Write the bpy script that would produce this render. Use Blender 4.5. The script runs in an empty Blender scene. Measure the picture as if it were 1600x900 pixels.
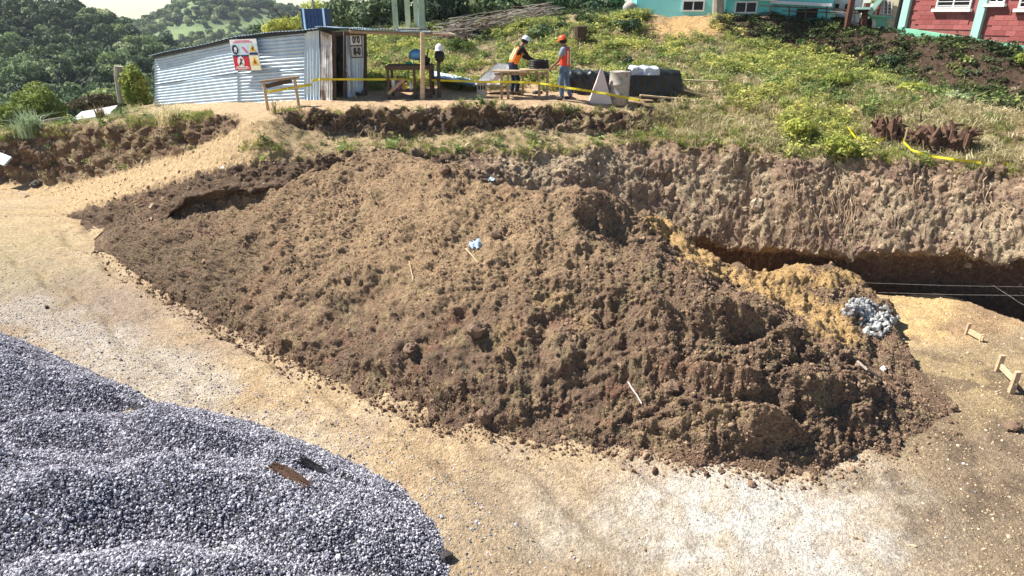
import bpy, math, random
import numpy as np
from mathutils import Vector, Matrix, Euler
from mathutils.bvhtree import BVHTree

scene = bpy.context.scene
COL = scene.collection
R = math.radians
rng = np.random.default_rng(7)
random.seed(7)

# ---------------------------------------------------------------- camera
CAM_H = 6.5
FPX = 1000.0
PITCH = math.atan2(430.0, FPX)
cam_d = bpy.data.cameras.new('camera')
cam_d.sensor_width = 36.0
cam_d.lens = 36.0 * FPX / 1600.0
cam_d.clip_start = 0.1
cam_d.clip_end = 3000.0
cam = bpy.data.objects.new('camera', cam_d)
cam.location = (0, 0, CAM_H)
cam.rotation_euler = (math.pi / 2 - PITCH, 0, 0)
COL.objects.link(cam)
scene.camera = cam

# ---------------------------------------------------------------- sky, sun, exposure
TO_SUN = Vector((-0.61, 0.20, 0.76)).normalized()
elev = math.asin(TO_SUN.z)
azim = math.atan2(TO_SUN.x, TO_SUN.y)
world = bpy.data.worlds.new('World')
scene.world = world
world.use_nodes = True
wn = world.node_tree
wn.nodes.clear()
w_out = wn.nodes.new('ShaderNodeOutputWorld')
w_bg = wn.nodes.new('ShaderNodeBackground')
w_sky = wn.nodes.new('ShaderNodeTexSky')
w_sky.sky_type = 'NISHITA'
w_sky.sun_disc = False
w_sky.sun_elevation = elev
w_sky.sun_rotation = azim
w_sky.altitude = 1800
w_sky.air_density = 1.0
w_sky.dust_density = 0.6
w_bg.inputs['Strength'].default_value = 0.062
wn.links.new(w_sky.outputs[0], w_bg.inputs['Color'])
wn.links.new(w_bg.outputs[0], w_out.inputs['Surface'])
sun_d = bpy.data.lights.new('sun', 'SUN')
sun_d.energy = 5.0
sun_d.angle = R(0.5)
sun_d.color = (1.0, 0.95, 0.86)
sun = bpy.data.objects.new('sun', sun_d)
sun.rotation_euler = TO_SUN.to_track_quat('Z', 'Y').to_euler()
sun.location = (-30, 10, 40)
COL.objects.link(sun)
scene.view_settings.view_transform = 'Standard'
scene.view_settings.look = 'None'
scene.view_settings.exposure = 1.08
scene.view_settings.gamma = 1.0
scene.cycles.max_bounces = 5
scene.cycles.diffuse_bounces = 2
scene.cycles.glossy_bounces = 2
scene.cycles.transmission_bounces = 2
scene.cycles.transparent_max_bounces = 6

# ---------------------------------------------------------------- where things stand
SP, CP = math.sin(PITCH), math.cos(PITCH)
def slope(py):
    return np.tan(PITCH + np.arctan((np.asarray(py, float) - 450.0) / FPX))
def P_y(px, py, y):
    z = CAM_H - y * float(slope(py))
    D = y * CP + (CAM_H - z) * SP
    return Vector(((px - 800.0) / FPX * D, y, z))
def P_D(px, py, D):
    v = (py - 450.0) / FPX
    return Vector(((px - 800.0) / FPX * D, D * (CP - v * SP), CAM_H - D * (SP + v * CP)))
def P_z(px, py, z):
    return P_y(px, py, (CAM_H - z) / float(slope(py)))
def P_up(px, py, base):
    return P_y(px, py, base.y)
def depth(p):
    return p[1] * CP + (CAM_H - p[2]) * SP
def px_of(V):
    V = np.asarray(V, float)
    D = V[..., 1] * CP + (CAM_H - V[..., 2]) * SP
    Uc = V[..., 1] * SP + (V[..., 2] - CAM_H) * CP
    D = np.where(D < 0.3, 0.3, D)
    return 800 + FPX * V[..., 0] / D, 450 - FPX * Uc / D, D

# ---------------------------------------------------------------- noise
def _h(ix, iy, iz, s):
    n = (ix.astype(np.int64) * 374761393 + iy.astype(np.int64) * 668265263 + iz.astype(np.int64) * 2147483647 + s * 974711) & 0xffffffff
    n = ((n ^ (n >> 13)) * 1274126177) & 0xffffffff
    n = (n ^ (n >> 16))
    return n
def noise3(p, s=0):
    p = np.asarray(p, float)
    shp = p.shape[:-1]
    p = p.reshape(-1, 3)
    i = np.floor(p).astype(np.int64)
    f = p - i
    u = f * f * f * (f * (f * 6 - 15) + 10)
    out = np.zeros(len(p))
    for dx in (0, 1):
        wx = u[:, 0] if dx else 1 - u[:, 0]
        for dy in (0, 1):
            wy = u[:, 1] if dy else 1 - u[:, 1]
            for dz in (0, 1):
                wz = u[:, 2] if dz else 1 - u[:, 2]
                h = _h(i[:, 0] + dx, i[:, 1] + dy, i[:, 2] + dz, s)
                gx = ((h & 255) / 127.5 - 1); gy = (((h >> 8) & 255) / 127.5 - 1); gz = (((h >> 16) & 255) / 127.5 - 1)
                out += wx * wy * wz * (gx * (f[:, 0] - dx) + gy * (f[:, 1] - dy) + gz * (f[:, 2] - dz))
    return out.reshape(shp)
def fbm(p, octv=4, s=0, gain=0.5, ridge=False):
    p = np.asarray(p, float)
    a, t, o = 1.0, 0.0, 0.0
    for k in range(octv):
        n = noise3(p * (2.03 ** k) + k * 13.7, s + k)
        if ridge:
            n = 0.5 - np.abs(n) * 1.6
        o = o + a * n
        t += a
        a *= gain
    return o / t
def noise2(x, y, sc, s=0, octv=3):
    return fbm(np.stack([x * sc, y * sc, np.full_like(x, 0.37)], -1), octv, s)
def sstep(a, b, x):
    t = np.clip((x - a) / (b - a), 0, 1)
    return t * t * (3 - 2 * t)

# ---------------------------------------------------------------- linking and tagging
def link(o, parent=None):
    COL.objects.link(o)
    if parent is not None:
        o.parent = parent
    return o
def tag(o, label=None, cat=None, group=None, kind=None):
    if label: o['label'] = label
    if cat: o['category'] = cat
    if group: o['group'] = group
    if kind: o['kind'] = kind
    return o
def empty(name, loc, rz=0.0, label=None, cat=None, group=None):
    o = bpy.data.objects.new(name, None)
    o.empty_display_size = 0.2
    o.location = loc
    o.rotation_euler = (0, 0, rz)
    COL.objects.link(o)
    return tag(o, label, cat, group)
def np_mesh(name, V, F, mat=None, col=None, smooth=False):
    me = bpy.data.meshes.new(name)
    V = np.ascontiguousarray(V, dtype=np.float32).reshape(-1, 3)
    F = np.ascontiguousarray(F, dtype=np.int32)
    n = F.shape[1]
    me.vertices.add(len(V)); me.vertices.foreach_set('co', V.ravel())
    me.loops.add(F.size); me.loops.foreach_set('vertex_index', F.ravel())
    me.polygons.add(len(F))
    me.polygons.foreach_set('loop_start', np.arange(0, F.size, n, dtype=np.int32))
    me.polygons.foreach_set('loop_total', np.full(len(F), n, dtype=np.int32))
    if smooth:
        me.polygons.foreach_set('use_smooth', np.ones(len(F), dtype=bool))
    me.update(calc_edges=True)
    if col is not None:
        ca = me.color_attributes.new('Col', 'FLOAT_COLOR', 'POINT')
        c4 = np.ones((len(V), 4), dtype=np.float32)
        c4[:, :3] = np.clip(np.asarray(col).reshape(-1, 3), 0.005, 0.95)
        ca.data.foreach_set('color', c4.ravel())
    if mat: me.materials.append(mat)
    return me
def grid_faces(nr, nc):
    a = np.arange(nr * nc).reshape(nr, nc)
    return np.stack([a[:-1, :-1], a[:-1, 1:], a[1:, 1:], a[1:, :-1]], -1).reshape(-1, 4)

class MB:
    """collects simple solids, then links them as one mesh object"""
    def __init__(self):
        self.v = []; self.f = []
    def add(self, vs, fs):
        o = len(self.v)
        self.v += [tuple(v) for v in vs]
        self.f += [tuple(i + o for i in f) for f in fs]
        return self
    def box(self, c, s, rot=None, jit=0.0):
        c = Vector(c); hx, hy, hz = s[0] / 2, s[1] / 2, s[2] / 2
        m = rot.to_matrix() if isinstance(rot, Euler) else (rot if rot is not None else Matrix.Identity(3))
        vs = []
        for z in (-hz, hz):
            for x, y in ((-hx, -hy), (hx, -hy), (hx, hy), (-hx, hy)):
                j = Vector((random.uniform(-jit, jit), random.uniform(-jit, jit), random.uniform(-jit, jit)))
                vs.append(c + m @ (Vector((x, y, z)) + j))
        return self.add(vs, [(3, 2, 1, 0), (4, 5, 6, 7), (0, 1, 5, 4), (1, 2, 6, 5), (2, 3, 7, 6), (3, 0, 4, 7)])
    def tube(self, pts, rad, n=8, cap=True):
        pts = [Vector(p) for p in pts]
        if not hasattr(rad, '__len__'): rad = [rad] * len(pts)
        vs, fs = [], []
        up = Vector((0, 0, 1))
        for i, p in enumerate(pts):
            d = (pts[min(i + 1, len(pts) - 1)] - pts[max(i - 1, 0)])
            if d.length < 1e-6: d = Vector((0, 0, 1))
            d.normalize()
            a = d.cross(up if abs(d.z) < 0.95 else Vector((1, 0, 0))).normalized()
            b = d.cross(a)
            for k in range(n):
                t = 2 * math.pi * k / n
                vs.append(p + (a * math.cos(t) + b * math.sin(t)) * rad[i])
        for i in range(len(pts) - 1):
            for k in range(n):
                k2 = (k + 1) % n
                fs.append((i * n + k, i * n + k2, (i + 1) * n + k2, (i + 1) * n + k))
        if cap:
            fs.append(tuple(range(n - 1, -1, -1)))
            fs.append(tuple((len(pts) - 1) * n + k for k in range(n)))
        return self.add(vs, fs)
    def lathe(self, c, prof, n=16):
        c = Vector(c); vs, fs = [], []
        for r, z in prof:
            for k in range(n):
                t = 2 * math.pi * k / n
                vs.append(c + Vector((r * math.cos(t), r * math.sin(t), z)))
        for i in range(len(prof) - 1):
            for k in range(n):
                k2 = (k + 1) % n
                fs.append((i * n + k, i * n + k2, (i + 1) * n + k2, (i + 1) * n + k))
        fs.append(tuple(range(n - 1, -1, -1)))
        fs.append(tuple((len(prof) - 1) * n + k for k in range(n)))
        return self.add(vs, fs)
    def ball(self, c, r, n=10, m=7, lump=0.0, seed=0):
        rd = random.Random(seed)
        c = Vector(c); rx, ry, rz = r if hasattr(r, '__len__') else (r, r, r)
        vs, fs = [], []
        for i in range(m + 1):
            ph = math.pi * i / m
            for k in range(n):
                t = 2 * math.pi * k / n
                q = 1 + rd.uniform(-lump, lump)
                vs.append(c + Vector((rx * math.sin(ph) * math.cos(t) * q, ry * math.sin(ph) * math.sin(t) * q, rz * math.cos(ph) * (q if 0 < i < m else 1))))
        for i in range(m):
            for k in range(n):
                k2 = (k + 1) % n
                fs.append((i * n + k, (i + 1) * n + k, (i + 1) * n + k2, i * n + k2))
        return self.add(vs, fs)
    def prism(self, pts, off):
        """polygon (3-D points) pushed along off"""
        pts = [Vector(p) for p in pts]; off = Vector(off); n = len(pts)
        vs = pts + [p + off for p in pts]
        fs = [tuple(range(n - 1, -1, -1)), tuple(range(n, 2 * n))] + [(i, (i + 1) % n, (i + 1) % n + n, i + n) for i in range(n)]
        return self.add(vs, fs)
    def mesh(self, name, mat=None, smooth=False):
        me = bpy.data.meshes.new(name)
        me.from_pydata([tuple(v) for v in self.v], [], self.f)
        if smooth: me.polygons.foreach_set('use_smooth', [True] * len(me.polygons))
        me.update()
        if mat: me.materials.append(mat)
        return me
    def build(self, name, mat, parent=None, smooth=False, origin=None):
        """origin: world point that becomes the object's origin when top-level; children are given in world space too"""
        if parent is not None:
            inv = Matrix.Translation(parent.location) @ parent.rotation_euler.to_matrix().to_4x4()
            inv.invert()
            self.v = [tuple(inv @ Vector(v)) for v in self.v]
            return link(bpy.data.objects.new(name, self.mesh(name, mat, smooth)), parent)
        o = Vector(origin) if origin is not None else Vector((0, 0, 0))
        self.v = [tuple(Vector(v) - o) for v in self.v]
        ob = bpy.data.objects.new(name, self.mesh(name, mat, smooth)); ob.location = o
        return link(ob)

# ---------------------------------------------------------------- materials
def nmat(name):
    m = bpy.data.materials.new(name)
    m.use_nodes = True
    nt = m.node_tree
    b = nt.nodes['Principled BSDF']
    return m, nt, b
def mat(name, c, rough=0.8, var=0.25, scale=8.0, bump=0.15, bscale=40.0, metal=0.0, stain=None, spec=0.3, stretch=None):
    """plain procedural surface: colour broken up by noise, fine relief, optional second stain colour"""
    m, nt, b = nmat(name)
    N = nt.nodes; L = nt.links
    tc = N.new('ShaderNodeTexCoord')
    src = tc.outputs['Object']
    if stretch:
        mp = N.new('ShaderNodeMapping'); mp.inputs['Scale'].default_value = stretch
        L.new(src, mp.inputs[0]); src = mp.outputs[0]
    n1 = N.new('ShaderNodeTexNoise'); n1.inputs['Scale'].default_value = scale; n1.inputs['Detail'].default_value = 6; n1.inputs['Roughness'].default_value = 0.65
    L.new(src, n1.inputs['Vector'])
    rp = N.new('ShaderNodeValToRGB')
    lo = [max(0, x * (1 - var)) for x in c]; hi = [min(1, x * (1 + var)) for x in c]
    rp.color_ramp.elements[0].position = 0.3; rp.color_ramp.elements[0].color = (*lo, 1)
    rp.color_ramp.elements[1].position = 0.7; rp.color_ramp.elements[1].color = (*hi, 1)
    L.new(n1.outputs['Fac'], rp.inputs[0])
    out = rp.outputs[0]
    if stain:
        n2 = N.new('ShaderNodeTexNoise'); n2.inputs['Scale'].default_value = scale * 0.45; n2.inputs['Detail'].default_value = 8
        L.new(src, n2.inputs['Vector'])
        r2 = N.new('ShaderNodeValToRGB'); r2.color_ramp.elements[0].position = stain[1]; r2.color_ramp.elements[1].position = stain[1] + 0.12
        L.new(n2.outputs['Fac'], r2.inputs[0])
        mx = N.new('ShaderNodeMix'); mx.data_type = 'RGBA'
        L.new(r2.outputs[0], mx.inputs[0]); L.new(out, mx.inputs[6]); mx.inputs[7].default_value = (*stain[0], 1)
        out = mx.outputs[2]
    L.new(out, b.inputs['Base Color'])
    b.inputs['Roughness'].default_value = rough
    b.inputs['Metallic'].default_value = metal
    b.inputs['Specular IOR Level'].default_value = spec
    if bump:
        n3 = N.new('ShaderNodeTexNoise'); n3.inputs['Scale'].default_value = bscale; n3.inputs['Detail'].default_value = 5
        L.new(src, n3.inputs['Vector'])
        bp = N.new('ShaderNodeBump'); bp.inputs['Strength'].default_value = bump; bp.inputs['Distance'].default_value = 0.02
        L.new(n3.outputs['Fac'], bp.inputs['Height']); L.new(bp.outputs[0], b.inputs['Normal'])
    return m
def mat_soil(name, b1=1.0, b2=1.0, contrast=0.35, s1=14.0, s2=55.0, dist=0.05):
    """earth: colour from the sheet's own patches, grain and crumbs from noise"""
    m, nt, b = nmat(name)
    N = nt.nodes; L = nt.links
    tc = N.new('ShaderNodeTexCoord')
    at = N.new('ShaderNodeAttribute'); at.attribute_name = 'Col'
    n1 = N.new('ShaderNodeTexNoise'); n1.inputs['Scale'].default_value = s1; n1.inputs['Detail'].default_value = 8; n1.inputs['Roughness'].default_value = 0.75
    L.new(tc.outputs['Object'], n1.inputs['Vector'])
    mr = N.new('ShaderNodeMapRange'); mr.inputs[1].default_value = 0.3; mr.inputs[2].default_value = 0.7
    mr.inputs[3].default_value = 1 - contrast; mr.inputs[4].default_value = 1 + contrast
    L.new(n1.outputs['Fac'], mr.inputs[0])
    vm = N.new('ShaderNodeVectorMath'); vm.operation = 'SCALE'
    L.new(at.outputs['Color'], vm.inputs[0]); L.new(mr.outputs[0], vm.inputs['Scale'])
    nf = N.new('ShaderNodeTexNoise'); nf.inputs['Scale'].default_value = s1 * 5.5; nf.inputs['Detail'].default_value = 4; nf.inputs['Roughness'].default_value = 0.8
    L.new(tc.outputs['Object'], nf.inputs['Vector'])
    mf = N.new('ShaderNodeMapRange'); mf.inputs[1].default_value = 0.35; mf.inputs[2].default_value = 0.65; mf.inputs[3].default_value = 1 - contrast * 1.1; mf.inputs[4].default_value = 1 + contrast * 1.1
    L.new(nf.outputs['Fac'], mf.inputs[0])
    vf = N.new('ShaderNodeVectorMath'); vf.operation = 'SCALE'
    L.new(vm.outputs[0], vf.inputs[0]); L.new(mf.outputs[0], vf.inputs['Scale'])
    L.new(vf.outputs[0], b.inputs['Base Color'])
    b.inputs['Roughness'].default_value = 0.95
    b.inputs['Specular IOR Level'].default_value = 0.15
    n2 = N.new('ShaderNodeTexNoise'); n2.inputs['Scale'].default_value = s2; n2.inputs['Detail'].default_value = 6; n2.inputs['Roughness'].default_value = 0.7
    vo = N.new('ShaderNodeTexVoronoi'); vo.inputs['Scale'].default_value = s2 * 0.45
    L.new(tc.outputs['Object'], n2.inputs['Vector']); L.new(tc.outputs['Object'], vo.inputs['Vector'])
    mm = N.new('ShaderNodeMath'); mm.operation = 'MULTIPLY_ADD'; mm.inputs[1].default_value = -0.6 * b2
    L.new(vo.outputs['Distance'], mm.inputs[0]); L.new(n2.outputs['Fac'], mm.inputs[2])
    bp = N.new('ShaderNodeBump'); bp.inputs['Strength'].default_value = min(1.0, b1); bp.inputs['Distance'].default_value = dist
    L.new(mm.outputs[0], bp.inputs['Height']); L.new(bp.outputs[0], b.inputs['Normal'])
    return m
def mat_inst(name, c1, c2, rough=0.9, bump=0.0, c3=None, trans=0.0, bscale=60, noise=0.0):
    """each loose piece takes its own tone between the given colours"""
    m, nt, b = nmat(name)
    N = nt.nodes; L = nt.links
    oi = N.new('ShaderNodeObjectInfo')
    rp = N.new('ShaderNodeValToRGB')
    rp.color_ramp.elements[0].color = (*c1, 1); rp.color_ramp.elements[1].color = (*c2, 1)
    if c3:
        e = rp.color_ramp.elements.new(0.5); e.color = (*c3, 1)
    src = oi.outputs['Random']
    tc = N.new('ShaderNodeTexCoord')
    if noise:
        nz = N.new('ShaderNodeTexNoise'); nz.inputs['Scale'].default_value = noise; nz.inputs['Detail'].default_value = 3
        L.new(tc.outputs['Object'], nz.inputs['Vector'])
        ma = N.new('ShaderNodeMath'); ma.operation = 'MULTIPLY_ADD'; ma.inputs[1].default_value = 1.6; ma.inputs[2].default_value = -0.8
        L.new(nz.outputs['Fac'], ma.inputs[0])
        mb_ = N.new('ShaderNodeMath'); mb_.operation = 'ADD'; mb_.use_clamp = True
        L.new(ma.outputs[0], mb_.inputs[0]); L.new(src, mb_.inputs[1]); src = mb_.outputs[0]
    L.new(src, rp.inputs[0]); L.new(rp.outputs[0], b.inputs['Base Color'])
    b.inputs['Roughness'].default_value = rough
    b.inputs['Specular IOR Level'].default_value = 0.2
    if bump:
        n2 = N.new('ShaderNodeTexNoise'); n2.inputs['Scale'].default_value = bscale; n2.inputs['Detail'].default_value = 4
        L.new(tc.outputs['Object'], n2.inputs['Vector'])
        bp = N.new('ShaderNodeBump'); bp.inputs['Strength'].default_value = bump; bp.inputs['Distance'].default_value = 0.03
        L.new(n2.outputs['Fac'], bp.inputs['Height']); L.new(bp.outputs[0], b.inputs['Normal'])
    if trans > 0:
        tr = N.new('ShaderNodeBsdfTranslucent'); ms = N.new('ShaderNodeMixShader'); ms.inputs[0].default_value = trans
        L.new(rp.outputs[0], tr.inputs['Color'])
        out = N['Material Output']
        L.new(b.outputs[0], ms.inputs[1]); L.new(tr.outputs[0], ms.inputs[2]); L.new(ms.outputs[0], out.inputs['Surface'])
    return m

M = {}
M['soil_yard'] = mat_soil('packed_earth', 1.0, 0.8, 0.45, 11.0, 45.0, 0.05)
M['soil_mound'] = mat_soil('loose_earth', 1.0, 0.5, 0.5, 10.0, 34.0, 0.09)
M['soil_hill'] = mat_soil('cut_earth', 1.0, 0.2, 0.55, 8.0, 55.0, 0.07)
M['gravel_base'] = mat_soil('gravel_bed', 1.0, 1.5, 0.3, 30.0, 90.0, 0.04)
M['wood'] = mat('weathered_wood', (0.36, 0.26, 0.17), 0.85, 0.35, 20, 0.3, 60, stretch=(1, 1, 0.15))
M['wood_pale'] = mat('pale_timber', (0.55, 0.42, 0.27), 0.8, 0.25, 20, 0.3, 60, stretch=(0.2, 1, 1))
M['wood_dark'] = mat('dark_timber', (0.10, 0.065, 0.045), 0.85, 0.4, 20, 0.3, 60)
M['zinc'] = mat('galvanised_sheet', (0.49, 0.62, 0.73), 0.45, 0.12, 3.0, 0.05, 30, metal=0.1, stain=((0.33, 0.27, 0.25), 0.66), spec=0.5)
M['zinc_old'] = mat('stained_sheet', (0.50, 0.50, 0.50), 0.55, 0.35, 5.0, 0.1, 30, metal=0.2, stain=((0.17, 0.12, 0.10), 0.52))
M['black'] = mat('black_plastic', (0.015, 0.015, 0.018), 0.45, 0.3, 10, 0.4, 20)
M['dark'] = mat('dark_interior', (0.02, 0.018, 0.016), 0.95, 0.3, 10, 0.1, 20)
M['concrete'] = mat('rough_concrete', (0.42, 0.38, 0.34), 0.9, 0.25, 14, 0.4, 50, stain=((0.25, 0.2, 0.17), 0.55))
M['white'] = mat('white_paint', (0.78, 0.78, 0.78), 0.6, 0.06, 10, 0.05, 40)
M['yellow'] = mat('yellow_tape', (0.62, 0.54, 0.03), 0.5, 0.1, 10, 0.05, 40)
# ================================================================ TERRAIN
def resample(colpx, rows, us, smooth=1.5):
    """rows: list of lists of 3-D points per control column -> array (R, len(us), 3)"""
    out = np.zeros((len(rows), len(us), 3))
    for r, row in enumerate(rows):
        a = np.array([tuple(p) for p in row])
        for k in range(3):
            out[r, :, k] = np.interp(us, colpx, a[:, k])
    if smooth:
        k = np.exp(-0.5 * (np.arange(-12, 13) / (4.0 * smooth)) ** 2); k /= k.sum()
        for r in range(out.shape[0]):
            for c in range(3):
                e = np.pad(out[r, :, c], 12, mode='reflect', reflect_type='odd')
                out[r, :, c] = np.convolve(e, k, mode='valid')
    return out
def rows_to_grid(ctrl, segs, curve=0.5):
    """between control rows: blend of straight and smooth (Catmull-Rom) interpolation"""
    res, rowid = [], []
    n = len(ctrl)
    for i in range(n - 1):
        p0 = ctrl[max(i - 1, 0)]; p1 = ctrl[i]; p2 = ctrl[i + 1]; p3 = ctrl[min(i + 2, n - 1)]
        for k in range(segs[i]):
            t = k / segs[i]
            lin = p1 * (1 - t) + p2 * t
            cr = 0.5 * ((2 * p1) + (-p0 + p2) * t + (2 * p0 - 5 * p1 + 4 * p2 - p3) * t * t + (-p0 + 3 * p1 - 3 * p2 + p3) * t ** 3)
            res.append(lin * (1 - curve) + cr * curve); rowid.append(i + t)
    res.append(ctrl[-1]); rowid.append(n - 1)
    return np.array(res), np.array(rowid)
def grid_normals(G):
    du = np.gradient(G, axis=1); dv = np.gradient(G, axis=0)
    n = np.cross(du, dv)
    n /= (np.linalg.norm(n, axis=-1, keepdims=True) + 1e-9)
    return n
def mixc(c, m, d):
    m = m[..., None]
    return c * (1 - m) + np.array(d) * m
def blob(px, py, cx, cy, rx, ry, soft=0.5, rot=0.0):
    ca, sa = math.cos(rot), math.sin(rot)
    x = px - cx; y = py - cy
    u = (x * ca + y * sa) / rx; v = (-x * sa + y * ca) / ry
    return 1 - sstep(1 - soft, 1 + soft, np.sqrt(u * u + v * v))

# ---------- hillside: cut wall, benches, plateau and weedy slope in one folded sheet
hp = [-900, -300, 0, 100, 200, 300, 400, 440, 500, 600, 700, 800, 900, 1000, 1100, 1200, 1300, 1400, 1500, 1600, 1800, 2300]
def tab(d):
    ks = sorted(d); return lambda x: float(np.interp(x, ks, [d[k] for k in ks]))
Dpy = tab({-900: 315, 0: 315, 100: 320, 200: 308, 300: 277, 400: 252, 440: 250, 500: 243, 600: 236, 700: 240, 750: 247, 850: 243, 900: 238, 950: 224, 1000: 222, 1100: 228, 1200: 240, 1300: 250, 1400: 252, 1500: 262, 1600: 275, 1800: 300, 2300: 330})
Dy = tab({-900: 23, 0: 23, 100: 22.5, 200: 20, 300: 17.5, 400: 16.6, 500: 16.6, 700: 16.8, 900: 17.2, 1000: 17.7, 1100: 17.3, 1200: 16.7, 1300: 16.2, 1400: 15.7, 1500: 15.3, 1600: 14.8, 1800: 13.6, 2300: 12})
Epy = tab({-900: 290, 0: 288, 100: 290, 200: 268, 300: 234, 350: 212, 400: 187, 430: 185, 465: 200, 500: 208, 600: 217, 700: 211, 800: 202, 900: 208, 1000: 205, 1100: 207, 1200: 215, 1300: 225, 1400: 232, 1500: 245, 1600: 255, 1800: 280, 2300: 300})
Ey = tab({-900: 25.8, 0: 25.8, 100: 25, 200: 22, 300: 19, 400: 17.3, 440: 17.5, 500: 17.8, 900: 18.0, 1000: 18.5, 1100: 18.1, 1200: 17.5, 1300: 17, 1400: 16.4, 1500: 16, 1600: 15.5, 1800: 14.2, 2300: 12.6})
Fpy = tab({-900: 215, 0: 213, 60: 204, 100: 199, 200: 192, 300: 184, 400: 180, 440: 176, 500: 173, 600: 170, 700: 166, 800: 164, 900: 170, 1000: 178, 1100: 182, 1200: 188, 1300: 192, 1400: 202, 1500: 212, 1600: 222, 1800: 240, 2300: 270})
Fy = tab({-900: 26.8, 0: 26.5, 100: 25.6, 200: 22.8, 300: 19.7, 400: 18, 440: 18.1, 500: 18.2, 900: 18.5, 1000: 19.2, 1100: 19.2, 1200: 18.8, 1300: 18.3, 1400: 17.5, 1500: 17, 1600: 16.4, 1800: 15, 2300: 13.2})
Gpy = tab({-900: 205, 0: 205, 100: 190, 200: 174, 300: 168, 400: 162, 500: 157, 600: 154, 900: 154, 1000: 157, 1100: 156, 1200: 158, 1300: 162, 1400: 168, 1500: 176, 1600: 186, 1800: 205, 2300: 230})
Gy = tab({-900: 28, 0: 28, 100: 27.2, 200: 25.2, 300: 22.8, 400: 21, 500: 19.9, 600: 20, 900: 19.9, 1000: 20.1, 1100: 20.3, 1200: 20, 1300: 19.6, 1400: 19, 1500: 18.3, 1600: 17.6, 1800: 16, 2300: 13.8})
Hc = {-900: (30, 0.5), 0: (31.5, 0.6), 100: (30.5, 1.4), 200: (28.5, 2.7), 300: (25.5, 3.5), 400: (24.5, 3.9), 500: (23.2, 4.15), 600: (22.5, 4.2), 700: (21.9, 4.23), 900: (21.8, 4.25), 1000: (22, 4.3), 1200: (21.8, 4.36), 1300: (21.3, 4.3), 1400: (20.8, 4.22), 1500: (19.8, 4.02), 1600: (18.8, 3.93), 1800: (17, 3.8), 2300: (14.6, 3.7)}
Ic = {-900: (45, -4), 0: (45, -3), 100: (45, -2.4), 200: (44, -1), 300: (40, 1.6), 400: (36, 3.6), 500: (30, 4.55), 600: (29, 4.9), 700: (28, 5.04), 800: (28, 5.2), 900: (27.5, 5.35), 1000: (27.5, 5.3), 1100: (27.6, 5.25), 1200: (27.6, 5.12), 1300: (26.2, 4.79), 1400: (24.4, 4.40), 1500: (22.3, 4.12), 1600: (20.3, 3.96), 1800: (18.4, 3.85), 2300: (15.4, 3.75)}
Jc = {-900: (70, -10), 0: (70, -9), 100: (70, -7), 200: (65, -5), 300: (60, -1), 400: (50, 2.8), 500: (38, 5.2), 600: (36, 5.58), 700: (34, 5.97), 800: (33, 6.2), 900: (32, 6.36), 1000: (31.2, 6.44), 1100: (30, 6.36), 1200: (29.3, 6.29), 1300: (28, 6.04), 1400: (26.3, 5.75), 1500: (24.2, 5.57), 1600: (22.3, 5.33), 1800: (20, 5.2), 2300: (16.6, 5.1)}
def trow(d, lat=1.0):
    ks = sorted(d)
    out = []
    for px in hp:
        y = float(np.interp(px, ks, [d[k][0] for k in ks])); z = float(np.interp(px, ks, [d[k][1] for k in ks]))
        D = y * CP + (CAM_H - z) * SP
        out.append(Vector(((px - 800) / FPX * D * lat, y, z)))
    return out
def prow(fp, fy):
    return [P_y(px, fp(px), fy(px)) for px in hp]
rowD = prow(Dpy, Dy); rowE = prow(Epy, Ey); rowF = prow(Fpy, Fy); rowG = prow(Gpy, Gy)
rowH = trow(Hc); rowI = trow(Ic); rowJ = trow(Jc)
BrPy = tab({-900: 330, 100: 335, 200: 330, 300: 300, 430: 292, 700: 300, 900: 330, 1000: 346, 1100: 374, 1200: 386, 1300: 394, 1400: 392, 1500: 396, 1600: 404, 1800: 420, 2300: 450})
rowC, rowB, rowB2, rowA = [], [], [], []
for i, px in enumerate(hp):
    if px <= 100: rowD[i].z -= 0.35
    d = rowD[i]
    wf = 1.0 if px >= 700 else (0.75 if px >= 260 else 0.0)
    yb = d.y - (0.95 * wf + 0.02) - (0.0 if wf else 0.3)
    zb = CAM_H - yb * float(slope(BrPy(px)))
    if wf == 0.0: zb = min(zb, d.z - 0.1)
    def at_y(y, z):
        D = y * CP + (CAM_H - z) * SP
        return Vector(((px - 800) / FPX * D, y, z))
    if wf == 0.0:
        rowC.append(at_y(d.y - 0.7, d.z * 0.5 - 0.1)); rowB.append(at_y(d.y - 1.5, -0.25)); rowB2.append(at_y(d.y - 1.9, -0.7)); rowA.append(at_y(d.y - 1.8, -1.3))
        continue
    rowC.append(at_y(d.y - 0.42 * wf, d.z * 0.62 + zb * 0.38))
    rowB.append(at_y(yb, zb))
    rowB2.append(at_y(yb + 0.7 * wf, zb - 0.45 * max(wf, 0.3)))
    rowA.append(at_y(yb + 1.0 * wf, min(-1.2, zb - 1)))
rowK = [Vector((p.x * 1.25, p.y + 12, p.z + (0.4 if px >= 400 else -2))) for p, px in zip(rowJ, hp)]
rowL = [Vector((p.x * 2.2, p.y + 60, p.z - (3 if px >= 400 else 4))) for p, px in zip(rowJ, hp)]
us = np.arange(-500, 2101, 2.6)
usx = np.concatenate([np.linspace(-900, -503, 30), us, np.linspace(2104, 2300, 12)])
ctrl = resample(hp, [rowA, rowB2, rowB, rowC, rowD, rowE, rowF, rowG, rowH, rowI, rowJ, rowK, rowL], usx, 1.6)
segs = [12, 16, 26, 26, 34, 34, 26, 26, 40, 34, 16, 10]
HG, hrow = rows_to_grid(ctrl, segs, 0.35)
HR = np.repeat(hrow[:, None], HG.shape[1], 1)
UP = np.repeat(usx[None, :], HG.shape[0], 0)
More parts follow.
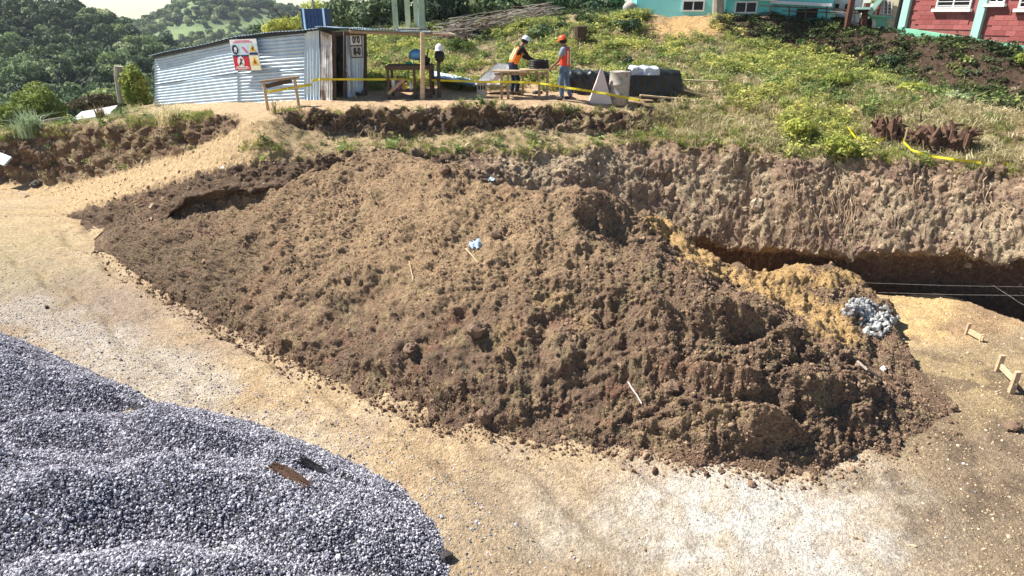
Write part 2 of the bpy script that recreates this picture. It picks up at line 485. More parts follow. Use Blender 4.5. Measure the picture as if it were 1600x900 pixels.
# relief
nrm = grid_normals(HG)
nrm *= np.sign((nrm * np.array([0, -0.6, 1.0])).sum(-1, keepdims=True) + 1e-9)
wallm = sstep(0.2, 1.2, HR) * (1 - sstep(3.7, 4.3, HR)) * sstep(640, 760, UP)
holm = (1 - sstep(3.8, 4.3, HR)) * (1 - sstep(640, 760, UP))
bankm = sstep(4.9, 5.2, HR) * (1 - sstep(5.85, 6.3, HR)) * (1 - sstep(980, 1080, UP)) * (1 - np.exp(-((UP - 408) / 42.0) ** 4))
benchm = sstep(3.9, 4.2, HR) * (1 - sstep(4.9, 5.2, HR))
platm = sstep(5.9, 6.4, HR) * (1 - sstep(8.0, 8.6, HR)) * (1 - sstep(950, 1050, UP)) * sstep(180, 260, UP)
slopem = sstep(7.8, 8.6, HR)
rightm = sstep(950, 1100, UP) * sstep(3.9, 4.4, HR)
stretch = np.array([1.0, 1.0, 0.45])
p = HG
wn_ = fbm(p * np.array([1.0, 1.0, 0.35]), 4, 11) * 0.36 + np.abs(fbm(p * np.array([7.0, 7.0, 0.7]), 3, 12)) * -0.09 + np.clip(fbm(p * np.array([1.6, 1.6, 1.9]), 3, 13) - 0.20, 0, 1) * -0.5 + fbm(p * np.array([10.0, 10.0, 0.8]), 2, 15) * 0.06 + fbm(p * np.array([4.5, 4.5, 1.3]), 3, 21, ridge=True) * 0.04 + fbm(p * np.array([9.0, 9.0, 9.0]), 4, 31, 0.8) * 0.11 + np.clip(fbm(p * np.array([3.4, 3.4, 3.0]), 4, 14, 0.6) - 0.08, 0, 1) * 0.30
bn_ = fbm(p * 1.7, 4, 41) * 0.70 + fbm(p * 5.0, 3, 51) * 0.30 + fbm(p * 13.0, 2, 52) * 0.12
gn_ = fbm(p * 0.9, 3, 61) * 0.25 + fbm(p * 5, 3, 71) * 0.08
sn_ = fbm(p * 0.5, 4, 81) * 0.9 + fbm(p * 3.0, 3, 91) * 0.22
amp = wallm * wn_ + holm * bn_ * 0.6 + bankm * bn_ + benchm * gn_ * 0.7 + platm * gn_ * 0.35 + slopem * sn_ * 0.55 + rightm * gn_ * 0.9 * (1 - slopem)
lipn = np.exp(-((HR - 4.0) / 0.25) ** 2) * fbm(p * 3.5, 4, 95, 0.7) * 0.6 + np.exp(-((HR - 6.0) / 0.22) ** 2) * bankm * fbm(p * 3.5, 3, 96) * 0.22
lipshift = np.exp(-((HR - 3.9) / 0.5) ** 2) * sstep(640, 760, UP) * fbm(np.stack([p[..., 0] * 0.9, p[..., 0] * 0, p[..., 2] * 0.3], -1), 3, 97) * 0.7
upl = np.exp(-((HR - 6.0) / 0.5) ** 2) * (1 - sstep(950, 1050, UP)) * fbm(np.stack([p[..., 0] * 1.3, p[..., 0] * 0, p[..., 2] * 0], -1), 3, 98) * 0.9
HG = HG + nrm * amp[..., None]
HG[..., 2] += lipn
HG[..., 2] += np.exp(-((HR - 2.0) / 0.35) ** 2) * sstep(900, 1000, UP) * fbm(np.stack([p[..., 0] * 1.1, p[..., 1] * 0, p[..., 2] * 0], -1), 4, 99, 0.7) * 0.9
HG[..., 1] += lipshift + upl * (1 - np.exp(-((UP - 430) / 60.0) ** 2))
ppx, ppy, _ = px_of(HG)
X, Y, Z = HG[..., 0], HG[..., 1], HG[..., 2]
# colour of the earth, with shade painted into undercut and embankment
n_a = fbm(HG * 0.8, 4, 101); n_b = fbm(HG * 3.0, 3, 111); n_c = fbm(HG * np.array([0.6, 0.6, 2.2]), 3, 121)
col = np.ones(HG.shape) * np.array([0.30, 0.205, 0.125])
col = mixc(col, sstep(-0.15, 0.2, n_a), (0.46, 0.345, 0.205))
col = mixc(col, sstep(0.05, 0.25, n_b) * 0.7, (0.24, 0.21, 0.08))
wallc = np.ones(HG.shape) * np.array([0.47, 0.335, 0.225])
wallc = mixc(wallc, sstep(-0.05, 0.2, n_a), (0.56, 0.44, 0.29))
wallc = mixc(wallc, sstep(0.0, 0.22, n_c) * 0.75, (0.31, 0.20, 0.155))
wallc = mixc(wallc, sstep(0.1, 0.3, n_b) * 0.6, (0.47, 0.37, 0.25))
wallc = mixc(wallc, sstep(0.02, 0.2, fbm(HG * np.array([5.0, 5.0, 0.6]), 3, 131)) * 0.6, (0.24, 0.155, 0.115))
wallc = mixc(wallc, sstep(0.12, 0.25, fbm(HG * np.array([2.0, 2.0, 2.5]), 3, 132)) * 0.6, (0.20, 0.12, 0.095))
wallc = mixc(wallc, 1 - sstep(0.8, 1.9, HR + n_a), (0.23, 0.145, 0.10))  # undercut foot darkened, painting the shade below the overhang
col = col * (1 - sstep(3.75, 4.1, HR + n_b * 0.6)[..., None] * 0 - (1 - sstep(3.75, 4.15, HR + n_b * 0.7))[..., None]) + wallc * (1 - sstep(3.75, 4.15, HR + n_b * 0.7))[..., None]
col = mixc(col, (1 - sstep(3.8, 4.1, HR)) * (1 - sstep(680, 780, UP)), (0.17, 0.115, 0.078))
rampm = np.exp(-((UP - 405) / 42.0) ** 4)
col = mixc(col, rampm * sstep(4.2, 4.5, HR) * (1 - sstep(6.2, 6.5, HR)), (0.58, 0.42, 0.25))
bk = (1 - rampm) * sstep(4.95, 5.15, HR) * (1 - sstep(5.8, 6.0, HR + n_b * 0.4)) * (1 - sstep(980, 1060, UP))
bankc = mixc(np.ones(HG.shape) * np.array([0.21, 0.135, 0.09]), sstep(0.0, 0.25, n_b), (0.34, 0.27, 0.15))
col = col * (1 - bk[..., None]) + bankc * bk[..., None]
bench_tan = benchm * (1 - sstep(0.0, 0.2, n_b)) * (1 - sstep(900, 1000, UP))
col = mixc(col, bench_tan * 0.85, (0.48, 0.36, 0.21))
col = mixc(col, sstep(3.95, 4.1, HR) * (1 - sstep(4.95, 5.1, HR)) * (1 - sstep(400, 450, UP)), (0.56, 0.40, 0.23))
pl = sstep(5.95, 6.1, HR) * (1 - sstep(8.1, 8.5, HR + n_b)) * (1 - sstep(940, 1010, UP)) * sstep(230, 290, UP)
col = mixc(col, pl, (0.60, 0.42, 0.26))
col = mixc(col, blob(ppx, ppy, 1085, 45, 75, 20, 0.4) * sstep(8, 9, HR), (0.56, 0.36, 0.17))
shade_line = np.interp(ppx, [1100, 1200, 1300, 1400, 1500, 1600, 1800], [36, 70, 104, 136, 160, 186, 220])
emb_shade = sstep(-8, 6, shade_line + n_b * 22 - ppy) * sstep(7.4, 7.8, HR) * sstep(1110, 1160, ppx)
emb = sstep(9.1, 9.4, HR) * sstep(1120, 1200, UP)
col = mixc(col, emb_shade * 0.95, (0.085, 0.055, 0.04))  # soil darkened to paint the houses' shadow band on the embankment
col = mixc(col, sstep(6.1, 7, HR) * (1 - sstep(180, 240, UP)), (0.17, 0.19, 0.07))
col = mixc(col, sstep(8.6, 9.4, HR) * sstep(600, 640, UP) * (1 - sstep(760, 840, UP)) * 0.7, (0.34, 0.27, 0.22))
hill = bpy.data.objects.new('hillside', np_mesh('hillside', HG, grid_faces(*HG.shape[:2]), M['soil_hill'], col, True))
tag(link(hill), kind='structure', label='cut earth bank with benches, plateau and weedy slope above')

# ---------- yard: packed earth, drops into a trench before the cut wall
yx = np.concatenate([np.linspace(-60, -15.5, 30), np.arange(-15, 15.01, 0.06), np.linspace(15.5, 60, 30)])
yy = np.concatenate([np.linspace(-40, 3.5, 20), np.arange(4, 20, 0.06), np.arange(20, 28, 0.12), np.linspace(28.5, 60, 12)])
YX, YY = np.meshgrid(yx, yy)
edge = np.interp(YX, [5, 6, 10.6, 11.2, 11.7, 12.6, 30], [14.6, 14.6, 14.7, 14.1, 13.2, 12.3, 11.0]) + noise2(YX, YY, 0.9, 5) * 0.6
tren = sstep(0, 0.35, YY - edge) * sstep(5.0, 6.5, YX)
YZ = noise2(YX, YY, 0.25, 1) * 0.25 + noise2(YX, YY, 1.6, 2) * 0.09 + noise2(YX, YY, 5.0, 3) * 0.05
near = sstep(0.0, 1.0, YY)
YZ = YZ * near - tren * 1.3 - sstep(26.5, 31, YY) * 14 - sstep(18, 28, YX) * sstep(14, 20, YY) * 0
# wheel ruts along the track
rr0 = 0.654 * YX + 0.757 * YY + noise2(YX, YY, 0.35, 8) * 1.1
rutm = sum(np.exp(-((rr0 - a_) / 0.13) ** 2) for a_ in (3.9, 5.45, 6.1, 7.5)) * (0.5 + 0.8 * sstep(-0.2, 0.2, noise2(YX, YY, 0.8, 9))) * (1 - sstep(2, 5, YX)) * sstep(4.5, 6, YY)
rutb = sum(np.exp(-((rr0 - a_ - 0.24) / 0.10) ** 2) + np.exp(-((rr0 - a_ + 0.24) / 0.10) ** 2) for a_ in (3.9, 5.45, 6.1, 7.5)) * (1 - sstep(2, 5, YX)) * sstep(4.5, 6, YY)
YZ += -0.085 * rutm + 0.035 * rutb * (0.5 + noise2(YX, YY, 7.0, 10))
YG = np.stack([YX, YY, YZ], -1)
ypx, ypy, _ = px_of(YG)
w1 = noise2(YX, YY, 0.7, 12) * 160; w2 = noise2(YX, YY, 0.7, 13) * 90
qx = ypx + w1; qy = ypy + w2
c = np.ones(YG.shape) * np.array([0.51, 0.375, 0.225])
c = mixc(c, sstep(-0.1, 0.25, noise2(YX, YY, 0.9, 14)) * 0.6, (0.56, 0.44, 0.29))
c = mixc(c, sstep(0.0, 0.2, noise2(YX, YY, 2.2, 17)) * 0.45, (0.42, 0.29, 0.18))
c = mixc(c, sstep(0.05, 0.2, noise2(YX, YY, 1.1, 18)) * 0.4, (0.38, 0.29, 0.22))
c = mixc(c, blob(qx, qy, 60, 470, 240, 75, 0.6, 0.25) * 0.85, (0.30, 0.235, 0.19))
c = mixc(c, np.clip(rutm, 0, 1) * 0.5, (0.33, 0.24, 0.155))
c = mixc(c, blob(qx, qy, 200, 570, 300, 34, 0.7, 0.42) * 0.6, (0.50, 0.46, 0.40))
c = mixc(c, blob(qx, qy, 20, 400, 120, 60, 0.7) * 0.5, (0.42, 0.36, 0.2))
c = mixc(c, blob(qx, qy, 850, 850, 170, 90, 0.8) * 0.8, (0.37, 0.29, 0.20))
c = mixc(c, blob(qx, qy, 1200, 835, 290, 105, 0.5, 0.1) * (0.6 + 0.38 * sstep(-0.15, 0.12, noise2(YX, YY, 2.6, 16))), (0.62, 0.59, 0.54))
c = mixc(c, blob(qx, qy, 1590, 740, 210, 230, 0.5) * 0.92, (0.27, 0.205, 0.14))
c = mixc(c, blob(qx, qy, 1510, 610, 170, 62, 0.6) * 0.9, (0.40, 0.30, 0.165))
c = mixc(c, blob(ypx, ypy, 1440, 660, 90, 50, 0.8) * 0.7, (0.23, 0.17, 0.115))
c = mixc(c, blob(ypx + w1 * 0.3, ypy + w2 * 0.2, 1450, 495, 140, 42, 0.35) * 0.95, (0.62, 0.43, 0.21))
c = mixc(c, blob(qx, qy, 1530, 505, 50, 22, 0.6) * 0.7, (0.28, 0.18, 0.12))
c = mixc(c, sstep(0.05, 0.3, noise2(YX, YY, 4.0, 15)) * 0.5, (0.34, 0.26, 0.17))
c = mixc(c, sstep(0.02, 0.16, noise2(YX, YY, 1.7, 19)) * blob(ypx, ypy, 1500, 680, 200, 160, 0.5) * 0.75, (0.16, 0.115, 0.08))
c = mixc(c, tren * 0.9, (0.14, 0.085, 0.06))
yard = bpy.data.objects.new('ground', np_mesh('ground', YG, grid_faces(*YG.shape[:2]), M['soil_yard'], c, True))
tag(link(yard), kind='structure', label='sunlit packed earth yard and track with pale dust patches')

# ---------- spoil mound
mp_ = [148, 165, 180, 250, 350, 430, 500, 600, 700, 800, 890, 1000, 1050, 1100, 1150, 1200, 1250, 1300, 1350, 1385, 1410, 1440, 1485]
base_py = tab({148: 386, 165: 397, 180: 408, 250: 458, 300: 490, 350: 520, 430: 557, 500: 590, 600: 632, 700: 668, 800: 690, 890: 699, 1000: 706, 1100: 728, 1200: 742, 1300: 736, 1380: 716, 1440: 694, 1485: 668})
cr_py = tab({148: 374, 165: 358, 180: 342, 250: 312, 350: 300, 430: 285, 500: 258, 600: 240, 700: 262, 800: 302, 890: 310, 950: 322, 1000: 330, 1050: 347, 1100: 396, 1150: 422, 1200: 429, 1250: 429, 1300: 434, 1350: 455, 1385: 500, 1410: 560, 1440: 592, 1485: 625})
cr_z = tab({148: 0.05, 165: 0.35, 180: 0.6, 250: 1.25, 350: 1.9, 430: 2.5, 500: 2.85, 600: 3.1, 700: 3.2, 800: 2.9, 890: 2.85, 1000: 2.4, 1100: 1.5, 1200: 0.95, 1250: 0.85, 1300: 0.7, 1350: 0.38, 1385: 0.2, 1410: 0.1, 1440: 0.03, 1485: -0.06})
m_py = {900: 470, 1000: 415, 1100: 455, 1200: 498, 1300: 555, 1380: 605, 1440: 640, 1485: 645}
m_z = {900: 1.75, 1000: 2.15, 1100: 1.95, 1200: 1.6, 1300: 1.0, 1380: 0.42, 1440: 0.14, 1485: -0.06}
rb, rm1, rm2, rn, rc, rk1, rk2 = [], [], [], [], [], [], []
for px in mp_:
    b_ = P_z(px, base_py(px), -0.06); c_ = P_z(px, cr_py(px), cr_z(px))
    bl = b_.lerp(c_, 0.30) + Vector((0, 0, 0.14 * (c_.z + 0.1)))
    ml = b_.lerp(c_, 0.60) + Vector((0, 0, 0.16 * (c_.z + 0.1)))
    nl = b_.lerp(c_, 0.84) + Vector((0, 0, 0.08 * (c_.z + 0.1)))
    if px > 890:
        ks = sorted(m_py); k = min(1.0, (px - 890) / 110.0)
        mm_ = P_z(px, float(np.interp(px, ks, [m_py[q] for q in ks])), float(np.interp(px, ks, [m_z[q] for q in ks])))
        ml = ml.lerp(mm_, k)
        bl = bl.lerp(b_.lerp(mm_, 0.55) + Vector((0, 0, 0.12 * mm_.z)), k)
        nn = mm_.lerp(c_, 0.5); nn.z = min(mm_.z, c_.z) * 0.9
        nl = nl.lerp(nn, k)
    rb.append(b_); rm1.append(bl); rm2.append(ml); rn.append(nl); rc.append(c_)
    rk1.append(Vector((c_.x, c_.y + 1.2, c_.z - min(1.0, c_.z * 0.6 + 0.1)))); rk2.append(Vector((c_.x, c_.y + 2.8, -1.4)))
ms = np.arange(148, 1486, 1.9)
mctrl = resample(mp_, [rb, rm1, rm2, rn, rc, rk1, rk2], ms, 2.2)
MG, mrow = rows_to_grid(mctrl, [70, 80, 60, 50, 24, 12], 0.7)
MR = np.repeat(mrow[:, None], MG.shape[1], 1); MU = np.repeat(ms[None, :], MG.shape[0], 0)
mpx, mpy, mD = px_of(MG)
endf = sstep(148, 200, MU) * (1 - 0.85 * sstep(1360, 1470, MU)) * sstep(0.0, 0.35, MR)
q = MG
h = fbm(q * 0.8, 3, 201) * 0.50 + fbm(q * 2.4, 4, 211) * 0.17 + fbm(q * 7.0, 4, 221, 0.6) * 0.085 + fbm(q * 20.0, 2, 231) * 0.05
# small slumps and broken ledges
wq = q + 0.25 * np.stack([fbm(q * 1.5, 2, 271), fbm(q * 1.5, 2, 272), fbm(q * 1.5, 2, 273)], -1)
rightp = 0.35 + 0.35 * sstep(850, 1050, MU)
h += np.abs(fbm(wq * np.array([4.0, 6.0, 6.0]), 4, 285, 0.65)) * 0.14
h += np.clip(fbm(wq * np.array([1.6, 2.6, 2.6]), 4, 281, 0.6, ridge=True) - 0.12, 0, 1) * 0.42 * rightp
h -= np.clip(fbm(wq * np.array([1.2, 2.0, 2.0]), 3, 291) - 0.20, 0, 1) * 0.9 * rightp
h += fbm(np.stack([MU / 6.0 + MR * 0.8, MR * 1.4, MR * 0], -1), 3, 245) * 0.028
# rills running down the face
h += fbm(np.stack([MU / 26.0, MR * 0.7, MR * 0], -1), 3, 241) * 0.16
ridg = np.clip(fbm(q * 1.6, 4, 251, ridge=True) - 0.1, -1, 1) * 0.13 * sstep(880, 1020, MU)
# dumped humps with hollows behind them: (px, py, half width px, half height px, metres)
humps = [(905, 325, 60, 26, 0.35), (1000, 520, 70, 30, 0.28), (960, 500, 34, 22, -0.35), (1030, 512, 30, 16, 0.3), (1130, 500, 60, 22, 0.3), (1180, 520, 50, 16, -0.28), (1225, 525, 40, 16, 0.25),
         (1100, 600, 44, 22, 0.32), (1062, 607, 16, 16, -0.25), (1150, 603, 36, 15, 0.22), (1255, 605, 60, 24, 0.3), (1290, 632, 26, 26, -0.18), (1330, 610, 60, 22, 0.2),
         (1115, 668, 85, 34, 0.30), (1098, 668, 14, 12, -0.15), (1195, 672, 40, 20, 0.3), (1010, 572, 46, 20, 0.25), (1350, 655, 60, 24, 0.12), (545, 440, 22, 16, -0.18), (560, 425, 30, 12, 0.15),
         (745, 520, 18, 12, 0.2), (640, 548, 18, 8, 0.15), (300, 305, 70, 12, 0.2), (220, 320, 60, 16, 0.25), (700, 270, 60, 14, 0.2), (1240, 440, 40, 14, 0.2), (1300, 450, 40, 18, 0.2), (880, 540, 22, 26, 0.16)]
hz = np.zeros_like(h)
for (hx, hy, rx_, ry_, hh) in humps:
    d2 = ((mpx - hx) / rx_) ** 2 + ((mpy - hy) / ry_) ** 2
    hz += hh * np.exp(-d2 * 1.2)
MG = MG.copy()
mn = grid_normals(MG); mn *= np.sign(mn[..., 2:3] + 1e-9)
MG += mn * (((h * 0.95 + ridg) * endf)[..., None])
MG[..., 2] += hz * endf
# crumbly toe line
MG[..., 1] += (1 - sstep(0, 0.6, MR)) * fbm(q * 2.2, 3, 261) * 0.35
mpx, mpy, mD = px_of(MG)
na = fbm(MG * 0.7, 4, 301); nb = fbm(MG * 3.5, 3, 311); nc = fbm(MG * 9.0, 2, 321)
mc = np.ones(MG.shape) * np.array([0.232, 0.157, 0.108])
mc = mixc(mc, sstep(-0.1, 0.22, na) * 0.7, (0.35, 0.235, 0.155))
mc = mixc(mc, sstep(0.02, 0.25, nb) * 0.6, (0.40, 0.30, 0.165))
mc = mixc(mc, sstep(0.05, 0.22, fbm(np.stack([MU / 9.0 + MR * 0.8, MR * 1.1, MR * 0], -1), 3, 351)) * 0.45, (0.15, 0.098, 0.07))
mc = mixc(mc, sstep(0.08, 0.25, fbm(MG * 1.4, 4, 331)) * 0.55, (0.30, 0.155, 0.105))
mc = mixc(mc, sstep(0.08, 0.28, -nb) * 0.6, (0.15, 0.095, 0.07))
mc = mixc(mc, sstep(0.1, 0.25, fbm(MG * 2.2, 3, 341)) * 0.5, (0.24, 0.21, 0.12))
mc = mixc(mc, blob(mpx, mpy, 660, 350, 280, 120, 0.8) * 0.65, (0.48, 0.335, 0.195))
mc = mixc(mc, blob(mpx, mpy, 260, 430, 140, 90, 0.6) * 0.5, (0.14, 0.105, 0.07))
wx = mpx + nb * 60; wy = mpy + na * 60
orng = np.zeros_like(nb)
for a_, b_ in (((1020, 338), (1075, 378)), ((1075, 378), (1105, 405)), ((1105, 412), (1205, 452)), ((1215, 450), (1290, 500)), ((1285, 500), (1330, 530)), ((1200, 428), (1320, 440))):
    ax, ay = a_; bx, by = b_
    L2 = (bx - ax) ** 2 + (by - ay) ** 2
    t = np.clip(((wx - ax) * (bx - ax) + (wy - ay) * (by - ay)) / L2, 0, 1)
    d = np.hypot(wx - ax - t * (bx - ax), (wy - ay - t * (by - ay)) * 1.5)
    orng = np.maximum(orng, 1 - sstep(12, 28, d + nc * 25))
mc = mixc(mc, orng, (0.58, 0.38, 0.17))
mc = mixc(mc, blob(wx, wy, 1300, 480, 110, 70, 0.6) * sstep(-0.1, 0.15, nb) * (1 - orng) * 0.7, (0.42, 0.29, 0.15))
mc = mixc(mc, np.clip(blob(wx, wy, 1110, 655, 80, 24, 0.6, -0.25) + blob(wx, wy, 1050, 690, 40, 22, 0.5, -0.8), 0, 1) * 0.6, (0.38, 0.28, 0.155))
mc = mixc(mc, np.clip(blob(wx, wy, 790, 525, 14, 34, 0.5) + blob(wx, wy, 870, 470, 22, 12, 0.5) + blob(wx, wy, 905, 505, 20, 14, 0.5), 0, 1) * 0.6, (0.45, 0.31, 0.16))
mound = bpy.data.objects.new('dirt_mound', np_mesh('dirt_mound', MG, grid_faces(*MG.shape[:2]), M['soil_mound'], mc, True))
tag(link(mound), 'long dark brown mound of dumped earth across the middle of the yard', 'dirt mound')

# ---------- gravel heap in the near left corner
gx = np.arange(-16, -0.2, 0.05); gy = np.arange(0.6, 14.2, 0.05)
GX, GY = np.meshgrid(gx, gy)
bxs = np.array([P_z(p_[0], p_[1], 0) for p_ in ((-60, 505), (0, 522), (100, 560), (240, 622), (400, 662), (500, 702), (620, 755), (680, 820), (700, 900), (690, 1050))])
bxs = np.vstack([[-19.0, 15.5, 0], bxs, [-0.8, 0.2, 0]])
brx = bxs[:, 0]; bry = bxs[:, 1]
# distance inside the toe line (signed)
dist = np.full(GX.shape, 1e9)
for i in range(len(bxs) - 1):
    ax, ay = brx[i], bry[i]; bx, by = brx[i + 1], bry[i + 1]
    t = np.clip(((GX - ax) * (bx - ax) + (GY - ay) * (by - ay)) / ((bx - ax) ** 2 + (by - ay) ** 2), 0, 1)
    dd = np.hypot(GX - ax - t * (bx - ax), GY - ay - t * (by - ay))
    side = (bx - ax) * (GY - ay) - (by - ay) * (GX - ax)
    dist = np.where(dd < np.abs(dist), np.where(side < 0, dd, -dd), dist)
def hump(px, py, z, r, a=1.0, ang=0.0, p_=1.35):
    w = P_z(px, py, z)
    ca, sa = math.cos(ang), math.sin(ang)
    u = ((GX - w.x) * ca + (GY - w.y) * sa) / a; v = (-(GX - w.x) * sa + (GY - w.y) * ca)
    d = np.sqrt(u * u + v * v + 0.05) - 0.22
    return z - 0.86 * np.maximum(d, 0) ** 1.0
hs = [hump(0, 545, 0.85, 3, 2.2, -0.5), hump(130, 590, 0.5, 2, 1.5, -0.6), hump(60, 655, 0.95, 3, 1.6, 0.0), hump(270, 640, 1.05, 3, 1.7, -0.3), hump(430, 712, 0.62, 2, 1.6, -0.7),
      hump(60, 745, 1.35, 3, 1.8, 0.0), hump(290, 728, 1.25, 3, 2.0, -0.15), hump(480, 800, 0.95, 2, 1.6, -0.5), hump(200, 880, 1.3, 3, 2.5, 0), hump(560, 880, 0.55, 2, 1.4, -0.8), hump(-150, 700, 1.4, 3, 2.5, 0)]
gz = np.full(GX.shape, -0.5)
k_ = 22.0
acc = np.zeros(GX.shape)
for hh in hs: acc += np.exp(k_ * np.clip(hh, -2, 3))
gz = np.log(acc + np.exp(k_ * -0.3)) / k_
toe = np.clip(dist, -0.5, 5) * 0.75
gz = np.minimum(gz, toe) + 0.0
gz = np.where(toe < 0.35, np.maximum(gz, np.minimum(toe, 0.35) * 0.8), gz)
gz += noise2(GX, GY, 0.9, 33, 4) * 0.34 * sstep(0, 0.6, dist) + noise2(GX, GY, 5, 34) * 0.045
gz = np.where(dist < -0.15, -0.3, gz)
GG = np.stack([GX, GY, gz], -1)
gc = np.ones(GG.shape) * np.array([0.10, 0.10, 0.115])
heap = bpy.data.objects.new('gravel_heap', np_mesh('gravel_heap', GG, grid_faces(*GG.shape[:2]), M['gravel_base'], gc, True))
tag(link(heap), 'heap of blue grey crushed gravel with rounded humps at the near left corner', 'gravel heap')

# ---------- far ground: wooded hillsides beyond the valley
fp_ = [-900, -300, 0, 60, 100, 150, 200, 250, 300, 400, 500, 700, 1000, 1500, 2300]
def frow(ys, pys):
    return [P_y(px, pys[i] if hasattr(pys, '__len__') else pys, ys) for i, px in enumerate(fp_)]
N1 = [frow(46, 205), frow(70, 190), frow(95, 150), frow(130, [70, 80, 100, 105, 108, 112, 112, 118, 125, 130, 130, 130, 130, 130, 130]),
      frow(165, [-10, 0, 45, 55, 62, 68, 78, 92, 110, 125, 130, 130, 130, 130, 130]), frow(200, [-90, -60, -10, 8, 26, 36, 50, 66, 96, 125, 130, 130, 130, 130, 130]),
      [Vector((p_.x * 1.2, 250, p_.z - 14)) for p_ in frow(200, [-90, -60, -10, 8, 26, 36, 50, 66, 96, 125, 130, 130, 130, 130, 130])]]
fu = np.arange(-900, 2301, 10.0)
FG, frw = rows_to_grid(resample(fp_, N1, fu, 0.5), [6, 8, 12, 12, 12, 6], 0.5)
FG[..., 2] += fbm(FG * 0.035, 4, 401) * 7 * np.clip((FG[..., 1] - 50) / 60, 0, 1)
fc = mixc(np.ones(FG.shape) * np.array([0.045, 0.065, 0.03]), sstep(0.0, 0.2, fbm(FG * 0.05, 3, 402)) * 0.8, (0.12, 0.16, 0.06))
M['far'] = mat_soil('wooded_ground', 0.6, 0.5, 0.3, 0.4, 1.5, 0.5)
hills = bpy.data.objects.new('near_hill', np_mesh('near_hill', FG, grid_faces(*FG.shape[:2]), M['far'], fc, True))
tag(link(hills), kind='structure', label='steep wooded valley side on the left')
rp = [150, 150, 90, 80, 70, 62, 52, 38, 22, 28, 28, 30, 30, 30, 30]
N2 = [frow(240, 150), frow(320, [max(95, v + 20) for v in rp]), frow(400, [max(60, v + 10) for v in rp]), frow(470, rp), [Vector((p_.x * 1.3, 560, p_.z - 50)) for p_ in frow(470, rp)], [Vector((p_.x * 1.4, 640, -100)) for p_ in frow(470, rp)]]
F2, f2r = rows_to_grid(resample(fp_, N2, fu, 0.4), [8, 10, 10, 8, 3], 0.5)
F2[..., 2] += fbm(F2 * 0.014, 4, 411) * 14 * (1 - sstep(480, 600, F2[..., 1]))
# the tree-covered knoll on the skyline
kn = P_y(345, 20, 470)
F2[..., 2] += 10 * np.exp(-(((F2[..., 0] - kn.x) / 38) ** 2 + ((F2[..., 1] - 470) / 40) ** 2))
p2x, p2y, _ = px_of(F2)
f2c = mixc(np.ones(F2.shape) * np.array([0.05, 0.075, 0.035]), sstep(-0.02, 0.08, fbm(F2 * 0.02, 3, 412)) * 0.9, (0.20, 0.27, 0.12))
hills2 = bpy.data.objects.new('far_hill', np_mesh('far_hill', F2, grid_faces(*F2.shape[:2]), M['far'], f2c, True))
tag(link(hills2), kind='structure', label='far green hill with fields and a wooded knoll on the skyline')

# ---------- ray lookup on the terrain
def bvh_of(G, st):
    g = G[::st, ::st]
    return BVHTree.FromPolygons([tuple(v) for v in g.reshape(-1, 3)], [tuple(int(i) for i in f) for f in grid_faces(*g.shape[:2])])
BV = {'hill': bvh_of(HG, 2), 'yard': bvh_of(YG, 3), 'mound': bvh_of(MG, 2), 'heap': bvh_of(GG, 2)}
BVF = {'near': bvh_of(FG, 1), 'far': bvh_of(F2, 1)}
CAMP = Vector((0, 0, CAM_H))
def hit(px, py, which=None, far=False):
    d = (P_D(px, py, 1.0) - CAMP).normalized()
    best = None
    src = dict(BV)
    if far: src.update(BVF)
    for k, b in src.items():
        if which and k not in which: continue
        h_, n_, i_, t_ = b.ray_cast(CAMP, d, 1500)
        if h_ is not None and (best is None or t_ < best[1]): best = (h_, t_, n_)
    return best[0] if best else None
def drop(x, y, which=('hill',), z0=60):
    best = None
    for k in which:
        h_, n_, i_, t_ = (BV.get(k) or BVF.get(k)).ray_cast(Vector((x, y, z0)), Vector((0, 0, -1)), 200)
        if h_ is not None and (best is None or h_.z > best.z): best = h_
    return best if best is not None else Vector((x, y, 0))
def normal_at(pt, which):
    h_, n_, i_, t_ = BV[which].find_nearest(pt)
    return n_
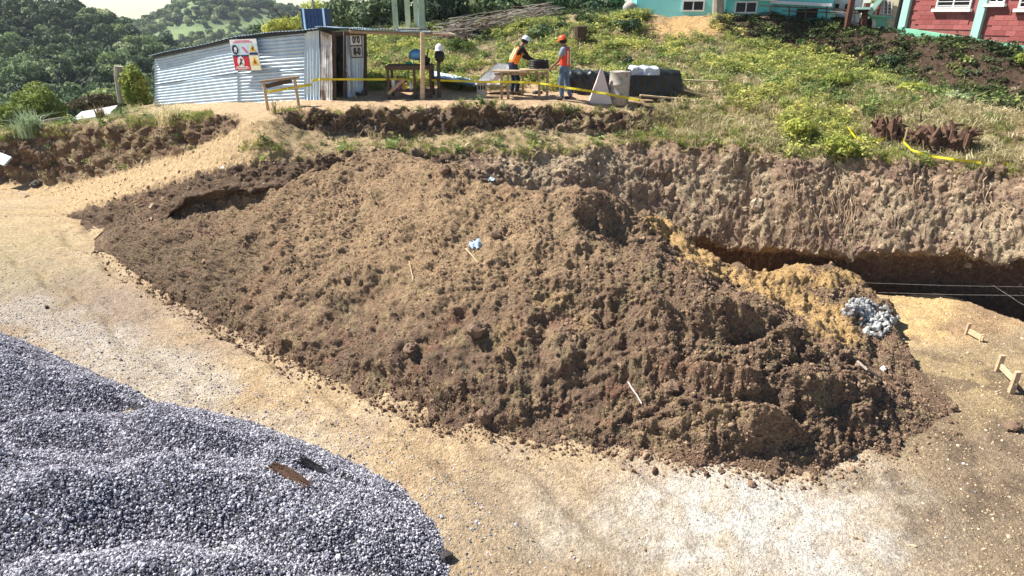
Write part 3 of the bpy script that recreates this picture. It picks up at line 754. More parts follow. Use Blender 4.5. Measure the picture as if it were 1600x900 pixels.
# ================================================================ LOOSE STUFF
def template(me):
    return bpy.data.objects.new(me.name, me)      # never linked: only a source shape for scattered stuff
def scatter(name, P, S, E, idx, temps, label, parent=None):
    n = len(P)
    me = bpy.data.meshes.new(name)
    me.vertices.add(n); me.vertices.foreach_set('co', np.ascontiguousarray(P, np.float32).ravel())
    S = np.asarray(S, float)
    if S.ndim == 1: S = np.repeat(S[:, None], 3, 1)
    for nm, dt, A in (('scl', 'FLOAT_VECTOR', S), ('eul', 'FLOAT_VECTOR', E)):
        at = me.attributes.new(nm, dt, 'POINT'); at.data.foreach_set('vector', np.ascontiguousarray(A, np.float32).ravel())
    at = me.attributes.new('idx', 'INT', 'POINT'); at.data.foreach_set('value', np.ascontiguousarray(idx, np.int32))
    for t in temps:
        for m_ in t.data.materials:
            if m_ and m_.name not in [x.name for x in me.materials if x]: me.materials.append(m_)
    ng = bpy.data.node_groups.new('spread_' + name, 'GeometryNodeTree')
    ng.interface.new_socket('Geometry', in_out='INPUT', socket_type='NodeSocketGeometry')
    ng.interface.new_socket('Geometry', in_out='OUTPUT', socket_type='NodeSocketGeometry')
    N, L = ng.nodes, ng.links
    gi = N.new('NodeGroupInput'); go = N.new('NodeGroupOutput')
    jn = N.new('GeometryNodeJoinGeometry')
    for t in temps:
        oi = N.new('GeometryNodeObjectInfo'); oi.inputs['Object'].default_value = t
        g2 = N.new('GeometryNodeGeometryToInstance')
        L.new(oi.outputs['Geometry'], g2.inputs[0]); L.new(g2.outputs[0], jn.inputs[0])
    ip = N.new('GeometryNodeInstanceOnPoints')
    ip.inputs['Pick Instance'].default_value = True
    def na(nm, dt):
        a = N.new('GeometryNodeInputNamedAttribute'); a.data_type = dt; a.inputs['Name'].default_value = nm
        return a.outputs[0]
    er = N.new('FunctionNodeEulerToRotation')
    L.new(na('eul', 'FLOAT_VECTOR'), er.inputs[0])
    L.new(gi.outputs[0], ip.inputs['Points']); L.new(jn.outputs[0], ip.inputs['Instance'])
    L.new(na('idx', 'INT'), ip.inputs['Instance Index']); L.new(er.outputs[0], ip.inputs['Rotation']); L.new(na('scl', 'FLOAT_VECTOR'), ip.inputs['Scale'])
    L.new(ip.outputs[0], go.inputs[0])
    o = bpy.data.objects.new(name, me)
    md = o.modifiers.new('spread', 'NODES'); md.node_group = ng
    link(o, parent)
    tag(o, label, kind='stuff')
    return o
def rock_mesh(name, seed, mat_, n=7, m=5, lump=0.22, flat=0.75):
    r = random.Random(seed)
    b = MB(); b.ball((0, 0, 0), (0.5, 0.5 * r.uniform(0.65, 1.0), 0.5 * flat * r.uniform(0.75, 1.1)), n, m, lump, seed)
    return b.mesh(name, mat_)
def on_grid(G, w, n, r=rng):
    """n random points on a sheet, w = weight per vertex (area is taken into account)"""
    a = np.linalg.norm(np.cross(G[1:, :-1] - G[:-1, :-1], G[:-1, 1:] - G[:-1, :-1]), axis=-1)
    ww = (a * w[:-1, :-1]).ravel(); ww = np.maximum(ww, 0)
    ci = np.searchsorted(np.cumsum(ww) / ww.sum(), r.random(n)); ci = np.minimum(ci, len(ww) - 1)
    i, j = np.unravel_index(ci, a.shape)
    u = r.random(n)[:, None]; v = r.random(n)[:, None]
    P = (G[i, j] * (1 - u) + G[i + 1, j] * u) * (1 - v) + (G[i, j + 1] * (1 - u) + G[i + 1, j + 1] * u) * v
    return P, i, j
def reul(n):
    return rng.random((n, 3)) * 6.283
def zeul(n, tilt=0.25):
    return np.stack([rng.normal(0, tilt, n), rng.normal(0, tilt, n), rng.random(n) * 6.283], -1)
def inview(px, py, mx=60):
    return ((px > -mx) & (px < 1600 + mx) & (py > -mx) & (py < 900 + mx)).astype(float)

# gravel
M['gravel'] = mat_inst('crushed_stone', (0.08, 0.078, 0.095), (0.72, 0.71, 0.77), 0.85, 0.2, c3=(0.32, 0.315, 0.365))
gt = [template(rock_mesh('stone_shape', 900 + k, M['gravel'], 5, 4, 0.36, 0.7)) for k in range(5)]
gpx, gpy, gD = px_of(GG)
wv = (inview(gpx, gpy, 40) + 0.22 * (GG[..., 1] > 1.5) * (GG[..., 0] > -13)) * (dist > -0.12)
ng_ = 125000
gp, gi_, gj_ = on_grid(GG, wv, ng_)
gp[:, 2] += rng.random(ng_) * 0.015
gs = 0.025 * np.exp(rng.normal(0, 0.38, ng_))
scatter('gravel', gp, gs, reul(ng_), rng.integers(0, 5, ng_), gt, 'angular blue grey crushed stones covering the heap', heap)
# stones that rolled off the toe onto the track
heapd = np.full(YX.shape, 99.0)
for i in range(len(bxs) - 1):
    ax, ay = brx[i], bry[i]; bx, by = brx[i + 1], bry[i + 1]
    t = np.clip(((YX - ax) * (bx - ax) + (YY - ay) * (by - ay)) / ((bx - ax) ** 2 + (by - ay) ** 2), 0, 1)
    heapd = np.minimum(heapd, np.hypot(YX - ax - t * (bx - ax), YY - ay - t * (by - ay)))
sp_, si, sj = on_grid(YG, inview(ypx, ypy) * np.clip(np.exp(-(np.clip(heapd, 0, 9) / 0.28)) * 6 + blob(ypx, ypy, 230, 590, 330, 60, 0.8, 0.42) * 0.7 + blob(ypx, ypy, 690, 850, 60, 80, 0.8) + 0.03, 0, 1) * (YG[..., 1] < 25), 9000)
scatter('scattered_gravel', sp_ + np.array([0, 0, 0.004]), 0.021 * np.exp(rng.normal(0, 0.4, 9000)), reul(9000), rng.integers(0, 5, 9000), gt, 'stray gravel stones strewn on the track beside the heap')
# pebbles and crumbs of earth on the yard
M['crumb_pale'] = mat_inst('pale_crumbs', (0.30, 0.22, 0.14), (0.62, 0.50, 0.35), 0.95, c3=(0.42, 0.32, 0.2))
M['crumb_dark'] = mat_inst('dark_crumbs', (0.115, 0.072, 0.05), (0.40, 0.28, 0.18), 0.95, 0.5, c3=(0.215, 0.142, 0.097), bscale=14)
ct = [template(rock_mesh('crumb_shape', 930 + k, M['crumb_pale'], 6, 4, 0.3, 0.6)) for k in range(4)]
dt_ = [template(rock_mesh('clod_shape', 950 + k, M['crumb_dark'], 8, 6, 0.26, 0.75)) for k in range(5)]
n_ = 26000
yp_, yi, yj = on_grid(YG, inview(ypx, ypy) * (0.35 + 1.6 * sstep(1250, 1500, ypx) + 1.2 * sstep(0.0, 0.3, noise2(YX, YY, 1.3, 77))) * (YG[..., 1] < 26) / np.maximum(1, YG[..., 1] / 9) ** 1.5, n_)
scatter('yard_pebbles', yp_, 0.018 * np.exp(rng.normal(0, 0.5, n_)), reul(n_), rng.integers(0, 4, n_), ct, 'small pebbles and crumbs of earth scattered over the yard')
# clods on the mound
n_ = 58000
wgt = inview(mpx, mpy) * (1 - 0.85 * orng) * (0.25 + 1.5 * sstep(0.0, 0.3, fbm(MG * 1.1, 3, 501)) + 1.8 * (1 - sstep(0.0, 0.5, MR)) + 1.7 * sstep(900, 1100, mpx)) * sstep(0, 0.1, MR)
cp_, ci_, cj_ = on_grid(MG, wgt * (MR < 4.1), n_)
cs = 0.016 * np.exp(np.abs(rng.normal(0, 0.62, n_)))
cs = np.minimum(cs, 0.15)
scatter('clods', cp_, cs, reul(n_), rng.integers(0, 5, n_), dt_, 'loose clods and crumbs of dark brown earth all over the mound', mound)
# clods at its foot, spilling on to the yard
ftw = np.exp(-((MR - 0.05) / 0.12) ** 2)
cp2, _, _ = on_grid(MG, ftw * inview(mpx, mpy), 2600)
cp2 = cp2 + np.stack([rng.normal(0, 0.16, 2600), -np.abs(rng.normal(0, 0.22, 2600)), np.zeros(2600)], -1)
cp2[:, 2] = np.array([drop(x, y, ('yard',)).z for x, y in cp2[:, :2]]) + 0.01
scatter('toe_clods', cp2, 0.035 * np.exp(rng.normal(0, 0.6, 2600)), reul(2600), rng.integers(0, 5, 2600), dt_, 'earth clods rolled down to the foot of the mound')
# clods on the cut banks
n_ = 34000
M['crumb_wall'] = mat_inst('bank_crumbs', (0.20, 0.135, 0.095), (0.46, 0.36, 0.25), 0.95, 0.4, c3=(0.33, 0.24, 0.165), bscale=14)
wt_ = [template(rock_mesh('bank_clod_shape', 970 + k, M['crumb_wall'], 7, 5, 0.3, 0.75)) for k in range(4)]
ww = inview(ppx, ppy, 20) * np.clip(bankm * 1.5 + wallm * 2.4 + benchm * 0.5 + holm * sstep(1.5, 2.2, HR) * 1.2 + 0.25 * slopem * (ppx > 640), 0, 2.5)
bp_, _, _ = on_grid(HG, ww, n_)
scatter('bank_clods', bp_, 0.026 * np.exp(np.abs(rng.normal(0, 0.6, n_))), reul(n_), rng.integers(0, 4, n_), wt_, 'broken clods of earth on the cut banks and benches', hill)

# ================================================================ LEAVES
def leaf_quads(C, Nn, size, r, aspect=1.6):
    """leaf faces: centres, outward directions -> vertices and quads"""
    n = len(C)
    a = np.cross(Nn, r.normal(size=(n, 3))); a /= np.linalg.norm(a, axis=1, keepdims=True) + 1e-9
    b = np.cross(Nn, a)
    s = (np.asarray(size) * np.exp(r.normal(0, 0.3, n)))[:, None]
    V = np.stack([C - a * s * aspect / 2, C - b * s / 2 + a * s * 0.1, C + a * s * aspect / 2, C + b * s / 2 + a * s * 0.1], 1)
    F = np.arange(4 * n).reshape(n, 4)
    return V.reshape(-1, 3), F
def crown_mesh(name, seed, mat_, n=900, size=0.16, lobes=14, squash=(1, 1, 1), inner=0.3):
    """unit crown (radius about 1) standing on z = 0: leaves gathered in uneven lobes, with gaps between"""
    r = np.random.default_rng(seed)
    LC = r.normal(size=(lobes, 3)); LC /= np.linalg.norm(LC, axis=1, keepdims=True)
    LC *= (0.3 + 0.45 * r.random(lobes))[:, None]; LC[:, 2] = LC[:, 2] * 0.9
    LR = 0.26 + 0.24 * r.random(lobes)
    k = r.integers(0, lobes, n)
    d = r.normal(size=(n, 3)); d /= np.linalg.norm(d, axis=1, keepdims=True)
    d[:, 2] = np.abs(d[:, 2]) * np.where(r.random(n) < 0.75, 1, -1)
    rad = LR[k] * (1 - inner * r.random(n) ** 2)
    C = (LC[k] + d * rad[:, None]) * np.array(squash)
    C[:, 2] += squash[2] * 0.85
    nn = d + r.normal(0, 0.45, (n, 3)); nn /= np.linalg.norm(nn, axis=1, keepdims=True)
    V, F = leaf_quads(C, nn, size, r)
    return np_mesh(name, V, F, mat_)
def weed_mesh(name, seed, mat_, n=34, h=0.35, w=0.25, size=0.06, upright=0.3):
    r = np.random.default_rng(seed)
    t = r.random(n) ** 0.7
    C = np.stack([r.normal(0, w * 0.55, n), r.normal(0, w * 0.55, n), h * t], -1)
    nn = np.stack([r.normal(0, 0.6, n), r.normal(0, 0.6, n), 0.6 + r.random(n)], -1); nn /= np.linalg.norm(nn, axis=1, keepdims=True)
    V, F = leaf_quads(C, nn, size, r, 1.7)
    # thin stems
    SV, SF = [], []
    for k in range(6):
        a = r.normal(0, w * 0.3, 2); b = r.normal(0, w * 0.6, 2); q = 0.006
        o = len(V) + len(SV)
        SV += [(a[0] - q, a[1], 0), (a[0] + q, a[1], 0), (b[0] + q, b[1], h * 0.95), (b[0] - q, b[1], h * 0.95)]
        SF.append((o, o + 1, o + 2, o + 3))
    return np_mesh(name, np.vstack([V, np.array(SV)]), np.vstack([F, np.array(SF)]), mat_)
def grass_mesh(name, seed, mat_, n=40, h=0.3, w=0.12, bw=0.008, lean=0.5):
    r = np.random.default_rng(seed)
    V, F = [], []
    for k in range(n):
        a = r.random() * 6.283; ln = abs(r.normal(0.3, lean * 0.5)); hh = h * (0.55 + 0.6 * r.random())
        b0 = np.array([r.normal(0, w * 0.4), r.normal(0, w * 0.4), 0.0])
        dr = np.array([math.cos(a), math.sin(a), 0]); sd = np.array([-math.sin(a), math.cos(a), 0]) * bw
        p1 = b0 + dr * ln * hh * 0.35 + np.array([0, 0, hh * 0.6]); p2 = b0 + dr * ln * hh * 1.1 + np.array([0, 0, hh * (1 - 0.35 * min(1, ln))])
        o = len(V)
        V += [b0 - sd, b0 + sd, p1 + sd * 0.8, p1 - sd * 0.8, p2 + sd * 0.15, p2 - sd * 0.15]
        F += [(o, o + 1, o + 2, o + 3), (o + 3, o + 2, o + 4, o + 5)]
    return np_mesh(name, np.array(V), np.array(F), mat_)
M['weed'] = mat_inst('weed_leaves', (0.16, 0.20, 0.05), (0.62, 0.60, 0.17), 0.6, c3=(0.36, 0.39, 0.11), trans=0.4)
M['weed2'] = mat_inst('green_weed_leaves', (0.07, 0.13, 0.04), (0.36, 0.42, 0.13), 0.6, c3=(0.17, 0.25, 0.07), trans=0.35)
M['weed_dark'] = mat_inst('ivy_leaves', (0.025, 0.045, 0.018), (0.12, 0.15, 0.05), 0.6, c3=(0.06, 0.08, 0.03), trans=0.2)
M['straw'] = mat_inst('dry_grass_blades', (0.28, 0.23, 0.12), (0.80, 0.70, 0.45), 0.8, c3=(0.40, 0.35, 0.18), trans=0.25)
M['grass'] = mat_inst('green_grass_blades', (0.14, 0.18, 0.05), (0.52, 0.50, 0.17), 0.7, c3=(0.28, 0.32, 0.09), trans=0.3)
wt1 = [template(weed_mesh('weed_shape', 600 + k, M['weed'], 46, 0.38, 0.24, 0.055)) for k in range(4)]
wt2 = [template(weed_mesh('green_weed_shape', 610 + k, M['weed2'], 36, 0.30, 0.22, 0.07)) for k in range(3)]
wt3 = [template(weed_mesh('ivy_shape', 620 + k, M['weed_dark'], 30, 0.16, 0.28, 0.06)) for k in range(3)]
gt1 = [template(grass_mesh('dry_grass_shape', 630 + k, M['straw'], 26, 0.20, 0.22, 0.008, 1.4)) for k in range(3)]
gt2 = [template(grass_mesh('green_grass_shape', 640 + k, M['grass'], 26, 0.16, 0.16, 0.008, 0.9)) for k in range(3)]
vis = inview(ppx, ppy, 30)
# yellow-green weeds on the slope
pat = sstep(-0.14, 0.08, fbm(HG * 0.55, 3, 511)); pat2 = sstep(-0.06, 0.08, fbm(HG * 1.0, 4, 512))
sl = sstep(7.6, 8.2, HR) * (HR < 9.9)
W1 = vis * sl * (ppx > 480) * (0.02 + 1.3 * pat * pat2) * (1 - 0.93 * blob(ppx, ppy, 1085, 45, 80, 22, 0.4)) * (1 - 0.97 * emb_shade) * (1 - 0.8 * blob(ppx, ppy, 740, 75, 60, 20, 0.6)) * (1 - 0.75 * sstep(1150, 1350, ppx) * (1 - pat2))
W1 *= np.where((ppx > 840) & (ppx < 1290), 1.25, 1.0)
W1 += vis * 1.1 * (blob(ppx, ppy, 1272, 200, 50, 30, 0.5) + 0.8 * blob(ppx, ppy, 1230, 100, 90, 18, 0.6) + 0.7 * blob(ppx, ppy, 1310, 240, 40, 30, 0.6)) * (HR > 4.0)
W1 += vis * 0.8 * blob(ppx, ppy, 1190, 150, 60, 24, 0.6) * pat2
p_, i_, j_ = on_grid(HG, W1, 6200)
scatter('slope_weeds', p_, 0.3 + 0.7 * rng.random(6200) ** 2, zeul(6200), rng.integers(0, 4, 6200), wt1, 'bright yellow green leafy weeds covering the slope')
W2 = vis * (sl * 0.6 * (ppx > 480) * (0.2 + pat2) * (1 - blob(ppx, ppy, 1085, 45, 80, 22, 0.4)) + 0.55 * sstep(6.2, 7.5, HR) * sstep(1020, 1200, ppx) * pat * (HR < 9.3)
            + 1.2 * benchm * pat2 * sstep(380, 420, ppx) * 0.12 + 0.15 * sstep(5.95, 6.1, HR) * (HR < 7.0) * (ppx < 235) * pat2 + 0.03 * bankm * pat2)
W2 *= 1 - 0.8 * emb_shade
foot = 1 - 0.85 * np.exp(-((HR - 5.05) / 0.35) ** 2) * (ppx > 420) * (ppx < 960)
W2 *= foot
p_, i_, j_ = on_grid(HG, W2, 2600)
scatter('green_weeds', p_, 0.35 + 0.6 * rng.random(2600), zeul(2600), rng.integers(0, 3, 2600), wt2, 'darker green low weeds between the yellow ones')
# ivy and dull growth in the shade painted on the embankment under the houses
W3 = vis * (emb_shade * (HR < 10.1) * (0.1 + pat * pat2) + 0.2 * sl * (ppx > 640) * (ppx < 1000) * sstep(9.1, 9.6, HR) * pat2 + 0.5 * (HR > 9.2) * (HR < 10.3) * (ppx > 560) * (ppx < 990) * pat2)
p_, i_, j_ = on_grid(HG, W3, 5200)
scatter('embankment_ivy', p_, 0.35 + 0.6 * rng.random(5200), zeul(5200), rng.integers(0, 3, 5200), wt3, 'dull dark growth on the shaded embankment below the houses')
# dry grass
W4 = vis * (sstep(4.05, 4.4, HR) * (HR < 9.3) * (0.3 + 1.2 * sstep(-0.1, 0.15, fbm(HG * 0.9, 3, 513))) * (sstep(960, 1080, ppx) + 0.15 * benchm * (ppx > 400) + 0.05 * bankm + 0.5 * slopem * (ppx > 560) + 0.25 * (HR > 5.95) * (ppx < 250)))
W4 *= (1 - 0.93 * emb_shade)
W4 *= (1 - 0.9 * blob(ppx, ppy, 145, 192, 60, 30, 0.3)) * (1 - platm) * (1 - 0.9 * blob(ppx, ppy, 1085, 45, 80, 22, 0.4))
p_, i_, j_ = on_grid(HG, W4, 11000)
scatter('dry_grass', p_, 0.35 + 0.75 * rng.random(11000), zeul(11000, 0.45), rng.integers(0, 3, 11000), gt1, 'dry straw coloured grass on the slope and benches')
W5 = vis * (benchm * pat2 * sstep(400, 450, ppx) * (0.3 + 0.2 * sstep(900, 1000, ppx)) + 0.45 * rightm * pat * (HR < 8.5) + 0.6 * (HR > 5.85) * (HR < 6.4) * (ppx < 330) + 0.5 * np.exp(-((HR - 6.0) / 0.12) ** 2) * (ppx > 420) * pat2 + 0.5 * np.exp(-((HR - 4.1) / 0.12) ** 2) * (ppx > 620))
W5 *= (1 - emb_shade) * foot * (1 - 0.45 * benchm * (ppx < 960))
W5 *= (1 - 0.9 * blob(ppx, ppy, 145, 192, 60, 30, 0.3))
W5 *= 1 - 0.9 * rampm * (HR > 4.7)
W4 *= 1
W5 += vis * 0.8 * blob(ppx, ppy, 415, 232, 40, 9, 0.5) * (HR > 4)
p_, i_, j_ = on_grid(HG, W5, 3400)
scatter('green_grass', p_, 0.35 + 0.6 * rng.random(3400), zeul(3400, 0.3), rng.integers(0, 3, 3400), gt2, 'short green grass on the bench and along the lips of the bank')

# ================================================================ TREES
M['bark'] = mat('bark', (0.14, 0.10, 0.075), 0.95, 0.35, 12, 0.5, 40)
M['bark_grey'] = mat('grey_bark', (0.32, 0.28, 0.24), 0.95, 0.3, 12, 0.5, 40, stretch=(1, 1, 0.3))
LEAF = {
    'dark': mat_inst('dark_foliage', (0.030, 0.055, 0.030), (0.15, 0.20, 0.085), 0.7, c3=(0.07, 0.11, 0.05), trans=0.15, noise=2.2),
    'mid': mat_inst('mid_foliage', (0.035, 0.07, 0.035), (0.32, 0.40, 0.16), 0.7, c3=(0.13, 0.19, 0.08), trans=0.2, noise=2.2),
    'pale': mat_inst('pale_foliage', (0.09, 0.15, 0.08), (0.55, 0.60, 0.32), 0.7, c3=(0.26, 0.34, 0.16), trans=0.25, noise=2.2),
    'lime': mat_inst('yellow_green_foliage', (0.08, 0.13, 0.03), (0.50, 0.52, 0.11), 0.6, c3=(0.24, 0.30, 0.06), trans=0.35, noise=2.2),
    'dry': mat_inst('brown_foliage', (0.07, 0.05, 0.03), (0.26, 0.22, 0.11), 0.8, c3=(0.15, 0.12, 0.06), trans=0.15, noise=2.2),
}
CR = {}
for kx, kk in enumerate(('dark', 'mid', 'pale')):
    CR[kk] = [crown_mesh('crown', 700 + 10 * kx + q, LEAF[kk], 1300, 0.12, 10 + 2 * q, (1, 1, 0.8 + 0.15 * q)) for q in range(3)]
# slim conical crowns for the ridge
def cone_crown(name, seed, mat_, n=900):
    r = np.random.default_rng(seed)
    t = r.random(n) ** 0.8; a = r.random(n) * 6.283
    rr = (1 - t) * 0.62 * (0.75 + 0.35 * np.sin(t * 26)) * (0.6 + 0.4 * r.random(n)) + 0.04
    C = np.stack([rr * np.cos(a), rr * np.sin(a), 0.15 + 2.5 * t], -1)
    nn = np.stack([np.cos(a), np.sin(a), 0.5 + r.random(n)], -1) + r.normal(0, 0.3, (n, 3)); nn /= np.linalg.norm(nn, axis=1, keepdims=True)
    V, F = leaf_quads(C, nn, 0.13, r)
    return np_mesh(name, V, F, mat_)
CR['cone'] = [cone_crown('crown', 760 + q, LEAF['dark']) for q in range(2)]
tb = MB(); tb.tube([(0, 0, -0.6), (0.02, 0, 0.3), (-0.02, 0.02, 0.95)], [0.09, 0.07, 0.04], 6)
TRUNK = tb.mesh('trunk', M['bark'])
def far_tree(pt, s, kind, label, cat, group, sink=0.0, hs_=1.0):
    o = empty('forest_tree', (pt.x, pt.y, pt.z - sink), rng.random() * 6.28, label, cat, group)
    o.scale = (s, s, s * hs_)
    link(bpy.data.objects.new('crown', random.choice(CR[kind])), o)
    if s > 1.6: link(bpy.data.objects.new('trunk', TRUNK), o)
    return o
# individual trees on the near valley side
cand = []
tries = 0
minpx = {}
placed = []
rt = random.Random(5)
while len(placed) < 285 and tries < 9000:
    tries += 1
    px = rt.uniform(-60, 330); py = rt.uniform(-60, 200)
    h_ = hit(px, py, far=True)
    if h_ is None: continue
    d = (h_ - CAMP).length
    if d < 42 or h_.y > 235: continue
    sp = 15 if py < 110 else 18
    if any(abs(px - a) < sp and abs(py - b) < sp * 0.62 for a, b in placed): continue
    placed.append((px, py))
    s = 2.0 * rt.uniform(0.7, 1.35) * (d / 120.0) ** 0.6
    nval = float(noise3(np.array([[px / 70.0, py / 45.0, 3.3]]), 9)[0])
    kind = 'pale' if nval > 0.12 else ('mid' if nval > -0.08 else 'dark')
    if rt.random() < 0.15: kind = rt.choice(['dark', 'mid', 'pale'])
    if py < 70 and px < 120 and rt.random() < 0.06: kind = 'cone'
    lab = {'dark': ('dark blue green rounded tree in the forest on the left slope', 'dark trees of the left forest'),
           'mid': ('mid green rounded tree in the forest on the left valley side', 'mid green trees of the left forest'),
           'pale': ('pale green leafy tree in the forest on the left valley side', 'pale trees of the left forest'),
           'cone': ('slim pointed dark conifer high on the left valley side', 'pointed conifers of the left forest')}[kind]
    band = ('high up', 'upper') if py < 45 else (('half way up', 'middle') if py < 105 else ('low down', 'lower'))
    far_tree(h_, s * (0.9 if kind == 'cone' else 1), kind, lab[0].replace('in the forest', band[0] + ' in the forest').replace('high on', band[0] + ' on'), 'tree', lab[1] + ', ' + band[1] + ' part', sink=s * 0.25)
# the mass of woodland beyond and between
ftemp = [template(m_) for kk in ('dark', 'mid', 'pale') for m_ in CR[kk][:2]]
def wood(name, G, w, n, smin, smax, label, kinds):
    p_, i_, j_ = on_grid(G, w, n)
    s = smin + (smax - smin) * rng.random(n)
    p_[:, 2] -= s * 0.25
    S = np.stack([s, s, s * (0.9 + 0.5 * rng.random(n))], -1)
    scatter(name, p_, S, zeul(n, 0.03), rng.choice(kinds, n), ftemp, label)
fpx_, fpy_, fD = px_of(FG)
wood('valley_woodland', FG, ((fpx_ > -600) & (fpx_ < 420) & (fD > 45)).astype(float), 5200, 0.7, 1.9, 'dense undergrowth and lesser trees filling the valley side', [0, 1, 2, 3, 4, 5, 0, 1, 2])
field = sstep(-0.02, 0.08, fbm(F2 * 0.02, 3, 412))
w2 = ((p2x > -500) & (p2x < 760) & (F2[..., 1] < 500)).astype(float) * (0.06 + (1 - field)) 
knoll = np.exp(-(((F2[..., 0] - kn.x) / 40) ** 2 + ((F2[..., 1] - 470) / 30) ** 2)) * 4
wood('distant_woodland', F2, w2 + knoll * (p2x > 0), 5200, 1.6, 3.4, 'far woodland on the green hill and its wooded knoll', [0, 1, 0, 1, 2, 3, 2, 3])

# nearer, larger trees and bushes, one by one
def big_tree(name, base, r, kind, label, cat='tree', n=3600, size=0.13, squash=(1, 1, 1), seed=1, trunk_h=0.8, lobes=34, group=None):
    n = int(n * 2.2); size = size * 0.62
    o = empty(name, tuple(base), 0, label, cat, group)
    me = crown_mesh('crown', seed, LEAF[kind], n, size / r, lobes, squash)
    c = link(bpy.data.objects.new('crown' if cat == 'tree' else 'foliage', me), o)
    c.scale = (r, r, r); c.location = (0, 0, trunk_h)
    b = MB()
    tr = 0.07 * r
    b.tube([(0, 0, -0.5), (0.05, 0, trunk_h * 0.6), (0.0, 0.05, trunk_h + r * 0.8)], [tr * 1.3, tr, tr * 0.5], 8)
    for k in range(5):
        a = k * 1.26 + seed
        b.tube([(0, 0, trunk_h * 0.8 + 0.1 * k * r), (0.35 * r * math.cos(a), 0.35 * r * math.sin(a), trunk_h + r * (0.5 + 0.1 * k)), (0.6 * r * math.cos(a), 0.6 * r * math.sin(a), trunk_h + r * (0.9 + 0.08 * k))], [tr * 0.5, tr * 0.3, tr * 0.1], 6)
    link(bpy.data.objects.new('trunk' if cat == 'tree' else 'stem', b.mesh('trunk', M['bark'])), o)
    return o
def tree_at(px, py_base, D, wpx, hpx, kind, label, name='tree', cat='tree', th=0.0, seed=1, size=0.13, n=3600, sink=0.2, group=None):
    """stands at depth D; crown wpx wide and hpx tall as the photograph shows it"""
    p = P_D(px, py_base, D)
    r = wpx * D / 2000.0
    hh = hpx * D / 1000.0
    sq = (hh - th) / 2.0 / r
    return big_tree(name, (p.x, p.y, p.z - sink), r, kind, label, cat, n, size, (1, 1, max(0.4, sq)), seed, th, group=group)
tree_at(455, 60, 48, 95, 45, 'lime', 'yellow green tree behind the left half of the shed roof', seed=11, size=0.22)
tree_at(420, 60, 55, 60, 30, 'mid', 'small mid green tree at the far left edge of the trees behind the shed roof', seed=12, size=0.22)
tree_at(560, 60, 38, 120, 74, 'mid', 'broad green tree behind the shed roof, right of the blue tank', seed=13, size=0.2, n=5200)
tree_at(500, 60, 50, 80, 62, 'lime', 'sunlit green tree directly behind the blue tank', seed=14, size=0.2)
tree_at(612, 56, 37, 80, 84, 'dark', 'dark green tree left of the pale green columns', seed=15, size=0.2)
tree_at(700, 44, 35.5, 120, 85, 'dark', 'deep dark tree right of the pale green columns', seed=16, size=0.2, n=5200)
tree_at(775, 30, 35, 110, 60, 'dark', 'dark tree at the top edge above the two workers', seed=17, size=0.2)
tree_at(855, 24, 34.5, 100, 50, 'mid', 'grey green tree at the top edge, left of the turquoise house', seed=18, size=0.2)
tree_at(935, 20, 34, 100, 40, 'dark', 'dark tree touching the left end of the turquoise house', seed=19, size=0.2)
tree_at(655, 50, 34, 40, 20, 'lime', 'low bush at the foot of the pale green columns', 'bush', 'bush', seed=20)
tree_at(72, 205, 34, 78, 98, 'lime', 'tall bright green bush on the left with dark twigs inside', 'bush', 'bush', seed=21, n=2600)
tree_at(25, 210, 31, 60, 62, 'lime', 'low yellow green bush at the left picture edge', 'bush', 'bush', seed=22, n=1800)
tree_at(108, 195, 38, 50, 50, 'pale', 'grey green bush right of the tall bright bush', 'bush', 'bush', seed=23, n=1800)
tree_at(222, 175, 27.5, 42, 95, 'lime', 'yellow green tree growing against the left end of the shed', seed=24, n=2400)
tree_at(150, 176, 34, 72, 40, 'dry', 'brownish dry bush behind the pale roof sheet', 'bush', 'bush', seed=25, n=1800)
tree_at(218, 172, 29, 30, 22, 'pale', 'small grey round bush left of the shed corner', 'bush', 'bush', seed=26, n=900)
tree_at(192, 180, 26.5, 26, 22, 'mid', 'small spiky green shrub below the grey stump', 'shrub', 'shrub', seed=27, n=900)
tree_at(1395, 12, 40, 60, 40, 'lime', 'tree seen between the porch and the little gabled house', seed=28)
def tuft(px, py, r, h, m_, label, n=160, bw=0.012, lean=0.9, name='grass_tuft', cat='grass tuft', which=None):
    p = hit(px, py, which)
    o = bpy.data.objects.new(name, grass_mesh(name, int(px), m_, n, h, r, bw, lean))
    o.location = p; link(o)
    return tag(o, label, cat)
M['silver'] = mat_inst('silver_blades', (0.35, 0.45, 0.28), (0.85, 0.92, 0.72), 0.6, trans=0.2)
tuft(50, 214, 0.5, 1.1, M['silver'], 'silvery spiky grass clump on the left end of the bank', 260, 0.018)
tuft(270, 196, 0.45, 0.7, M['straw'], 'big drooping grass tuft on the bank below the shed corner', 260, 0.014, 1.6)
tuft(158, 184, 0.2, 0.5, M['straw'], 'small dark brown tuft beside the pale roof sheet', 90)
tuft(430, 178, 0.12, 0.5, M['straw'], 'sparse dry tuft by the wooden rail', 26)
def bush(px, py, wpx, hpx, kind, label, seed, n=900, size=0.07):
    p = hit(px, py, ('hill',)); D = depth(p)
    r = wpx * D / 2000.0
    return big_tree('bush', (p.x, p.y, p.z - 0.05), r, kind, label, 'bush', n, size, (1, 1, hpx / wpx), seed, 0.0, 16)
bush(1250, 218, 56, 44, 'lime', 'bright yellow green bush at the edge of the cut, left of the stumps', 41, 1500)
bush(1312, 245, 50, 46, 'lime', 'yellow green bush hanging over the wall just left of the yellow tape', 42, 1400)
bush(1272, 126, 40, 26, 'lime', 'yellow bush at the edge of the shaded embankment, second below the porch', 43)
bush(1310, 138, 56, 30, 'lime', 'broad light bush where the shaded embankment meets the sunlit slope', 44, 1300)
bush(1420, 143, 50, 24, 'lime', 'lime bush on the shade line below the red building', 45)
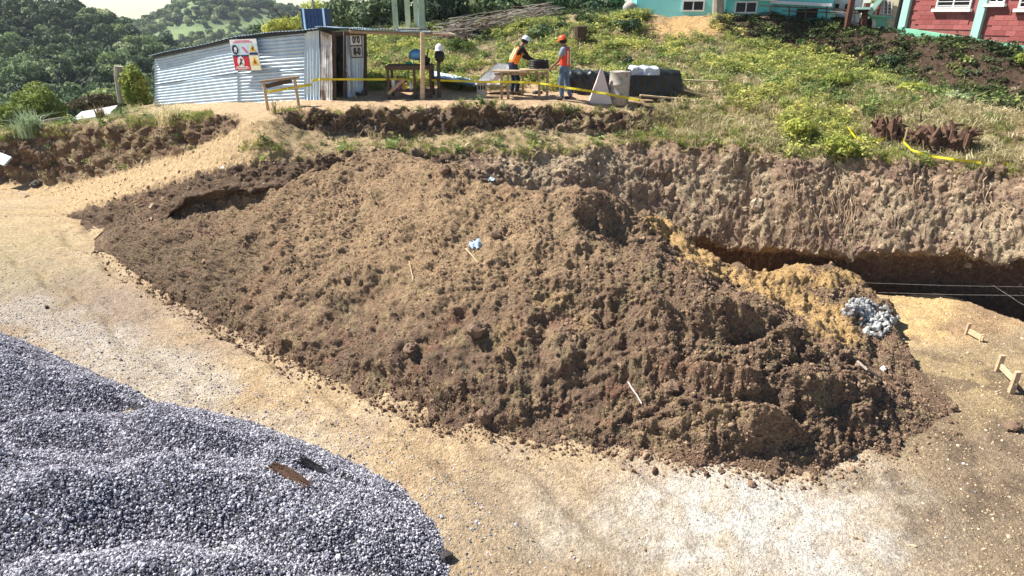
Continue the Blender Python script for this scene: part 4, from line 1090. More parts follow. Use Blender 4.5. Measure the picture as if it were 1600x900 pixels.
bush(1490, 158, 44, 22, 'pale', 'pale green bush farther right on the shade line', 46)
bush(1598, 100, 30, 22, 'lime', 'yellow bush at the right picture edge under the red building', 47)
bush(1582, 80, 12, 20, 'dark', 'small dark plant against the green plinth of the red building', 48, 300, 0.05)
bush(1040, 22, 36, 34, 'pale', 'light leafy bush in front of the left turquoise wall', 49)
bush(985, 50, 46, 28, 'mid', 'green bush left of the orange earth patch', 50)
bush(720, 78, 50, 24, 'lime', 'rounded lime bush right of the awning', 51)
bush(850, 60, 60, 26, 'mid', 'green bush left of the dark stump on the slope', 52)
bush(1275, 28, 14, 30, 'mid', 'thin upright plant by the porch rail', 53, 260, 0.06)
bush(1390, 100, 44, 18, 'dark', 'dark ivy bush on the embankment below the little gabled house', 56)
bush(985, 105, 30, 22, 'dark', 'dark small bush behind the black tarp stack', 58)
bush(505, 190, 36, 26, 'dry', 'tangle of dead roots hanging on the bank below the shed door', 59, 500, 0.05)
# ================================================================ BUILT THINGS
def corr(name, p00, p10, p11, p01, mat_, waves, along='v', amp=0.011, parent=None, sub=6, thick=0.003, jag=0.0):
    """corrugated sheet between four corners (left-bottom, right-bottom, right-top, left-top); ridges run along u when along='u'"""
    p00, p10, p11, p01 = (np.array(tuple(p), float) for p in (p00, p10, p11, p01))
    n = np.cross(p10 - p00, p01 - p00); n /= np.linalg.norm(n)
    k = waves * sub
    if along == 'u': nu, nv = 10, k + 1
    else: nu, nv = k + 1, 8
    u = np.linspace(0, 1, nu)[None, :, None]; v = np.linspace(0, 1, nv)[:, None, None]
    rj = np.random.default_rng(int(abs(p00[0] * 100)))
    G = (p00 * (1 - u) + p10 * u) * (1 - v) + (p01 * (1 - u) + p11 * u) * v
    w = (v if along == 'u' else u) * waves * 2 * math.pi
    G = G + n * (amp * np.cos(w) + 0.012 * np.sin(u * 9 + v * 5 + p00[0]))
    if jag:
        cut = rj.random((1, nu)) * jag
        G[0, :, :] += (p01 - p00)[None] / np.linalg.norm(p01 - p00) * cut[0][:, None]
    F = grid_faces(nv, nu)
    V = np.vstack([G.reshape(-1, 3), (G - n * thick).reshape(-1, 3)])
    # close the rim so that the sheet is a real thin solid
    a = np.arange(nv * nu).reshape(nv, nu); off = nv * nu
    rim = np.concatenate([a[0, :], a[1:, -1], a[-1, ::-1][1:], a[::-1, 0][1:]])
    RF = np.stack([rim[:-1], rim[1:], rim[1:] + off, rim[:-1] + off], -1)
    F = np.vstack([F, F[:, ::-1] + off, RF])
    if parent is not None:
        inv = np.array((Matrix.Translation(parent.location) @ parent.rotation_euler.to_matrix().to_4x4()).inverted())
        V = V @ inv[:3, :3].T + inv[:3, 3]
    me = np_mesh(name, V, F, mat_, smooth=True)
    return link(bpy.data.objects.new(name, me), parent)
def bar(b, p, q, w, h=None):
    """squared timber from p to q"""
    p, q = Vector(p), Vector(q); d = q - p
    m = d.to_track_quat('X', 'Z').to_matrix()
    return b.box((p + q) / 2, (d.length, w, h or w), m)
def face_frame(c, right, up):
    right = Vector(right).normalized(); up = Vector(up).normalized(); n = right.cross(up)
    return lambda x, y, z=0.0: Vector(c) + right * x + up * y + n * z

def on_plane(A, B_, px, py, off=0.0):
    """point of the upright plane through A-B seen at (px, py), off metres in front of it"""
    d0 = (P_D(px, py, 1.0) - CAMP); n = Vector(((B_ - A).y, -(B_ - A).x, 0)).normalized()
    return CAMP + d0 * ((A + n * off - CAMP).dot(n) / d0.dot(n))
# ---------------- shed
sA = P_D(242, 172, 24.6); sB = P_D(375, 162, 21.2); sC = P_D(480, 156, 19.75); sD = P_D(500, 158, 19.45); sE = P_D(519, 160, 19.2)
sF = P_D(536, 160, 19.5); sG = P_D(568, 151, 20.0)
tA = P_up(242, 89, sA); tB = P_up(375, 60, sB); tC = P_up(480, 50, sC); tD = P_up(500, 47, sD); tE = P_up(519, 48, sE); tF = P_up(536, 48, sF); tG = P_up(568, 49, sG)
shed = empty('metal_shed', tuple(sC), 0, 'long shed of pale blue corrugated metal sheets with a dark open doorway', 'shed')
# four runs of sheet along the front, lapping each other
corr('wall_sheet', sA, sB, sB.lerp(tB, 0.52), sA.lerp(tA, 0.52), M['zinc'], 10, 'u', amp=.019, parent=shed, sub=8)
corr('wall_sheet', sA.lerp(tA, 0.5) + Vector((-0.0, -0.02, 0)), sB.lerp(tB, 0.5) + Vector((0, -0.02, 0)), tB + Vector((0, -0.02, 0)), tA + Vector((0, -0.02, 0)), M['zinc'], 10, 'u', amp=.019, parent=shed, sub=8)
o_ = Vector((-0.08, -0.03, 0))
corr('wall_sheet', sB + o_, sC, sC.lerp(tC, 0.49), sB.lerp(tB, 0.5) + o_, M['zinc'], 10, 'u', amp=.019, parent=shed, sub=8)
o2 = Vector((-0.08, -0.05, 0)); o3 = Vector((0, -0.02, 0))
corr('wall_sheet', sB.lerp(tB, 0.48) + o2, sC.lerp(tC, 0.47) + o3, tC + o3, tB + o2, M['zinc'], 10, 'u', amp=.019, parent=shed, sub=8)
corr('corner_sheet', sC + Vector((-0.06, -0.06, -0.05)), sD + Vector((0, -0.03, -0.05)), tD + Vector((0, -0.03, 0)), tC + Vector((-0.06, -0.06, 0)), M['zinc'], 5, 'v', amp=0.018, parent=shed, jag=0.06)
corr('door_leaf', sD + Vector((0.02, -0.04, -0.04)), sE + Vector((0, -0.04, -0.06)), tE + Vector((0, -0.04, -0.12)), tD + Vector((0.02, -0.04, -0.02)), M['zinc_old'], 6, 'v', amp=0.006, parent=shed, jag=0.14)
corr('side_sheet', sF, sF.lerp(sG, 0.5), tF.lerp(tG, 0.5), tF, M['zinc'], 3, 'v', amp=0.018, parent=shed, jag=0.05)
corr('side_sheet', sF.lerp(sG, 0.45) + Vector((0, -0.03, 0.1)), sG + Vector((0, -0.03, 0.1)), tG + Vector((0, -0.03, 0)), tF.lerp(tG, 0.45) + Vector((0, -0.03, 0)), M['zinc'], 4, 'v', amp=0.018, parent=shed, jag=0.12)
bk_ = Vector((0.9, 3.4, -0.1)); bkr = Vector((-1.5, 2.6, -0.1))
b = MB()
for a_, ta_ in ((sA, tA), (sB, tB), (sC, tC), (sE, tE), (sF, tF), (sG, tG)):
    bar(b, a_ + Vector((0.03, 0.07, -0.4)), ta_ + Vector((0.03, 0.07, -0.02)), 0.08)
b.build('frame_post', M['wood_dark'], shed)
corr('back_wall', sG + bkr, sA + bk_ + Vector((1, 0.5, 0)), tA + bk_ + Vector((1, 0.5, -0.1)), tG + bkr + Vector((0, 0, -0.1)), M['zinc_old'], 60, 'v', parent=shed, sub=3)
corr('end_wall', sA + bk_ + Vector((1, 0.5, 0)), sA, tA, tA + bk_ + Vector((1, 0.5, -0.1)), M['zinc_old'], 24, 'v', parent=shed, sub=3)
corr('end_wall', sG + Vector((0, 0.05, 0)), sG + bkr, tG + bkr + Vector((0, 0, -0.1)), tG + Vector((0, 0.05, 0)), M['zinc_old'], 24, 'v', parent=shed, sub=3)
up_ = Vector((0, 0, 0.05)); ov = Vector((0, -0.18, 0.06))
for k, (l_, r_) in enumerate(((tA + Vector((-0.15, 0, 0)), tB), (tB + Vector((-0.08, 0, 0.02)), tD), (tD + Vector((-0.1, 0, 0.03)), tG + Vector((0.1, 0, 0.03))))):
    corr('roof_sheet', l_ + ov, r_ + ov, r_ + (bkr if k == 2 else bk_) + up_, l_ + bk_ + up_ + Vector((0.5 if k == 0 else 0, 0.3 if k == 0 else 0, 0)), M['zinc'], 26, 'v', amp=0.012, parent=shed, sub=8)
b = MB(); bar(b, tA + Vector((0, -0.1, 0.0)), tB + Vector((0, -0.1, 0.0)), 0.05, 0.09); bar(b, tB + Vector((0, -0.11, 0.0)), tC + Vector((0, -0.1, 0.02)), 0.05, 0.09)
b.build('fascia', M['black'], shed)
b = MB(); b.box(tF + Vector((0.0, 0.05, -0.08)), (1.2, 0.06, 0.1)); b.build('lintel', M['wood_dark'], shed)

# ---------------- awning to the right of the shed
w0 = P_y(545, 46, sF.y - .1); w1 = P_y(695, 49, sF.y)
awn = empty('awning', (w1.x, w1.y, w1.z - 2.0), 0, 'thin flat metal awning reaching right from the shed on crooked poles', 'awning')
corr('roof_sheet', w0 + Vector((0, -0.1, 0.02)), w0.lerp(w1, 0.52) + Vector((0, -0.1, 0.03)), w0.lerp(w1, 0.52) + Vector((0.2, 2.4, -0.12)), w0 + Vector((0.2, 2.4, -0.12)), M['zinc'], 16, 'v', amp=0.012, parent=awn, sub=8)
corr('roof_sheet', w0.lerp(w1, 0.5) + Vector((0, -0.13, 0.0)), w1 + Vector((-0.4, -0.1, 0.0)), w1 + Vector((-0.4, 2.2, -0.12)), w0.lerp(w1, 0.5) + Vector((0.2, 2.3, -0.12)), M['zinc'], 16, 'v', amp=0.012, parent=awn, sub=8)
b = MB(); b.tube([w0 + Vector((0, 0, -0.06)), w0.lerp(w1, 0.5) + Vector((0, 0, -0.08)), w1 + Vector((0.25, 0, -0.10))], [0.045, 0.04, 0.035], 8); b.build('beam', M['wood'], awn)
b = MB(); b.tube([w0.lerp(w1, 0.75) + Vector((0, 0.4, -0.03)), w1 + Vector((0.1, 0.2, -0.05)), P_up(712, 54, w1), P_up(726, 62, w1)], [0.04, 0.035, 0.02, 0.012], 6)
b.tube([w1 + Vector((0, 0.5, 0)), P_up(722, 46, w1) + Vector((0, .5, 0)), P_up(736, 38, w1) + Vector((0, .7, 0))], [0.035, 0.025, 0.012], 6); b.build('rafter_branch', M['bark_grey'], awn)
pb = P_D(659, 154, 19.0); pt = P_up(660, 50, pb)
b = MB(); b.tube([pb + Vector((0, 0, -0.3)), pb.lerp(pt, 0.5) + Vector((0.015, 0, 0)), pt], [0.075, 0.07, 0.06], 10); b.build('pole', M['wood_pale'], awn)

# safety board on the shed wall
def flat_sign(name, corners, label, cat='sign'):
    """corners: bottom-left, bottom-right, top-left (world)"""
    bl, br, tl = (Vector(c) for c in corners)
    W, Hh = (br - bl).length, (tl - bl).length
    rx = br - bl; rx.z *= .45; rx.normalize(); nz = rx.cross(Vector((0, 0, 1))).normalized(); ry = nz.cross(rx)
    m = Matrix((rx, ry, nz)).transposed()
    o = empty(name, tuple(bl), 0, label, cat)
    o.rotation_euler = m.to_euler()
    return o, W, Hh
def pl_(o, name, m_, shapes, z=0.004, t=0.003):
    b = MB()
    for s in shapes:
        b.prism([(x, y, z) for x, y in s], (0, 0, t))
    return link(bpy.data.objects.new(name, b.mesh(name, m_)), o)
def rect(x, y, w, h): return [(x, y), (x + w, y), (x + w, y + h), (x, y + h)]
def circ(x, y, r, n=20, a0=0, a1=2 * math.pi, r2=None):
    return [(x + r * math.cos(a0 + (a1 - a0) * k / n), y + (r2 or r) * math.sin(a0 + (a1 - a0) * k / n)) for k in range(n)]
def tri(x, y, r): return [(x - r, y - r * 0.6), (x + r, y - r * 0.6), (x, y + r * 0.95)]
def slug(x0, y0, x1, y1, w):
    dx, dy = x1 - x0, y1 - y0; l = math.hypot(dx, dy); nx, ny = -dy / l * w / 2, dx / l * w / 2
    return [(x0 - nx, y0 - ny), (x1 - nx, y1 - ny), (x1 + nx, y1 + ny), (x0 + nx, y0 + ny)]
M['red'] = mat('red_print', (0.55, 0.02, 0.04), 0.5, 0.08, 10, 0)
M['ink'] = mat('dark_blue_print', (0.015, 0.02, 0.08), 0.5, 0.08, 10, 0)
M['inkblack'] = mat('black_print', (0.012, 0.012, 0.012), 0.5, 0.08, 10, 0)
M['amber'] = mat('amber_print', (0.75, 0.42, 0.02), 0.5, 0.08, 10, 0)
M['skyprint'] = mat('pale_blue_print', (0.50, 0.68, 0.75), 0.5, 0.06, 10, 0)
M['cream'] = mat('cream_print', (0.78, 0.74, 0.50), 0.5, 0.05, 10, 0)
M['pinkprint'] = mat('magenta_print', (0.60, 0.12, 0.25), 0.5, 0.05, 10, 0)
q0 = on_plane(sB, sC, 367.5, 110.5, .12); q1 = on_plane(sB, sC, 408, 106.5, .12); q2 = on_plane(sB, sC, 368, 64, .12)
so, SW, SH = flat_sign('safety_board', (q0, q1, q2), 'white safety board with red, blue and yellow pictograms on the shed wall')
pl_(so, 'board', M['white'], [rect(0, 0, SW, SH)], -0.012, 0.014)
pl_(so, 'title_line', M['pinkprint'], [rect(SW * .12, SH * .90, SW * .72, SH * .025), rect(SW * .2, SH * .945, SW * .55, SH * .02)])
pl_(so, 'blue_panel', M['skyprint'], [rect(SW * .02, SH * .50, SW * .29, SH * .36), rect(SW * .34, SH * .50, SW * .29, SH * .36), rect(SW * .67, SH * .50, SW * .31, SH * .36)])
pl_(so, 'caption', M['ink'], [rect(SW * .02, SH * .455, SW * .29, SH * .05), rect(SW * .34, SH * .455, SW * .29, SH * .05), rect(SW * .67, SH * .50, SW * .31, SH * .07)], 0.008)
pl_(so, 'red_panel', M['red'], [rect(SW * .02, SH * .02, SW * .60, SH * .43)], 0.004)
pl_(so, 'cream_panel', M['cream'], [rect(SW * .65, SH * .02, SW * .33, SH * .46)], 0.004)
pl_(so, 'warning_triangle', M['amber'], [tri(SW * .82, SH * .70, SW * .12), tri(SW * .82, SH * .29, SW * .13)], 0.009)
pl_(so, 'triangle_figure', M['inkblack'], [slug(SW * .80, SH * .66, SW * .84, SH * .75, SW * .03), slug(SW * .79, SH * .72, SW * .86, SH * .66, SW * .02), slug(SW * .80, SH * .25, SW * .83, SH * .34, SW * .03), slug(SW * .80, SH * .25, SW * .87, SH * .25, SW * .025)], 0.013)
pl_(so, 'mandatory_disc', M['ink'], [circ(SW * .16, SH * .68, SW * .12)], 0.009)
pl_(so, 'helmet_figure', M['white'], [circ(SW * .18, SH * .70, SW * .05, 12), slug(SW * .13, SH * .60, SW * .16, SH * .68, SW * .03), slug(SW * .20, SH * .59, SW * .19, SH * .66, SW * .03)], 0.013)
pl_(so, 'glove_figure', M['pinkprint'], [slug(SW * .42, SH * .74, SW * .52, SH * .72, SW * .04), slug(SW * .50, SH * .70, SW * .60, SH * .58, SW * .07)], 0.009)
pl_(so, 'prohibition_disc', M['white'], [circ(SW * .30, SH * .29, SW * .13)], 0.009)
pl_(so, 'walking_figure', M['inkblack'], [slug(SW * .30, SH * .24, SW * .31, SH * .34, SW * .04), slug(SW * .31, SH * .27, SW * .25, SH * .19, SW * .03), slug(SW * .30, SH * .27, SW * .36, SH * .20, SW * .03), circ(SW * .31, SH * .37, SW * .025, 10), slug(SW * .22, SH * .20, SW * .38, SH * .38, SW * .018)], 0.013)
pl_(so, 'warning_text', M['white'], [rect(SW * .10, SH * .11, SW * .44, SH * .025), rect(SW * .06, SH * .07, SW * .52, SH * .02), rect(SW * .14, SH * .045, SW * .34, SH * .012)], 0.009)
# lettered tin sheet beside the door
def text_part(o, name, txt, x, y, size, m_, z=0.016, ext=0.003, sx=1.0):
    cu = bpy.data.curves.new(name, 'FONT'); cu.body = txt; cu.size = size; cu.extrude = ext; cu.offset = size * .035; cu.align_x = 'CENTER'
    t = bpy.data.objects.new(name, cu); COL.objects.link(t)
    bpy.context.view_layer.update()
    me = bpy.data.meshes.new_from_object(t.evaluated_get(bpy.context.evaluated_depsgraph_get()))
    bpy.data.objects.remove(t)
    me.materials.clear(); me.materials.append(m_)
    q = link(bpy.data.objects.new(name, me), o); q.location = (x, y, z); q.scale = (sx, 1, 1)
    return q
ts, TW, TH = flat_sign('lettered_sheet', (on_plane(sF, sG, 549, 91, .26), on_plane(sF, sG, 567.5, 90, .26), on_plane(sF, sG, 549, 52, .26)), 'weathered sheet with large dark numerals at the right of the shed door')
pl_(ts, 'sheet', M['zinc_old'], [rect(0, 0, TW, TH)], -0.01, 0.012)
pl_(ts, 'border', M['wood_dark'], [rect(0, TH - .03, TW, .03), rect(0, 0, TW, .03), rect(0, 0, .02, TH), rect(TW - .02, 0, .02, TH), rect(0, TH * .47, TW, .035)], 0.004)
text_part(ts, 'numerals', '060', TW / 2, TH * .60, TH * .40, M['inkblack'], sx=0.62)
text_part(ts, 'numerals', '8-0', TW / 2, TH * .13, TH * .40, M['inkblack'], sx=0.68)
b = MB(); b.box((TW / 2, TH * .60 + .1, 0.0035), (TW * .9, .3, .003))
link(bpy.data.objects.new('pale_field', b.mesh('pale_field', M['white'])), ts)

# blue water tank behind the roof line
p = P_D(492, 44, 22.0)
tank = empty('water_tank', (p.x, p.y, p.z - 0.3), 0, 'dark blue square water tank standing behind the shed roof', 'tank')
M['blue'] = mat('dark_blue_plastic', (0.02, 0.04, 0.10), 0.4, 0.3, 5, 0.1, 20)
b = MB(); b.box(p + Vector((0, 0.4, 0.12)), (0.86, 0.8, 0.9)); b.box(p + Vector((0, 0.4, 0.59)), (0.92, 0.86, 0.05))
for k in range(5): b.box(p + Vector((-0.26 + 0.13 * k, -0.01, 0.15)), (0.03, 0.04, 0.5))
b.build('body', M['blue'], tank)
for sx in (-0.32, 0.36):
    b = MB(); b.box(p + Vector((sx, -0.04, 0.16)), (0.06, 0.05, 0.95)); b.build('upright', M['zinc'], tank)
b = MB(); b.box(p + Vector((0, -0.03, -0.05)), (0.5, 0.03, 0.05)); b.build('shelf_lip', M['skyprint'], tank)
b = MB(); b.box(p + Vector((0, 0.5, -1.2)), (1.0, 0.8, 1.8)); b.build('stand', M['wood_dark'], tank)
b = MB(); q = P_D(491, 30, 24); b.tube([q + Vector((0, 0, -2)), q + Vector((0.02, 0, 1.5))], 0.04, 8)
tag(b.build('pipe_post', M['bark_grey'], origin=q), 'thin pale post sticking up right behind the blue tank', 'post')

# pale green columns
p = P_D(640, 46, 30)
tw = empty('column_frame', (p.x, p.y, p.z - 0.5), 0, 'pale green open concrete frame of four columns above the shed awning', 'tower')
M['palegreen'] = mat('pale_green_paint', (0.52, 0.60, 0.44), 0.7, 0.12, 6, 0.1, 30, stain=((0.3, 0.33, 0.25), 0.6))
for px_, dy_, w_ in ((618.5, 0, 0.22), (633, 1.0, 0.22), (646, 1.1, 0.2), (660, 0, 0.26)):
    q = P_D(px_, 42, 30); b = MB(); b.box(q + Vector((0, dy_, 1.2)), (w_, w_, 4.0)); b.build('column', M['palegreen'], tw)
b = MB(); b.box(p + Vector((0, 0.5, 3.2)), (1.7, 1.7, 0.2)); b.build('top_slab', M['palegreen'], tw)
b = MB(); b.box(p + Vector((0.52, 0.1, 0.45)), (0.24, 0.1, 0.6)); b.build('low_panel', M['skyprint'], tw)
b = MB(); b.box(p + Vector((0.0, 0.5, -0.1)), (1.6, 1.6, 0.3)); b.build('plinth', M['concrete'], tw)

# ---------------- bench under the awning with things on it
p0 = P_D(606, 152, 19.2); p1 = P_D(676, 150, 19.3)
z0 = min(p0.z, p1.z)
wb = empty('work_bench', (p0.x, p0.y, z0), 0, 'rough dark timber work bench under the awning, cluttered with shelves', 'bench')
bx = p0.x; L_ = p1.x - p0.x
b = MB(); b.box((bx + L_ * .5, p0.y + .35, z0 + .84), (L_ * 1.02, .8, .12), jit=.008); b.build('top', M['wood_dark'], wb)
for dx, dy in ((.04, 0), (L_ * .62, 0), (.04, .7), (L_ * .97, .05), (L_ * .97, .7)):
    b = MB(); bar(b, (bx + dx, p0.y + dy, z0 - .15), (bx + dx + .01, p0.y + dy, z0 + .78), .07); b.build('leg', M['wood_dark'], wb)
b = MB(); b.box((bx + L_ * .5, p0.y + .3, z0 + .17), (L_ * .95, .6, .05), jit=.008); b.build('shelf', M['wood_dark'], wb)
b = MB(); bar(b, (bx + .02, p0.y - .05, z0 + .1), (bx + L_ * .40, p0.y - .05, z0 + .52), .05, .09); b.build('brace', M['wood'], wb)
def small(name, b, m_, at_, label, cat, grp=None, smooth=True):
    o = b.build(name, m_, smooth=smooth, origin=at_); return tag(o, label, cat, grp)
for k, (px_, c_, lab, cat, hh, rr) in enumerate(((616, 'white', 'tall white jug on the shelf of the dark work bench', 'jug', .34, .06), (623, 'purple', 'purple bottle beside the white jug on the bench shelf', 'bottle', .3, .04), (632, 'orange', 'orange cup shaped funnel on the bench shelf right of the purple bottle', 'funnel', .28, .05), (643, 'white', 'white drink bottle on the bench shelf near the pole', 'bottle', .24, .035), (648, 'green', 'green bottle on the bench shelf behind the pole', 'bottle', .24, .035))):
    if 'lilac' not in M:
        M['lilac'] = mat('purple_plastic', (0.30, 0.12, 0.40), .4, .1); M['orangep'] = mat('orange_plastic', (0.62, 0.28, 0.08), .5, .1); M['greenp'] = mat('green_plastic', (0.05, 0.28, 0.16), .5, .1)
    m_ = {'white': M['white'], 'purple': M['lilac'], 'orange': M['orangep'], 'green': M['greenp']}[c_]
    x = P_D(px_, 140, 19.3).x; q = Vector((x, p0.y + .12, z0 + .196))
    b = MB(); b.lathe(q, [(rr, 0), (rr * 1.05, hh * .1), (rr, hh * .7), (rr * .4, hh * .85), (rr * .4, hh)], 12)
    small(('jug', 'bottle', 'funnel', 'bottle', 'bottle')[k], b, m_, q, lab, cat)
q = Vector((P_D(641, 118, 19.3).x, p0.y + .25, z0 + .90))
b = MB(); b.ball(q + Vector((0, 0, .05)), (.1, .1, .05), 12, 6, .1, 3); small('green_cap', b, M['greenp'], q, 'small green cloth cap lying on the bench top', 'cap')
M['bluebag'] = mat('blue_bag', (0.10, 0.30, 0.55), .45, .3, 6, .5, 12, stain=((0.5, 0.6, 0.7), .6))
q = P_y(653, 104, wb.location.y + .3)
b = MB(); b.ball(q + Vector((0, 0, .33)), (.26, .18, .15), 16, 9, .16, 8); b.tube([q + Vector((-.12, 0, .25)), q + Vector((-.14, 0, -.12))], .012, 6); b.tube([q + Vector((.12, 0, .25)), q + Vector((.16, 0, -.12))], .012, 6)
small('blue_bag', b, M['bluebag'], q, 'crumpled blue bag propped above the work bench behind the pole', 'bag')
b = MB(); q = Vector((P_D(668, 112, 19.5).x, p0.y + .3, z0 + .9)); b.ball(q + Vector((0, 0, .1)), (.16, .14, .14), 10, 6, .3, 9); b.tube([q + Vector((0, 0, .1)), q + Vector((.1, 0, .42))], .02, 6)
small('tool_pile', b, M['black'], q, 'heap of dark tools on the right end of the work bench', 'tools', smooth=False)

# dark post wearing a white helmet and black cloth
pb = P_D(686, 151, 19.3)
po = empty('tool_post', tuple(pb), 0, 'dark upright post right of the awning, wrapped in black cloth', 'post')
b = MB(); b.tube([pb + Vector((0, 0, -.3)), pb + Vector((.02, 0, .8)), P_up(686, 72, pb)], [.055, .05, .05], 8); b.build('pole', M['wood_dark'], po)
b = MB(); c0 = P_up(687, 88, pb)
b.lathe(c0, [(.05, -.17), (.12, -.12), (.15, 0), (.13, .1), (.06, .18)], 12); b.build('black_cloth', M['black'], po, True)
c1 = P_up(686.5, 75, pb) + Vector((0, -.04, 0))
b = MB(); b.lathe(c1, [(.15, -.07), (.13, -.06), (.125, .0), (.1, .07), (.05, .115), (.01, .125)], 16); b.box(c1 + Vector((-.05, -.12, -.065)), (.16, .1, .015))
tag(b.build('white_helmet', M['white'], smooth=True, origin=c1), 'white hard hat hung on the dark post beside the awning', 'helmet')

# rail in front of the shed
r0 = hit(419, 172, ('hill',)); r1 = hit(467, 166, ('hill',))
rl = empty('wooden_rail', tuple(r0), 0, 'short wooden rail on two posts in front of the shed wall', 'rail')
for r_ in (r0, r1):
    b = MB(); b.tube([r_ + Vector((0, 0, -.2)), r_ + Vector((-.02, 0, .78))], [.05, .045], 7); b.build('post', M['wood_pale'], rl)
b = MB(); bar(b, r0 + Vector((-.12, .03, .78)), r1 + Vector((.1, .03, .80)), .16, .06); b.build('top_board', M['wood'], rl)
b = MB(); bar(b, r0 + Vector((.04, -.02, .66)), r1 + Vector((-.1, -.02, .72)), .03, .12); b.build('face_board', M['wood_dark'], rl)

# leaning stick and dirt by the right shed wall
q1 = P_D(558, 158, 19.2); q0 = on_plane(sF, sG, 540, 108, .1)
b = MB(); b.tube([q0, q0.lerp(q1, .5) + Vector((.02, 0, 0)), q1], [.018, .022, .02], 6)
tag(b.build('leaning_stick', M['bark_grey'], origin=q1), 'thin stick leaning against the sheet right of the shed door', 'stick')

# ---------------- corrugated sheets lying behind the workers
def sheet_stack(name, A, B_, C_, D_, label, n, m_, waves, along):
    o = empty(name, tuple(A), 0, label, 'metal sheets')
    nn = (Vector(B_) - Vector(A)).cross(Vector(D_) - Vector(A)).normalized()
    for k in range(n):
        w = nn * (0.03 * (k - n)) + Vector((0.03 * k, -.01 * k, 0))
        corr('sheet', Vector(A) + w, Vector(B_) + w, Vector(C_) + w, Vector(D_) + w, m_, waves, along, amp=.012, parent=o, sub=5)
    return o
sheet_stack('leaning_sheets', P_D(738, 131, 19.9), P_D(779, 131, 19.7), P_y(797, 99, 21.3), P_y(776, 97, 21.6), 'grey corrugated sheets leaning up behind the left worker', 2, M['zinc_old'], 12, 'v')
sheet_stack('lying_sheets', P_D(672, 118, 20.9), P_D(743, 131, 20.1), P_y(740, 124, 21.9), P_y(672, 109, 23.2), 'flat stack of corrugated sheets sloping down right of the dark post', 3, M['zinc'], 7, 'u')

# concrete block and rebar cage
q = hit(753, 153, ('hill',))
cb = empty('concrete_block', tuple(q), 0, 'small rough concrete block standing left of the workers', 'block')
b = MB(); b.box(q + Vector((0, .15, .22)), (.3, .3, .5), jit=.02); b.build('body', M['concrete'], cb)
b = MB()
for k in range(3): b.box(q + Vector((-.08 + .08 * k, .0, .3)), (.05, .02, .12))
b.build('recess', M['dark'], cb)
q0 = hit(764, 150, ('hill',)); q1 = hit(792, 150, ('hill',))
cg = empty('rebar_cage', tuple(q0), 0, 'low rusty rebar cage lying right of the concrete block', 'rebar')
b = MB()
for dy in (0, .18):
    for dz in (.06, .26): b.tube([q0 + Vector((0, dy, dz)), q1 + Vector((0, dy, dz))], .012, 5)
b.build('long_bar', M['wood_dark'], cg)
for k in range(9):
    c_ = q0.lerp(q1, (k + .5) / 9); b = MB()
    b.tube([c_ + Vector((0, 0, .04)), c_ + Vector((0, 0, .28)), c_ + Vector((0, .18, .28)), c_ + Vector((0, .18, .04)), c_ + Vector((0, 0, .04))], .011, 4); b.build('stirrup', M['wood_dark'], cg)

# ---------------- work table of the two men
t0 = hit(787, 155, ('hill',)); t1 = hit(860, 154, ('hill',))
zt = (t0.z + t1.z) / 2
tb_ = empty('work_table', (t0.x, t0.y, zt), 0, 'long rough plank table between the two workers', 'table')
xa = P_y(767, 118, t0.y).x; xb = P_y(862, 118, t0.y).x
for k, (dx0, dx1, dy, dz) in enumerate(((0, -.75, 0, .0), (.1, -.55, .17, .005), (.05, -.9, .34, 0))):
    b = MB(); b.box(((xa + dx0 + xb + dx1) / 2, t0.y + .02 + dy, zt + .78 + dz), (xb + dx1 - xa - dx0, .16, .04), jit=.006); b.build('plank', M['wood_pale'], tb_)
b = MB(); b.box((xb - .45, t0.y + .1, zt + .82), (.95, .15, .04), jit=.006); b.build('plank', M['wood_pale'], tb_)
b = MB(); b.box((xb - .5, t0.y + .32, zt + .815), (.9, .15, .04), jit=.006); b.build('plank', M['wood_pale'], tb_)
for px_, dy in ((784, 0), (794, 0.02), (817, .42), (842.5, 0), (855, .1)):
    x = P_D(px_, 150, depth(t0)).x; b = MB(); bar(b, (x, t0.y + dy, zt - .15), (x, t0.y + dy, zt + .76), .075, .075); b.build('leg', M['wood'], tb_)
b = MB(); bar(b, (xa + .1, t0.y + .1, zt + .7), (xb - .1, t0.y + .12, zt + .72), .05, .06); b.build('rail', M['wood'], tb_)
q = Vector((P_D(842, 112, depth(t0)).x, t0.y + .35, zt + .835))
wh = empty('wire_coils', tuple(q), 0, 'stack of dark coiled wire on the table between the workers', 'wire coils')
for k in range(4):
    b = MB(); ring = [q + Vector((.27 * math.cos(a / 20 * 6.283), .2 * math.sin(a / 20 * 6.283), .04 + .062 * k + .006 * math.sin(a))) for a in range(21)]
    b.tube(ring, .033, 6, False); b.build('coil', M['black'], wh)
q = hit(840, 148, ('hill',))
b = MB(); b.ball(q + Vector((0, .2, .04)), (.18, .1, .06), 10, 6, .2, 4); small('dark_cloth', b, M['black'], q, 'dark rag lying on the ground under the work table', 'rag')
q0 = P_D(893, 153, 19.2); b = MB(); b.tube([hit(889, 154, ('hill',)) + Vector((0, 0, -.02)), q0 + Vector((.03, 0, .12)), q0 + Vector((.1, 0, .24))], [.018, .014, .01], 6)
tag(b.build('short_stick', M['bark'], origin=q0), 'short dark stick poking from the ground right of the worker in the orange helmet', 'stick')

